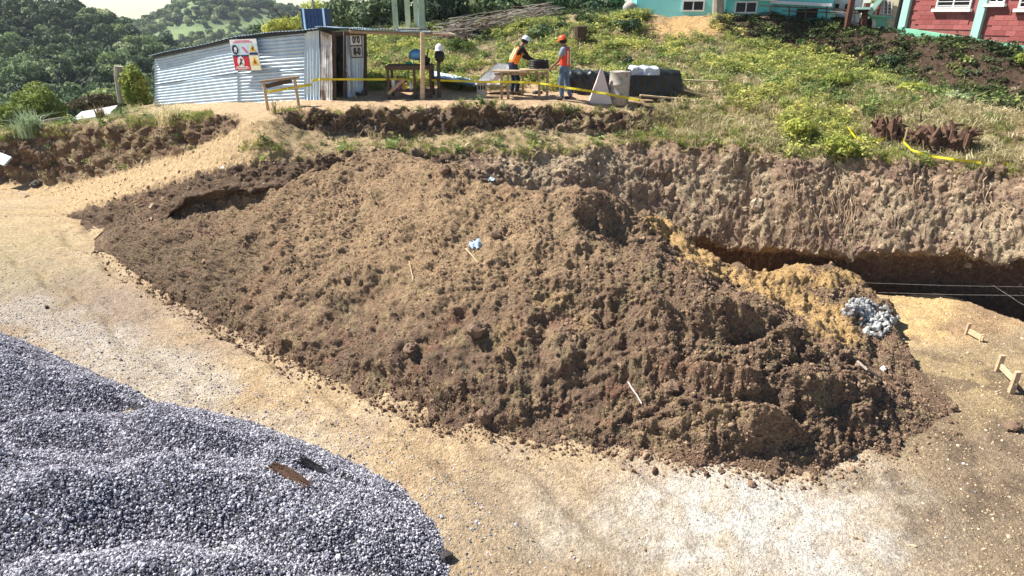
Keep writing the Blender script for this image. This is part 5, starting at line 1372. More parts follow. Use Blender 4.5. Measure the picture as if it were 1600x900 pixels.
# ---------------- pale pyramid and concrete drum
q = hit(940, 160, ('hill',)); Dq = depth(q)
h_ = .98; w_ = .34
b = MB()
b.add([q + Vector(v) for v in ((-.38, -.16, -.03), (.30, -.14, -.03), (.32, .3, 0), (-.36, .3, 0), (-.07, .03, h_), (-.03, .03, h_), (-.03, .06, h_), (-.07, .06, h_))], [(0, 1, 5, 4), (1, 2, 6, 5), (2, 3, 7, 6), (3, 0, 4, 7), (4, 5, 6, 7), (3, 2, 1, 0)])
M['pinkcon'] = mat('pale_pink_plaster', (0.72, 0.60, 0.56), .85, .08, 6, .1, 30)
tag(b.build('pale_cone', M['pinkcon'], origin=q), 'pale pink tapering concrete marker left of the grey drum', 'marker')
q = hit(966, 160, ('hill',))
dr = empty('concrete_drum', tuple(q), 0, 'grey ribbed concrete filled drum beside the pale pink marker', 'drum')
b = MB(); b.lathe(q, [(.3, -.05), (.3, .22), (.315, .24), (.3, .26), (.3, .5), (.315, .52), (.3, .54), (.3, .86), (.31, .88), (.28, .88)], 22); b.build('shell', M['concrete'], dr, True)
b = MB(); b.ball(q + Vector((0, 0, .86)), (.27, .27, .05), 12, 6, .3, 5); b.build('fill', M['concrete'], dr)

# ---------------- black tarp stack and its planks
M['tarp'] = mat('black_tarpaulin', (0.014, 0.017, 0.016), .42, .5, 4, 1.0, 9, spec=.45)
M['whitebag'] = mat('white_blue_plastic', (0.50, 0.55, 0.62), .4, .15, 5, .8, 9, stain=((0.07, 0.09, 0.30), .56), spec=.5)
q0 = hit(984, 152, ('hill',)); q1 = hit(1062, 152, ('hill',))
tk = empty('tarp_stack', tuple(q0), 0, 'long low stack of timber under a wrinkled black tarpaulin', 'stack')
def drape(name, xa, xb, ya, yb, z0, z1, m_, parent, seed, nx=60, ny=36, wr=.05):
    u = np.linspace(0, 1, nx)[None, :]; v = np.linspace(0, 1, ny)[:, None]
    prof_y = np.interp(v, [0, .34, .42, .78, 1], [0, .03, .12, .9, 1]); prof_z = np.interp(v, [0, .34, .42, .78, 1], [0, .86, 1, .97, 0])
    G = np.stack([xa + (xb - xa) * u + 0 * v, ya + (yb - ya) * prof_y + 0 * u, z0 + (z1 - z0) * prof_z * (1 - .12 * u) + 0 * u], -1)
    d = fbm(G * np.array([2.2, 2.2, 1.2]) + seed, 3, 5 + seed, ridge=True) * wr + fbm(G * 9 + seed, 2, 6) * wr * .3 + np.sin((G[..., 0] * 3 + G[..., 2] * 2.0) * 6.0) * wr * .25
    G[..., 1] -= d * 1.2; G[..., 2] += d * prof_z
    e = np.minimum(u, 1 - u) * 14; G[..., 2] = z0 + (G[..., 2] - z0) * np.clip(.25 + e, 0, 1) ** .4
    V = G.reshape(-1, 3); lo = parent.location
    V = V - np.array(tuple(lo))
    return link(bpy.data.objects.new(name, np_mesh(name, V, grid_faces(ny, nx), m_, smooth=True)), parent)
zk = min(q0.z, q1.z)
drape('tarpaulin', q0.x - .05, q1.x + .05, q0.y + .05, q0.y + 1.3, zk + .02, zk + .86, M['tarp'], tk, 1)
for k in range(5):
    b = MB(); b.box(((q0.x + q1.x) / 2, q0.y + .25 + .22 * k, zk + .3), (q1.x - q0.x - .2, .18, .5), jit=.01); b.build('timber', M['wood_dark'], tk)
sh = empty('plastic_sack', (q0.x + .35, q0.y, zk + .8), 0, 'crumpled white and blue plastic sheet on top of the black tarpaulin', 'plastic sheet')
drape('sheet', q0.x + .0, q0.x + .85, q0.y - .04, q0.y + .8, zk + .66, zk + .885, M['whitebag'], sh, 4, 36, 24, .07)
for k, (a_, b2_, lab) in enumerate((((1056, 125), (1122, 127), 'topmost pale plank sticking out right of the black tarpaulin'), ((1068, 140), (1112, 140), 'short middle plank right of the black tarpaulin'), ((1000, 149), (1134, 154), 'long lowest plank running out in front of the black tarpaulin'))):
    A_ = P_D(*a_, 19.9 - .25 * k); B2 = P_D(*b2_, 19.9 - .25 * k)
    ga = drop(A_.x, A_.y).z; gb = drop(B2.x, B2.y).z
    if k: A_.z = max(A_.z, ga + .04); B2.z = gb + .03
    b = MB(); bar(b, A_, B2, .13, .045); tag(b.build('plank', M['wood_pale'], origin=A_), lab, 'plank', 'planks by the black tarpaulin')
# bundles to the left of the pyramid
q0 = hit(900, 140, ('hill',))
bd = empty('covered_bundle', tuple(q0), 0, 'dark tarpaulin covered bundle behind the pale pink marker', 'bundle')
drape('cover', P_D(884, 140, 20.3).x, P_D(984, 140, 20.3).x, 20.6, 21.8, q0.z, q0.z + .62, M['tarp'], bd, 7, 50, 26, .09)
q = P_D(921, 136, 19.9); g = drop(q.x, q.y)
b = MB(); b.ball(g + Vector((0, .1, .22)), (.30, .2, .24), 14, 9, .18, 6)
small('clear_bag', b, M['whitebag'], g, 'bulging shiny plastic bag left of the pale pink marker', 'bag')
q = P_D(899, 138, 20.1); g = drop(q.x, q.y)
b = MB(); b.ball(g + Vector((0, .1, .18)), (.34, .25, .22), 14, 9, .12, 7)
M['greybag'] = mat('grey_sack', (0.20, 0.20, 0.19), .7, .3, 6, .5, 12)
small('grey_sack', b, M['greybag'], g, 'dull grey sack right behind the worker in the orange helmet', 'sack')

# dark stump on the slope, boulders
q = hit(906, 70, ('hill',))
b = MB(); b.lathe(q, [(.26, -.2), (.24, .2), (.26, .55), (.27, .68), (.2, .7)], 12)
tag(b.build('dark_barrel', M['wood_dark'], origin=q), 'dark rusty barrel half hidden in weeds up the slope', 'barrel')
q = P_D(193, 156, 27.5); g = drop(q.x, q.y)
so_ = empty('grey_stump', tuple(g), 0, 'tall grey tree stump left of the shed', 'tree stump')
b = MB(); gt0 = P_up(193, 134, g); b.tube([g + Vector((0, 0, -.5)), g.lerp(gt0, .6), gt0], [.24, .23, .18], 10); b.build('trunk', M['bark_grey'], so_)
link(bpy.data.objects.new('foliage', crown_mesh('foliage', 71, LEAF['dark'], 500, .12)), so_).scale = (.26, .26, .26)
so_.children[-1].location = (0, 0, (gt0 - g).z - .2)

# pale roof sheet, rails and beams on the left
q = [P_D(108, 192, 28), P_D(158, 194, 27.2), P_D(184, 166, 29.5), P_D(128, 176, 30)]
cs_ = sum(q, Vector()) / 4
lr = empty('low_roof', tuple(cs_ + Vector((0, 0, -.6))), 0, 'pale flat roof sheet of a low shelter left of the shed', 'roof')
b = MB(); b.prism(q, (0, 0, .05)); b.build('roof_sheet', M['zinc_old'], lr)
b = MB()
for c_ in q: bar(b, c_ + Vector((0, 0, -1.6)), c_, .1)
b.build('prop', M['wood_dark'], lr)
q0 = P_D(-20, 220, 27.5); q1 = P_D(52, 196, 28); q2 = P_D(108, 183, 28.5)
fr = empty('pole_fence', tuple(q1), 0, 'pole fence running up to the pale roof sheet', 'fence')
for a_, b2_ in ((q0, q1), (q1 + Vector((-.1, 0, .05)), q2)):
    b = MB(); b.tube([a_, (a_ + b2_) / 2 + Vector((0, 0, .03)), b2_], [.06, .055, .05], 7); b.build('rail', M['bark_grey'], fr)
for c_ in (q0, q1, q2):
    b = MB(); b.tube([c_ + Vector((0, 0.05, -1.2)), c_ + Vector((0, .05, .1))], .06, 7); b.build('post', M['wood_dark'], fr)
b = MB(); bar(b, P_D(8, 222, 27), P_D(40, 206, 27.2), .06, .3); b.build('board', M['wood'], fr)
b = MB(); a_ = P_D(5, 245, 25.3); b.box(a_ + Vector((-.45, .3, -.1)), (1.0, .08, .45), Euler((-.9, .25, -.3)))
tag(b.build('pale_board', M['skyprint'], origin=a_), 'pale turquoise panel lying on the bank at the left picture edge', 'panel')

# ---------------- tapes
M['tape'] = M['yellow']
def tape(name, pts, w, label, sag=0.0, seed=0, tw_=2.0):
    """pts: world points; ribbon hung edge-up, twisting a little"""
    r = random.Random(seed); P_ = []
    for i in range(len(pts) - 1):
        for k in range(10):
            t = k / 10; q = pts[i].lerp(pts[i + 1], t); q = q + Vector((0, 0, -sag * 4 * t * (1 - t))); P_.append(q)
    P_.append(pts[-1]); V = []
    for i, q in enumerate(P_):
        a = 0.5 * math.sin(i * .35 * tw_ + seed) ; up = Vector((0, math.sin(a), math.cos(a))) * w / 2
        V += [q - up, q + up]
    n = len(P_); V2 = V + [v + Vector((0, .002, 0)) for v in V]
    F = []
    for i in range(n - 1):
        a = 2 * i; F.append((a, a + 2, a + 3, a + 1)); F.append((a + 1 + 2 * n, a + 3 + 2 * n, a + 2 + 2 * n, a + 2 * n))
        F.append((a, a + 2 * n, a + 2 + 2 * n, a + 2)); F.append((a + 1, a + 3, a + 3 + 2 * n, a + 1 + 2 * n))
    b = MB(); b.add(V2, F)
    return tag(b.build(name, M['yellow'], origin=pts[0]), label, 'tape')
tape('caution_tape', [P_D(417, 144, 18.55), P_D(450, 138, 18.6), P_D(487, 132, 18.9)], .075, 'short yellow tape tied along the rail in front of the shed wall', seed=1)
tape('caution_tape', [P_D(487, 126, 18.95), P_D(500, 124, 18.9), P_D(600, 124, 19.0), P_D(658, 124.5, 19.35), P_D(700, 126, 19.0), P_D(760, 128, 18.9), P_D(805, 128, 18.8), P_D(843, 130, 18.8), P_D(892, 138, 18.5), P_D(945, 146, 18.3), P_D(1000, 157, 18.2)], .065, 'long yellow caution tape stretched from the shed door past both workers', seed=2)
pp = [P_D(1322, 196, 16.9), P_D(1336, 214, 16.8), P_D(1350, 220, 16.7), P_D(1378, 219, 16.5), P_D(1396, 208, 16.4), P_D(1409, 203, 16.4), P_D(1412, 222, 16.2), P_D(1424, 234, 16.0), P_D(1448, 243, 15.9), P_D(1490, 250, 15.9), P_D(1533, 256, 15.8)]
pp = [q if i in (4, 5) else (lambda h_: h_ if h_ is None else h_)(q) for i, q in enumerate(pp)]
hh_ = []
for (a_, c_) in ((1322, 196), (1336, 214), (1350, 220), (1378, 219), (1396, 208), (1409, 203), (1412, 222), (1424, 234), (1448, 243), (1490, 249), (1533, 254)):
    h2 = hit(a_, c_, ('hill',)); hh_.append(h2 + (CAMP - h2).normalized() * .5)
tape('caution_tape', hh_, .06, 'yellow caution tape draped over the tree stumps at the top of the wall', seed=3, tw_=1.2)
hh_ = []
for (a_, c_) in ((1566, 254), (1585, 258), (1602, 253), (1640, 250)):
    h2 = hit(a_, c_, ('hill',)); hh_.append(h2 + (CAMP - h2).normalized() * .12)
tape('caution_tape', hh_, .06, 'loose end of yellow tape in the grass at the right picture edge', seed=4)
q = hit(1411, 230, ('hill',)); b = MB(); b.tube([q + Vector((0, 0, -.1)), q + Vector((0, 0, .5))], .02, 6)
tag(b.build('tape_stake', M['wood_pale'], origin=q), 'thin stake holding up the yellow tape between the stumps', 'stake')

# ---------------- uprooted stumps
M['redwood'] = mat('reddish_dead_wood', (0.12, 0.068, 0.045), .95, .7, 16, 1.0, 30, stretch=(1, 1, .3))
def stump(px, py, hgt, rad, label, seed, spikes):
    q = hit(px, py, ('hill',)); r = random.Random(seed)
    o = empty('tree_stump', tuple(q), 0, label, 'tree stump')
    n = 22; b = MB(); vs = []; fs = []
    for i in range(6):
        t = i / 5
        for k in range(n):
            a = 2 * math.pi * k / n
            rr = rad * (1.15 - .35 * t) * (1 + .22 * math.sin(5 * a + seed) + r.uniform(-.08, .08))
            top = hgt * (t if i < 5 else 1 + (.25 if k % 4 < 2 else -.2) * r.uniform(.4, 1.2))
            vs.append(q + Vector((rr * math.cos(a), rr * math.sin(a), -.15 + top)))
    for i in range(5):
        for k in range(n):
            k2 = (k + 1) % n; fs.append((i * n + k, i * n + k2, (i + 1) * n + k2, (i + 1) * n + k))
    vs.append(q + Vector((0, 0, hgt * .55))); c_ = len(vs) - 1
    for k in range(n): fs.append((5 * n + k, 5 * n + (k + 1) % n, c_))
    b.add(vs, fs); b.build('trunk', M['redwood'], o)
    b = MB()
    for k in range(16):
        a = r.uniform(0, 6.28); rr = rad * r.uniform(.3, 1.12); ht = hgt * r.uniform(.5, 1.25)
        c_ = q + Vector((rr * math.cos(a), rr * math.sin(a) * .9, 0))
        b.tube([c_ + Vector((0, 0, hgt * .05)), c_ * 1 + Vector((r.uniform(-.03, .03), r.uniform(-.03, .03), ht * .6)), c_ + Vector((r.uniform(-.3, .3), r.uniform(-.2, .2), ht * r.uniform(.5, 1.1)))], [.085, .065, .03], 5)
    b.build('splintered_top', M['redwood'], o)
    for k in range(spikes):
        a = r.uniform(0, 6.28); b = MB(); ln = r.uniform(.6, 1.2) * rad * 2.0
        d = Vector((math.cos(a), math.sin(a) * .6, r.uniform(-.15, .5)))
        b.tube([q + Vector((0, 0, hgt * .2)) + d * rad * .6, q + Vector((0, 0, hgt * .25)) + d * ln * .6 + Vector((0, 0, r.uniform(-.05, .1))), q + Vector((0, 0, hgt * .15)) + d * ln], [.07, .05, .02], 6)
        b.build('root', M['redwood'], o)
    return o
stump(1382, 216, .58, .32, 'upright reddish split stump at the top of the wall', 3, 6)
stump(1450, 226, .50, .42, 'wide dark uprooted stump, middle of the three on the wall top', 5, 18)
stump(1490, 230, .55, .32, 'rightmost jagged stump with pale broken roots above the wall', 8, 14)
q = hit(1440, 196, ('hill',)); b = MB(); b.tube([q + Vector((0, 0, -.1)), q + Vector((-.1, 0, .3)), q + Vector((-.08, 0, .55))], [.03, .022, .008], 6)
tag(b.build('dead_branch', M['bark'], origin=q), 'dead branch standing up behind the middle stump', 'branch')
M['stake'] = mat('stake_timber', (0.52, 0.38, 0.25), .85, .3, 15, .4, 50)
def roots_at(px, py, n, ln, m_, seed, spread=.7, name='root'):
    """exposed roots hanging down the cut face"""
    r = random.Random(seed)
    for k in range(n):
        x0 = px + r.uniform(-1, 1) * spread * 60; y0 = py + r.uniform(-14, 14)
        pts = []; x = x0; y = y0
        for i in range(7):
            h2 = hit(x, y, ('hill',))
            if h2 is None: break
            pts.append(h2 + (CAMP - h2).normalized() * r.uniform(.0, .05))
            x += r.uniform(-6, 6.5); y += ln / 7 * r.uniform(.6, 1.4)
        if len(pts) < 4: continue
        b = MB(); b.tube(pts, [max(.004, .013 * r.uniform(.6, 1.2) * (1 - i / 8)) for i in range(len(pts))], 5)
        o = b.build(name, m_, hill)
for (a_, c_, n_, ln_, s_) in ((1265, 275, 6, 70, 1), (1290, 290, 6, 90, 2), (1310, 300, 7, 70, 3), (1345, 330, 5, 70, 4), (1440, 265, 8, 60, 5), (1525, 290, 6, 50, 6), (1240, 330, 6, 60, 7), (1180, 260, 5, 50, 8), (1560, 330, 5, 60, 9), (1400, 340, 6, 50, 10), (1300, 385, 6, 45, 11), (1210, 395, 4, 40, 12), (1060, 250, 5, 60, 13), (960, 250, 4, 50, 14), (1480, 390, 5, 40, 15), (1130, 300, 5, 60, 16)):
    roots_at(a_, c_, n_, ln_, M['wood'] if s_ % 3 else M['stake'], s_)
roots_at(520, 178, 10, 34, M['bark_grey'], 31, .5); roots_at(590, 178, 8, 34, M['bark_grey'], 32, .5); roots_at(700, 172, 8, 30, M['bark_grey'], 33, .6); roots_at(840, 175, 8, 28, M['bark_grey'], 34, .8); roots_at(120, 220, 8, 50, M['bark'], 35, .8)

# ---------------- pile of pale stones
M['cobble'] = mat_inst('pale_blue_stones', (0.20, 0.20, 0.20), (0.62, 0.62, 0.60), .85, .4, c3=(0.38, 0.385, 0.385))
q = hit(1365, 510)
rk = empty('stone_pile', tuple(q), 0, 'pile of pale blue grey stones at the right foot of the dirt mound', 'stone pile')
cobs = [rock_mesh('stone', 50 + k, M['cobble'], 7, 5, .17, .7) for k in range(6)]
rr_ = random.Random(4)
cnt = 0
axis0, axis1 = (1335, 482), (1388, 516)
taken = []
while cnt < 190:
    t = rr_.random(); u = rr_.gauss(0, .5)
    if abs(u) > 1: continue
    wd = 14 + 12 * t
    px = axis0[0] + (axis1[0] - axis0[0]) * t + 0.62 * wd * u + rr_.uniform(-8, 8); py = axis0[1] + (axis1[1] - axis0[1]) * t - .75 * wd * u + rr_.uniform(-3, 3)
    h2 = hit(px, py, ('yard', 'mound'))
    if h2 is None: continue
    s = rr_.uniform(.09, .17)
    if any((h2.x - a_) ** 2 + (h2.y - c_) ** 2 < (.42 * (s + e_)) ** 2 for a_, c_, e_ in taken) and rr_.random() < .985: continue
    taken.append((h2.x, h2.y, s))
    if px > 1405: s *= .8
    o = bpy.data.objects.new('stone', rr_.choice(cobs)); o.scale = (s, s, s * rr_.uniform(.7, 1))
    pile = max(0, 1 - u * u) * .12
    o.location = (h2.x - q.x, h2.y - q.y + .08, h2.z - q.z + s * .22 + rr_.random() * pile); o.rotation_euler = (rr_.random() * 6, rr_.random() * 6, rr_.random() * 6)
    link(o, rk); cnt += 1

# ---------------- batter boards and strings
def batter(pa, pb_, ha, hb, label, w=.08):
    a_ = hit(*pa); b2 = hit(*pb_)
    o = empty('batter_board', tuple(a_), 0, label, 'batter board')
    for q_, h_ in ((a_, ha), (b2, hb)):
        b = MB(); b.box(q_ + Vector((0, 0, h_ / 2 - .1)), (w, w * .6, h_ + .2), jit=.006); b.build('stake', M['stake'], o)
    b = MB(); bar(b, a_ + Vector((0, -.05, ha * .38)), b2 + Vector((0, -.05, hb * .55)), .03, .11); b.build('cross_board', M['wood_pale'], o)
batter((1558, 580), (1579, 614), .36, .46, 'nearer batter board with two stakes at the right picture edge', .1)
batter((1510, 522), (1532, 534), .26, .17, 'farther small batter board on the orange earth', .07)
def string(a_, b2, label):
    b = MB(); b.tube([a_, a_.lerp(b2, .5) + Vector((0, 0, -.02)), b2], .0022, 4); tag(b.build('string_line', M['concrete'], origin=a_), label, 'string')
string(P_D(1328, 441, 15.6), P_D(1640, 449, 14.6), 'upper pale setting out string across the dark trench')
string(P_D(1372, 457, 15.5), P_D(1640, 462, 14.4), 'lower pale setting out string just above the orange earth')
string(P_D(1552, 446, 14.9), P_D(1640, 500, 13.9), 'diagonal setting out string at the right end of the trench')

# ---------------- odds and ends on the mound
M['cloth'] = mat('blue_white_cloth', (0.42, 0.55, 0.72), .8, .3, 20, .3, 30, stain=((0.12, 0.2, 0.34), .58))
def rag(px, py, s, m_, label, seed, name='rag', cat='rag'):
    q = hit(px, py); n = 12; r = np.random.default_rng(seed)
    u, v = np.meshgrid(np.linspace(-1, 1, n), np.linspace(-1, 1, n))
    G = np.stack([u * s * (1 + .3 * np.sin(v * 4 + seed)), v * s * .8 * (1 + .4 * np.sin(u * 5)), np.zeros_like(u)], -1)
    G[..., 2] = fbm(G * (3.0 / s) * .5 + seed, 3, seed) * s * 1.1 + .05 + .5 * s * np.exp(-(u * u + v * v) * 2)
    G[..., 2] += v * s * .35
    V = np.vstack([G.reshape(-1, 3), G.reshape(-1, 3) - np.array([0, 0, .006])])
    F = grid_faces(n, n); F = np.vstack([F, F[:, ::-1] + n * n])
    o = bpy.data.objects.new(name, np_mesh(name, V, F, m_, smooth=True)); o.location = q; link(o)
    return tag(o, label, cat)
rag(745, 385, .13, M['cloth'], 'crumpled light blue cloth in the middle of the dirt mound', 2)
rag(768, 283, .07, M['skyprint'], 'small light blue plastic scrap near the crest of the mound', 5, 'plastic_scrap', 'scrap')
rag(349, 264, .05, M['white'], 'tiny white scrap on the ramp edge above the hollow', 6, 'paper_scrap', 'scrap')
def stick(pts, r0, m_, label, name='stick', up=.03):
    w = [hit(*p_) for p_ in pts]; w = [q + Vector((0, -.02, up)) for q in w]
    b = MB(); b.tube(w, [r0 * (1 - .3 * i / len(w)) for i in range(len(w))], 6)
    tag(b.build(name, m_, origin=w[0]), label, 'stick')
stick([(728, 390), (738, 401), (747, 412)], .016, M['wood_pale'], 'short pale stick beside the light blue cloth')
stick([(981, 598), (986, 607), (994, 618), (1002, 632)], .015, M['pinkcon'], 'thin whitish split stick on the lower right of the mound')
stick([(1338, 566), (1352, 578), (1375, 592)], .025, M['bark_grey'], 'grey branch lying near the right end of the mound')
stick([(640, 410), (646, 440)], .01, M['wood_pale'], 'thin upright twig left of the pale blue cloth')
stick([(797, 650), (802, 638)], .012, M['bark'], 'small curved twig near the foot of the mound')
def rock(px, py, s, m_, label, seed, name='rock', cat='rock', which=None, flat=.75):
    q = hit(px, py, which); me = rock_mesh(name, seed, m_, 14, 10, .10, flat)
    V = np.empty(len(me.vertices) * 3, np.float32); me.vertices.foreach_get('co', V); V = V.reshape(-1, 3)
    V *= (1 + 1.1 * fbm(V * 2.6 + seed, 3, seed))[:, None]; me.vertices.foreach_set('co', V.ravel())
    o = bpy.data.objects.new(name, me); o.scale = (s, s, s); o.location = q + Vector((0, 0.03, s * .2)); o.rotation_euler = (0, 0, seed); link(o)
    return tag(o, label, cat)
M['rock'] = mat('brown_rock', (0.19, 0.125, 0.085), .9, .35, 8, .8, 18)
M['rockdark'] = mat('dark_rock', (0.07, 0.06, 0.06), .8, .35, 8, .8, 18)
M['rockpale'] = mat('pale_rock', (0.62, 0.58, 0.52), .8, .2, 8, .5, 18)
rock(57, 291, .42, M['rockdark'], 'dark angular boulder at the foot of the left bank', 3)
rock(1381, 579, .16, M['rockpale'], 'white stone at the right foot of the mound', 4)
rock(696, 876, .18, M['rockdark'], 'black lump at the right toe of the gravel heap', 6)
rock(747, 522, .42, M['rock'], 'large pointed brown clod in the middle of the mound', 7, 'earth_clod', 'clod')
rock(640, 549, .30, M['rock'], 'flat brown clod left of the pointed one', 8, 'earth_clod', 'clod', flat=.5)
rock(545, 438, .32, M['rock'], 'dark clod on the upper left of the mound', 9, 'earth_clod', 'clod')
rock(758, 655, .34, M['rock'], 'big dark clod at the foot of the mound', 10, 'earth_clod', 'clod')
rock(776, 372, .26, M['rock'], 'rounded clod right of the blue cloth', 12, 'earth_clod', 'clod')
rock(695, 270, .30, M['rock'], 'dark round clod on the crest of the mound', 13, 'earth_clod', 'clod')
rock(790, 553, .22, M['rock'], 'small brown clod under the orange streak', 14, 'earth_clod', 'clod')
rock(1050, 608, .3, M['rock'], 'upright clod on the small dumped ridge', 15, 'earth_clod', 'clod')
rock(1490, 643, .2, M['rock'], 'brown stone right of the mound on the grey earth', 16)
rock(1583, 672, .26, M['rock'], 'brown clod at the right picture edge below the batter board', 17, 'earth_clod', 'clod')
rock(72, 482, .12, M['rockdark'], 'small dark stone on the track above the gravel heap', 18)
rock(1562, 270, .3, M['rock'], 'dark block of earth on the wall top at far right', 19, 'earth_clod', 'clod')
# driftwood on the gravel
def driftwood(pts, r0, m_, label, seed):
    w = [hit(a_, c_, ('heap',)) for a_, c_ in pts]; r = random.Random(seed)
    o = empty('driftwood', tuple(w[0]), 0, label, 'driftwood')
    for k in range(7):
        b = MB(); off = Vector((r.uniform(-.05, .05), r.uniform(-.05, .05), .04 + r.uniform(-.01, .07)))
        q_ = [p_ + off * (1.0 - .3 * (i / len(w))) for i, p_ in enumerate(w)]
        q_[0] = q_[0] + Vector((r.uniform(-.06, .02), r.uniform(-.04, .04), .0))
        b.tube(q_, [r0 * .25, r0 * .5, r0 * .42, r0 * .08][:len(w)] if len(w) == 4 else r0 * .6, 6); b.build('splinter', m_, o)
M['drift'] = mat('dark_driftwood', (0.06, 0.032, 0.02), .95, .8, 30, 1.0, 40, stain=((0.30, 0.2, 0.12), .6))
driftwood([(424, 732), (442, 740), (462, 751), (482, 764)], .05, M['drift'], 'split reddish brown driftwood on the gravel heap', 2)
driftwood([(474, 724), (484, 730), (498, 737), (508, 743)], .045, M['black'], 'nearly black piece of wood behind the reddish driftwood', 3)

# heap of dry brush above the awning
r = random.Random(12)
q = hit(770, 52, ('hill',))
br = empty('brush_pile', tuple(q), 0, 'long heap of dry grey brown branches on the slope above the awning', 'brush pile')
b = MB(); b2_ = MB()
for k in range(380):
    t = r.random(); px_ = 690 + 170 * t + r.uniform(-12, 12); py_ = 62 - 36 * t + r.uniform(-9, 9)
    h2 = hit(px_, py_, ('hill',))
    if h2 is None: continue
    a = r.gauss(.35, .6); ln = r.uniform(.5, 1.6); d = Vector((math.cos(a), math.sin(a) * .8, r.uniform(-.12, .3)))
    h2 = h2 + Vector((0, 0, r.random() ** 1.5 * .55)); 
    (b if k % 3 else b2_).tube([h2 - d * ln / 2, h2 + Vector((0, 0, .06)), h2 + d * ln / 2], [.022, .017, .006], 4)
o = b.build('branches', M['bark_grey'], br); o['kind'] = 'stuff'
o = b2_.build('twigs', M['bark'], br); o['kind'] = 'stuff'
# ================================================================ HOUSES ON THE TOP
def wall_face(parent, name, A, B_, z0, z1, m_, t=.15):
    """upright wall panel from A to B (x, y), z0..z1 at each end"""
    A = Vector(A); B_ = Vector(B_); d = (B_ - A); n = Vector((-d.y, d.x, 0)).normalized() * t
    z0a, z0b = z0 if hasattr(z0, '__len__') else (z0, z0); z1a, z1b = z1 if hasattr(z1, '__len__') else (z1, z1)
    b = MB(); b.prism([(A.x, A.y, z0a), (B_.x, B_.y, z0b), (B_.x, B_.y, z1b), (A.x, A.y, z1a)], n)
    return b.build(name, m_, parent)
M['teal'] = mat('turquoise_paint', (0.16, 0.62, 0.56), .7, .06, 2, .1, 30)
M['teal_l'] = mat('light_turquoise_paint', (0.26, 0.70, 0.68), .7, .06, 2, .1, 30)
M['glass'] = mat('dark_glass', (0.012, 0.012, 0.016), .25, .2, 3, 0, spec=.25)
M['mint'] = mat('mint_paint', (0.22, 0.55, 0.38), .7, .08, 2, .1, 30)
M['mint_l'] = mat('pale_mint_paint', (0.38, 0.62, 0.55), .7, .06, 2, .1, 30)
M['frame'] = mat('white_frame', (0.75, 0.74, 0.72), .5, .05, 10, 0)
M['shade'] = mat('dark_brown_wood', (0.12, 0.05, 0.035), .8, .3, 10, .3, 30)

# turquoise house
hA = P_y(993, 26, 31.6); hB = P_y(1132, 26, 30.1); hC = P_y(1207, 24, 29.6); hD = P_y(1300, 30, 28.4)
def zt_(p_, py, D): return P_D(p_, py, D).z
th = empty('turquoise_house', (hB.x, hB.y, hB.z), 0, 'long turquoise house with white framed windows at the top of the slope', 'house')
ztop = hB.z + 7.0  # unseen top made tall so the house shades the embankment
wall_face(th, 'wall', hA, hB, hA.z - 1.0, ztop, M['teal_l'])
wall_face(th, 'wall', hB + Vector((.01, .03, 0)), hC, hB.z - 1.0, ztop, M['teal'])
wall_face(th, 'wall', hC + Vector((.01, .15, 0)), hD + Vector((0, .15, 0)), hC.z - 1.0, ztop, M['teal'])
bkv = Vector((.8, 5.5, 0))
wall_face(th, 'end_wall', hD + Vector((0, .2, 0)), hD + bkv, hD.z - 1, ztop, M['teal'])
wall_face(th, 'end_wall', hA + bkv, hA, hA.z - 1, ztop, M['teal'])
wall_face(th, 'back_wall', hD + bkv, hA + bkv, hA.z - 1, ztop, M['teal'])
b = MB(); b.prism([hA + Vector((-.4, -.5, 0)), hD + Vector((.4, -.5, 0)), hD + bkv + Vector((.4, .4, 0)), hA + bkv + Vector((-.4, .4, 0))], (0, 0, .12))
b.v = [(x, y, ztop + (.12 if i >= 4 else 0) + (0.0)) for i, (x, y, z) in enumerate(b.v)]
b.build('roof', M['zinc'], th)
def window(parent, c, d, w, h_, panes=2, fr=.06, sill=True, bars=0, m_=None, glass=None):
    """c: centre on the wall face, d: direction along the wall"""
    d = Vector(d).normalized(); n = Vector((d.y, -d.x, 0)); ang = math.atan2(d.y, d.x); rot = Euler((0, 0, ang))
    m_ = m_ or M['frame']
    b = MB()
    b.box(c + Vector((0, 0, h_ / 2)) + n * .03, (w, .07, fr), rot); b.box(c + Vector((0, 0, -h_ / 2)) + n * .03, (w, .07, fr), rot)
    for s in (-1, 1): b.box(c + d * (s * (w / 2 + fr / 2)) + n * .03, (fr, .07, h_ + fr), rot)
    for k in range(1, panes): b.box(c + d * (-w / 2 + w * k / panes) + n * .028, (fr * .8, .06, h_ - fr), rot)
    f = b.build('window', m_, parent)
    for k in range(panes):
        b = MB(); b.box(c + d * (-w / 2 + w * (k + .5) / panes) + n * .008, (w / panes - .01, .02, h_ - fr), rot)
        # sub-part of the window
        inv = Matrix.Translation(parent.location).inverted(); b.v = [tuple(inv @ Vector(v)) for v in b.v]
        link(bpy.data.objects.new('pane', b.mesh('pane', glass or M['glass'])), f)
    if sill:
        b = MB(); b.box(c + Vector((0, 0, -h_ / 2 - .09)) + n * .08, (w + .25, .16, .1), rot)
        inv = Matrix.Translation(parent.location).inverted(); b.v = [tuple(inv @ Vector(v)) for v in b.v]
        link(bpy.data.objects.new('sill', b.mesh('sill', m_)), f)
    if bars:
        b = MB()
        for k in range(bars): b.box(c + Vector((0, 0, -h_ / 2 + h_ * (k + .5) / bars)) + n * .045, (w, .015, .02), rot)
        inv = Matrix.Translation(parent.location).inverted(); b.v = [tuple(inv @ Vector(v)) for v in b.v]
        link(bpy.data.objects.new('bar', b.mesh('bar', m_)), f)
    return f
def on_wall(A, B_, px, py):
    """point of the upright plane through A-B seen at (px, py)"""
    d0 = (P_D(px, py, 1.0) - CAMP); n = Vector((-(B_ - A).y, (B_ - A).x, 0))
    t = (A - CAMP).dot(n) / d0.dot(n)
    return CAMP + d0 * t
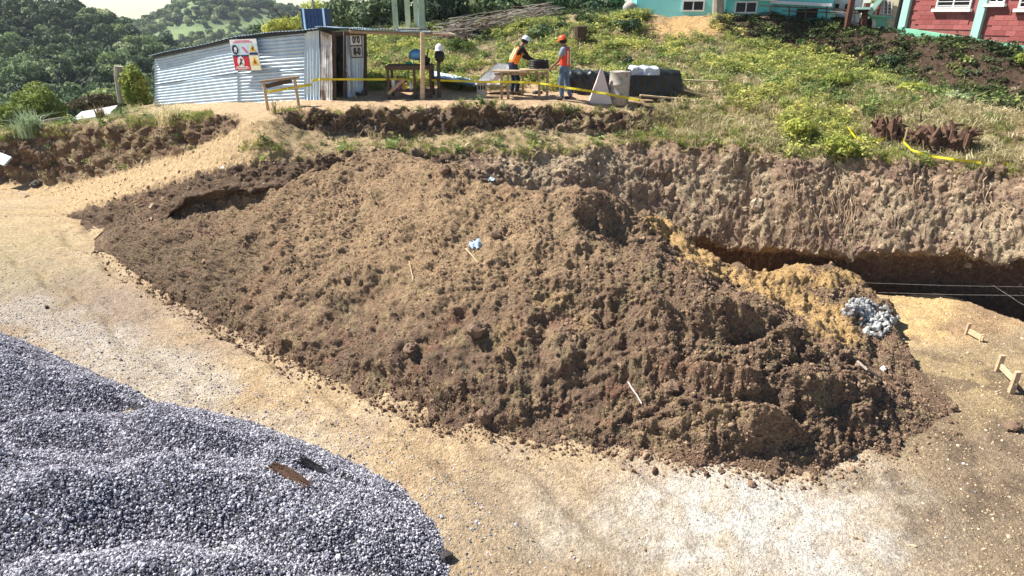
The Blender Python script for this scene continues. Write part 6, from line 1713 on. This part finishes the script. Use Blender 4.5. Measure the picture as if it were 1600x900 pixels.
d1 = hB - hA; d2 = hC - hB
window(th, on_wall(hA, hB, 1083.5, 9), d1, .84, .40, 2, .06, False)
window(th, on_wall(hB, hC, 1165.5, 11.5), d2, .80, .42, 2, .06, False)
c = on_wall(hC, hD, 1252, 6); b = MB(); bar(b, on_wall(hC, hD, 1203, 3) + Vector((0, -.05, 0)), on_wall(hC, hD, 1299, 8) + Vector((0, -.05, 0)), .12, .12); b.build('white_beam', M['frame'], th)
b = MB(); bar(b, on_wall(hB, hC, 1140, -4) + Vector((0, -.1, 0)), on_wall(hB, hC, 1212, 0) + Vector((0, -.1, 0)), .12, .1); b.build('white_beam', M['frame'], th)
b = MB(); bar(b, on_wall(hC, hD, 1180, 9) + Vector((0, -.6, 0)), on_wall(hC, hD, 1345, 17) + Vector((0, -.6, 0)), .05, .05); bar(b, on_wall(hC, hD, 1214, 17) + Vector((0, -.6, 0)), on_wall(hC, hD, 1330, 21) + Vector((0, -.6, 0)), .04, .04)
for px_ in (1196, 1225, 1250, 1282, 1325): bar(b, on_wall(hC, hD, px_, 28) + Vector((0, -.6, -.3)), on_wall(hC, hD, px_, 10) + Vector((0, -.6, 0)), .05)
b.build('porch_rail', M['wood_dark'], th)
b = MB(); q = on_wall(hC, hD, 1263, 21); b.box(q + Vector((0, -.03, 0)), (1.0, .06, .34)); b.build('dark_opening', M['dark'], th)
b = MB(); q = on_wall(hC, hD, 1290, 20); b.box(q + Vector((0, -.45, -.05)), (.42, .05, .2)); b.build('low_panel', M['teal_l'], th)
# grey trunk in front
q = hit(1121, 26, ('hill',)) ; q = P_y(1121, 24, 29.7)
gt_ = empty('leaning_tree', tuple(q), 0, 'thick grey tree trunk standing in front of the turquoise house', 'tree')
b = MB(); b.tube([q + Vector((.05, 0, -.8)), q + Vector((.02, 0, 0)), q + Vector((-.1, 0, 1.2)), q + Vector((-.2, 0, 3.4))], [.3, .26, .21, .14], 12); b.build('trunk', M['bark_grey'], gt_)
c_ = link(bpy.data.objects.new('crown', crown_mesh('crown', 88, LEAF['mid'], 1200, .12)), gt_); c_.location = (-.2, 0, 3.0); c_.scale = (1.3, 1.3, 1.0)
b = MB(); q = P_y(984, 12, 31.5); b.ball(q, (.32, .3, .28), 12, 7, .1, 2)
tag(b.build('pale_sack', M['concrete'], smooth=True, origin=q), 'pale rounded sack at the left end of the turquoise house', 'sack')

# white porch between the houses
pA = P_y(1296, 34, 28.4); pB = P_y(1362, 44, 27.2)
ph = empty('white_porch', tuple(pA), 0, 'white painted porch with dark openings between the two big houses', 'porch')
wall_face(ph, 'wall', pA + Vector((0, 1.2, 0)), pB + Vector((0, 1.2, 0)), pA.z - .9, pA.z + 1.6, M['frame'])
for x0, x1, y0, y1 in ((1303, 1312, 6, 13), (1317, 1330, 6, 18), (1338, 1352, 14, 20)):
    a_ = on_wall(pA + Vector((0, 1.18, 0)), pB + Vector((0, 1.18, 0)), x0, y1); b2 = on_wall(pA + Vector((0, 1.18, 0)), pB + Vector((0, 1.18, 0)), x1, y0)
    b = MB(); b.box((a_ + b2) / 2 + Vector((0, -.03, 0)), (abs(b2.x - a_.x), .05, abs(b2.z - a_.z))); b.build('opening', M['dark'], ph)
for px_, y0 in ((1324.5, 8), (1349, 16)):
    a_ = P_y(px_, 36, 27.4); b = MB(); b.box((a_.x, a_.y, a_.z + .25), (.18, .18, 1.2 if y0 < 10 else .95)); b.build('post', M['shade'], ph)
b = MB(); a_ = P_y(1338, 13, 27.4); b2 = P_y(1362, 13, 27.1); bar(b, a_, b2, .7, .08); b.build('canopy', M['mint_l'], ph)
b = MB(); a_ = P_y(1298, 19, 28.2); b2 = P_y(1322, 21, 27.9); bar(b, a_, b2, .5, .08); b.build('ledge', M['frame'], ph)

# little gabled house, mint and cream
gA = P_y(1356, 46, 27.2); gB = P_y(1405, 50, 26.7)
gh = empty('gabled_house', tuple(gA), 0, 'little mint and cream house with a lattice gable beside the red building', 'house')
wall_face(gh, 'wall', gA + Vector((.3, .3, 0)), gB + Vector((0, .3, 0)), gA.z - .9, gA.z + 2.2, M['cream'])
fA, fB = gA + Vector((.3, .26, 0)), gB + Vector((0, .26, 0))
def poly_on(name, pts, m_, off=.0, t=.04):
    b = MB(); b.prism([on_wall(fA + Vector((0, -off, 0)), fB + Vector((0, -off, 0)), *p_) for p_ in pts], (0, t, 0)); b.v = b.v
    return b.build(name, m_, gh)
poly_on('mint_front', [(1359, 24), (1385, 26), (1386, 46), (1362, 44)], M['mint'], .06)
poly_on('arch', [(1362, 44), (1362, 33), (1364, 29.5), (1367, 31), (1369, 36), (1369, 44)], M['cream'], .08, .02)
poly_on('dark_arch', [(1355, 42), (1356, 30), (1361, 28), (1363, 33), (1362, 43)], M['dark'], .09, .02)
poly_on('low_vent', [(1376, 45), (1376, 41), (1380, 41), (1380, 45)], M['dark'], .09, .02)
poly_on('eave', [(1356, 22), (1395, 26), (1395, 28.5), (1356, 25)], M['mint'], .3, .3)
poly_on('eave', [(1386, 27), (1395, 27.5), (1394, 33), (1386, 31)], M['skyprint'], .08, .02)
b = MB(); bar(b, on_wall(fA, fB, 1355, 22) + Vector((0, -.25, 0)), on_wall(fA, fB, 1374, -4) + Vector((0, -.25, 0)), .5, .17); b.build('roof_edge', M['mint_l'], gh)
b = MB(); bar(b, on_wall(fA, fB, 1362, 22) + Vector((0, -.12, 0)), on_wall(fA, fB, 1378, -2) + Vector((0, -.12, 0)), .1, .07); b.build('rafter', M['shade'], gh)
poly_on('gable_panel', [(1366, 22), (1378, 2), (1397, 2), (1393, 24)], M['pinkcon'], .03, .02)
b = MB()
for x in (1379, 1385, 1391):
    bar(b, on_wall(fA, fB, x, 24) + Vector((0, -.08, 0)), on_wall(fA, fB, x + 1, 0) + Vector((0, -.08, 0)), .03, .045)
b.build('mullion', M['frame'], gh)
b = MB()
for k in range(4):
    for x in (1382, 1388):
        bar(b, on_wall(fA, fB, x - 2.4, 2 + 5 * k) + Vector((0, -.07, 0)), on_wall(fA, fB, x + 2.4, 6 + 5 * k) + Vector((0, -.07, 0)), .02, .022)
        bar(b, on_wall(fA, fB, x + 2.4, 2 + 5 * k) + Vector((0, -.065, 0)), on_wall(fA, fB, x - 2.4, 6 + 5 * k) + Vector((0, -.065, 0)), .02, .022)
b.build('lattice', M['inkblack'], gh)
b = MB(); q = P_y(1371, 19, 26.6); b.tube([q + Vector((0, 0, -.12)), q + Vector((0, 0, .12)), q + Vector((0, 0, .25))], [.06, .08, .03], 8)
tag(b.build('dark_figure', M['shade'], origin=q), 'small dark figurine on the ledge of the little gabled house', 'figurine')

# red brick building: courses of brick built out as rows
rA = P_y(1405, 50, 26.6); rB = P_y(1640, 86, 22.0)
rA_, rB_ = rA.copy(), rB.copy()
rd = (rB - rA); Lr = Vector((rd.x, rd.y, 0)).length; rdir = Vector((rd.x, rd.y, 0)).normalized(); rn = Vector((rdir.y, -rdir.x, 0))
rbd = empty('red_brick_building', tuple(rA), 0, 'red brick building with pale blue pillars and a green plinth at the upper right', 'building')
zb0 = rA.z; zb1 = rB.z; zt = rA.z + 10.5  # upper storeys out of view, heightened to throw shade on the slope
ang = math.atan2(rdir.y, rdir.x); rot = Euler((0, 0, ang))
M['brick'] = mat_inst('red_block', (0.27, 0.075, 0.072), (0.40, 0.13, 0.12), .9, .3, c3=(0.33, 0.10, 0.095), bscale=20)
M['brickback'] = mat('red_mortar', (0.29, 0.095, 0.088), .95, .15, 6, .3, 30, stain=((0.30, 0.14, 0.13), .62))
wall_face(rbd, 'wall_core', rA + rdir * .2 + rn * 0, rB + rn * 0, (rA.z - 1, rB.z - 1), (zt, zt), M['brickback'], .2)
# openings: (px left, px right, py top, py bottom)
wins = [((1463, 14), (1517, 14), 1.02, .62), ((1546, 4), (1570, 8), .6, .5), ((1592, 12), (1625, 16), .75, .5)]
wr = []
for (a0, a1, w_, h2) in wins:
    ca = on_wall(rA, rB, *a0); cb_ = on_wall(rA, rB, *a1)
    u0 = (ca - rA).dot(rdir); u1 = (cb_ - rA).dot(rdir)
    zsill = (ca.z + cb_.z) / 2
    wr.append((u0, u1, zsill, zsill + 1.0))
# rows of blocks, each block one object sharing a few meshes; the largest first
BL, BH = .32, .16
blk = MB(); blk.box((0, 0, 0), (BL - .008, .05, BH - .008)); BME = blk.mesh('brick', M['brick'])
bc = 0
pil = [.12, (on_wall(rA, rB, 1532, 30) - rA).dot(rdir)]
uu_rest = MB()
nrow = int((zt - rB.z) / BH)
cands = []
for r_ in range(nrow):
    z = rB.z + .22 + BH * (r_ + .5)
    k = 0
    while True:
        u = .38 + BL * k + (BL / 2 if r_ % 2 else 0); k += 1
        if u > Lr - .2: break
        zbase = rA.z + (rB.z - rA.z) * u / Lr + .22
        if z - BH / 2 < zbase or z > rA.z + 3.2 or any(abs(u - p_) < BL / 2 + .13 for p_ in pil): continue
        if any(u0 - BL / 2 < u < u1 + BL / 2 and zs - .12 < z < zt2 + .1 for u0, u1, zs, zt2 in wr): continue
        w = rA + rdir * u; px_, py_, D_ = px_of(np.array([w.x, w.y, z]))
        cands.append((abs(float(px_) - 1560) + (0 if float(py_) > -8 else 900), u, z))
cands.sort()
for i, (_, u, z) in enumerate(cands):
    w = rA + rdir * u + rn * (.001 + .004 * ((i * 7) % 5) / 5)
    if i < 298:
        o = bpy.data.objects.new('brick', BME); o.location = Vector((w.x, w.y, z)) - rA; o.rotation_euler = rot; link(o, rbd)
    else:
        uu_rest.box(Vector((w.x, w.y, z)), (BL - .008, .05, BH - .008), rot)
o = uu_rest.build('bricks', M['brick'], rbd); o['kind'] = 'stuff'
for k, u in enumerate(pil):
    w = rA + rdir * u; zb_ = rA.z + (rB.z - rA.z) * u / Lr
    b = MB(); b.box((w.x, w.y, (zb_ + zt) / 2 + .1) + Vector((0, 0, 0)) if False else Vector((w.x, w.y, (zb_ + zt) / 2)) + rn * .06, (.26, .18, zt - zb_ + .1), rot); b.build('pillar', M['mint_l'], rbd)
b = MB(); bar(b, rA + rn * .08 + Vector((0, 0, .02)), rB + rn * .08 + Vector((0, 0, .02)), .16, .30); bar(b, rA + rn * .06 + Vector((0, 0, -.5)), rB + rn * .06 + Vector((0, 0, -.5)), .1, .8); b.build('plinth', M['mint'], rbd)
b = MB(); w = rA - rdir * .12 + rn * .1; b.box(Vector((w.x, w.y, rA.z + 1.8)), (.1, .12, 5.0), rot); b.build('downpipe', M['inkblack'], rbd)
b = MB(); b.prism([rA + rn * .5, rB + rn * .5, rB - rn * 5, rA - rn * 5], (0, 0, .15)); b.v = [(x, y, zt + (.15 if i >= 4 else 0)) for i, (x, y, z) in enumerate(b.v)]; b.build('roof', M['zinc'], rbd)
wall_face(rbd, 'end_wall', rA - rn * 5, rA - rn * .1, rA.z - 1, zt, M['brickback']); wall_face(rbd, 'end_wall', rB - rn * .1, rB - rn * 5, rB.z - 1, zt, M['brickback'])
M['curtain'] = mat('window_light_panes', (0.55, 0.58, 0.62), .3, .2, 3, 0, spec=.6)
for i, (u0, u1, zs, zt2) in enumerate(wr):
    w = rA + rdir * (u0 + u1) / 2
    window(rbd, Vector((w.x, w.y, (zs + zt2) / 2)) + rn * .02, rdir, u1 - u0 - .1, zt2 - zs - .1, 2, .05, True, 7 if i == 0 else 3)
q = P_D(1582, 84, 20.7)

# ================================================================ PEOPLE
def skin(name, pts, edges, radii, m_, parent, root=0, sub=1, smooth=True):
    me = bpy.data.meshes.new(name); me.from_pydata([tuple(p_) for p_ in pts], edges, []); me.update(); me.materials.append(m_)
    o = bpy.data.objects.new(name, me); link(o, parent)
    sk = o.modifiers.new('skin', 'SKIN'); sk.use_smooth_shade = smooth
    me.skin_vertices or None
    if not me.skin_vertices: pass
    lay = me.skin_vertices[0].data if me.skin_vertices else None
    if lay is None:
        bpy.context.view_layer.update()
    for i, r_ in enumerate(radii):
        v = me.skin_vertices[0].data[i]; v.radius = (r_, r_) if not hasattr(r_, '__len__') else r_
        v.use_root = (i == root)
    ss = o.modifiers.new('subsurf', 'SUBSURF'); ss.levels = sub; ss.render_levels = sub
    return o
def add_skin_layer(me):
    import bmesh
    bm = bmesh.new(); bm.from_mesh(me); bm.verts.layers.skin.verify(); bm.to_mesh(me); bm.free()
def chain(m_, parent, name, pts, edges, radii, root=0, sub=1):
    me = bpy.data.meshes.new(name); me.from_pydata([tuple(p_) for p_ in pts], edges, []); me.update()
    add_skin_layer(me); me.materials.append(m_)
    o = bpy.data.objects.new(name, me); link(o, parent)
    sk = o.modifiers.new('skin', 'SKIN'); sk.use_smooth_shade = True
    for i, r_ in enumerate(radii):
        v = me.skin_vertices[0].data[i]; v.radius = r_ if hasattr(r_, '__len__') else (r_, r_); v.use_root = (i == root)
    ss = o.modifiers.new('subsurf', 'SUBSURF'); ss.levels = sub; ss.render_levels = sub
    return o
M['skin'] = mat('skin', (0.30, 0.16, 0.10), .6, .1, 10, 0)
M['hair'] = mat('black_hair', (0.012, 0.01, 0.01), .7, .2, 20, .3, 60)
M['vest_o'] = mat('orange_vest', (0.85, 0.22, 0.02), .7, .08, 8, .1, 30)
M['vest_r'] = mat('red_orange_vest', (0.80, 0.07, 0.03), .7, .08, 8, .1, 30)
M['reflect'] = mat('reflective_stripe', (0.75, 0.74, 0.55), .35, .05, 8, 0)
M['shirt_d'] = mat('black_sweater', (0.018, 0.013, 0.014), .9, .3, 8, .2, 30)
M['shirt_g'] = mat('grey_shirt', (0.26, 0.29, 0.36), .9, .15, 8, .2, 30)
M['jeans_d'] = mat('dark_jeans', (0.02, 0.03, 0.07), .9, .3, 8, .2, 30)
M['jeans'] = mat('faded_jeans', (0.10, 0.15, 0.24), .9, .4, 7, .2, 30)
M['boot'] = mat('brown_boots', (0.16, 0.09, 0.07), .8, .2, 8, .2, 30)
M['boot_d'] = mat('dark_shoes', (0.03, 0.03, 0.04), .8, .2, 8, .2, 30)
M['hat_o'] = mat('orange_helmet', (0.80, 0.12, 0.04), .35, .05, 8, 0)
M['hat_w'] = mat('white_helmet', (0.70, 0.80, 0.86), .35, .05, 8, 0)
def person(loc, rz, s, J, mats, label):
    """J: joints in a frame where +y is ahead of the person, x to the right, z up (height about 1.72)"""
    o = empty('person', tuple(loc), rz, label, 'person'); o.scale = (s, s, s)
    V = lambda k: Vector(J[k])
    pel, chest, neck, head = V('pelvis'), V('chest'), V('neck'), V('head')
    # body: one continuous skinned figure
    pts = [pel, (pel + chest) / 2, chest, neck, neck.lerp(head, .55), head, head + (head - neck).normalized() * .10]
    rad = [(.13, .09), (.12, .08), (.14, .09), (.06, .06), (.07, .08), (.08, .1), (.06, .07)]
    ed = [(0, 1), (1, 2), (2, 3), (3, 4), (4, 5), (5, 6)]
    def limb(start, ks, rs):
        prev = start
        for k, r_ in zip(ks, rs):
            pts.append(V(k)); rad.append((r_, r_)); ed.append((prev, len(pts) - 1)); prev = len(pts) - 1
        return prev
    for sd in ('l', 'r'):
        limb(2, [sd + '_sh', sd + '_el', sd + '_wr'], [.062, .046, .030])
        limb(0, [sd + '_hip', sd + '_kn', sd + '_an'], [.09, .062, .045])
    # nose and ears on the head
    fw = Vector(J['look']).normalized()
    pts.append(pts[5] + fw * .105 + Vector((0, 0, -.01))); rad.append((.016, .016)); ed.append((5, len(pts) - 1))
    body = chain(mats['skin'], o, 'body', pts, ed, rad, 0, 1)
    # hands: palm with five separate fingers
    for sd, sg in (('l', -1), ('r', 1)):
        w = V(sd + '_wr'); d = (w - V(sd + '_el')).normalized(); d = (d + Vector(J.get('hand_dir', (0, .2, -.3)))).normalized()
        side = d.cross(Vector((0, 0, 1))); side = side.normalized() if side.length > .1 else Vector((1, 0, 0)); curl = side.cross(d)
        if curl.z > 0: curl = -curl
        hp_ = [w, w + d * .05, w + d * .09]; hr = [(.024, .024), (.036, .02), (.038, .018)]; he = [(0, 1), (1, 2)]
        for k, ln in enumerate((.070, .080, .075, .058)):
            b0 = w + d * .09 + side * (.027 - .018 * k); i0 = len(hp_)
            hp_ += [b0 + d * ln * .5 + curl * .008, b0 + d * ln * .85 + curl * .03]; hr += [(.009, .009), (.008, .008)]; he += [(2, i0), (i0, i0 + 1)]
        i0 = len(hp_); hp_ += [w + d * .04 + side * .045 * sg * -1, w + d * .08 + side * .06 * sg * -1 + curl * .01]; hr += [(.011, .011), (.009, .009)]; he += [(1, i0), (i0, i0 + 1)]
        chain(mats['skin'], o, 'hand', hp_, he, hr, 0, 1)
    # sleeves and shirt
    sp_ = [pel - Vector((0, 0, .10)), (pel + chest) / 2, chest, neck - (neck - chest) * .25]; sr = [(.165, .125), (.155, .115), (.185, .125), (.09, .08)]; se = [(0, 1), (1, 2), (2, 3)]
    for sd in ('l', 'r'):
        i0 = len(sp_); sh_, el, wr_ = V(sd + '_sh'), V(sd + '_el'), V(sd + '_wr')
        if mats['long']: sp_ += [sh_, el, wr_.lerp(el, .12)]; sr += [.078, .060, .042]; se += [(2, i0), (i0, i0 + 1), (i0 + 1, i0 + 2)]
        else: sp_ += [sh_, sh_.lerp(el, .75)]; sr += [.08, .068]; se += [(2, i0), (i0, i0 + 1)]
    chain(mats['shirt'], o, 'shirt', sp_, se, sr, 0, 1)
    vd = (chest - pel)
    chain(mats['vest'], o, 'vest', [pel - vd * .12, pel + vd * .12, pel + vd * .5, chest + vd * .05, chest + (neck - chest) * .7], [(0, 1), (1, 2), (2, 3), (3, 4)], [(.205, .16), (.2, .155), (.19, .15), (.215, .155), (.15, .11)], 0, 1)
    # vest stripes on front and back
    upv = vd.normalized(); rt_ = Vector((1, 0, 0)); ft = upv.cross(rt_) * -1
    for sgn in (-1, 1):
        for fb in (-1, 1):
            b = MB(); c0 = pel + vd * .62 + rt_ * .085 * sgn + ft * fb * .122; m3 = Matrix((rt_, ft, upv)).transposed()
            b.box(c0, (.05, .012, .36), m3); link(bpy.data.objects.new('vest_stripe', b.mesh('vest_stripe', mats['stripe'])), o)
    # trousers
    tp = [pel + Vector((0, 0, .15)), pel - Vector((0, 0, .04))]; tr_ = [(.165, .125), (.165, .13)]; te = [(0, 1)]
    for sd in ('l', 'r'):
        i0 = len(tp); tp += [V(sd + '_hip'), V(sd + '_kn'), V(sd + '_an') + Vector((0, 0, .0))]; tr_ += [.105, .082, .068]; te += [(1, i0), (i0, i0 + 1), (i0 + 1, i0 + 2)]
    chain(mats['trousers'], o, 'trousers', tp, te, tr_, 0, 1)
    for sd in ('l', 'r'):
        an = V(sd + '_an'); f = Vector(J.get(sd + '_toe', (0, 1, 0))).normalized()
        chain(mats['shoe'], o, 'shoe', [an + Vector((0, 0, .02)), Vector((an.x, an.y, .045)) - f * .04, Vector((an.x, an.y, .04)) + f * .09, Vector((an.x, an.y, .03)) + f * .19], [(0, 1), (1, 2), (2, 3)], [.055, (.05, .045), (.05, .04), (.04, .028)], 1, 1)
    # hair and helmet, tilted with the head
    hu = (head - neck).normalized() * .5 + Vector((0, 0, .5)); hu = (hu - fw * hu.dot(fw) * .3).normalized(); hx = fw.cross(hu).normalized(); hf = hu.cross(hx)
    m3 = Matrix((hx, hf, hu)).transposed()
    def local(b, name, m_, at, smooth=True):
        b.v = [tuple(at + m3 @ Vector(v)) for v in b.v]; link(bpy.data.objects.new(name, b.mesh(name, m_, smooth)), o)
    b = MB(); b.ball((0, -.015, .01), (.098, .112, .10), 14, 9); local(b, 'hair', mats['hair'], pts[5])
    b = MB(); b.lathe((0, 0, 0), [(.140, .025), (.128, .035), (.126, .06), (.112, .105), (.075, .142), (.02, .156)], 20)
    b.box((0, .14, .03), (.16, .09, .014)); b.box((0, -.0, .15), (.03, .17, .02)); local(b, 'helmet', mats['helmet'], pts[5])
    return o
# left worker: leaning to the right over the table, seen from behind and the side
J1 = dict(pelvis=(0, -.06, .92), chest=(0, .14, 1.28), neck=(0, .24, 1.44), head=(.02, .34, 1.56), look=(.0, .85, -.6),
          l_sh=(-.19, .17, 1.36), l_el=(-.22, .34, 1.12), l_wr=(-.12, .60, 1.00), r_sh=(.19, .17, 1.36), r_el=(.24, .36, 1.10), r_wr=(.16, .62, .98),
          l_hip=(-.1, -.06, .86), l_kn=(-.11, .02, .48), l_an=(-.11, -.05, .09), r_hip=(.1, -.06, .86), r_kn=(.12, .06, .48), r_an=(.12, .02, .09))
g1 = P_D(806, 154, 19.6); g1 = drop(g1.x, t0.y + .62)
g1 = Vector((P_D(804, 150, depth(g1)).x, g1.y, g1.z))
person(g1, R(-68), 1.0, J1, dict(skin=M['skin'], shirt=M['shirt_d'], long=True, vest=M['vest_o'], stripe=M['reflect'], trousers=M['jeans_d'], shoe=M['boot'], hair=M['hair'], helmet=M['hat_w']),
       'worker in white helmet, black sweater and orange vest leaning over the table')
J2 = dict(pelvis=(0, 0, .94), chest=(0, -.0, 1.30), neck=(0, .03, 1.47), head=(0, .09, 1.60), look=(0, .9, -.35),
          l_sh=(-.19, .0, 1.38), l_el=(-.25, .08, 1.10), l_wr=(-.16, .32, .92), r_sh=(.19, .0, 1.38), r_el=(.25, .06, 1.10), r_wr=(.15, .33, .92),
          l_hip=(-.1, 0, .88), l_kn=(-.12, .06, .49), l_an=(-.12, .0, .09), r_hip=(.1, 0, .88), r_kn=(.13, -.02, .49), r_an=(.14, -.14, .09))
g2 = hit(881, 156, ('hill',))
person(g2, R(62), 1.02, J2, dict(skin=M['skin'], shirt=M['shirt_g'], long=False, vest=M['vest_r'], stripe=M['reflect'], trousers=M['jeans'], shoe=M['boot_d'], hair=M['hair'], helmet=M['hat_o']),
       'worker in orange helmet, grey shirt and red vest standing right of the table')

# ================================================================ AIR
hm = bpy.data.materials.new('haze'); hm.use_nodes = True
hn = hm.node_tree; hn.nodes.clear()
ho = hn.nodes.new('ShaderNodeOutputMaterial'); hv = hn.nodes.new('ShaderNodeVolumePrincipled')
hv.inputs['Density'].default_value = 0.00025
hv.inputs['Color'].default_value = (0.80, 0.88, 1.0, 1)
hn.links.new(hv.outputs[0], ho.inputs['Volume'])
b = MB(); b.box((0, 300, -32), (4400, 780, 160))
hz_o = b.build('haze', hm)
tag(hz_o, 'thin pale air that fades the far hills', kind='stuff')
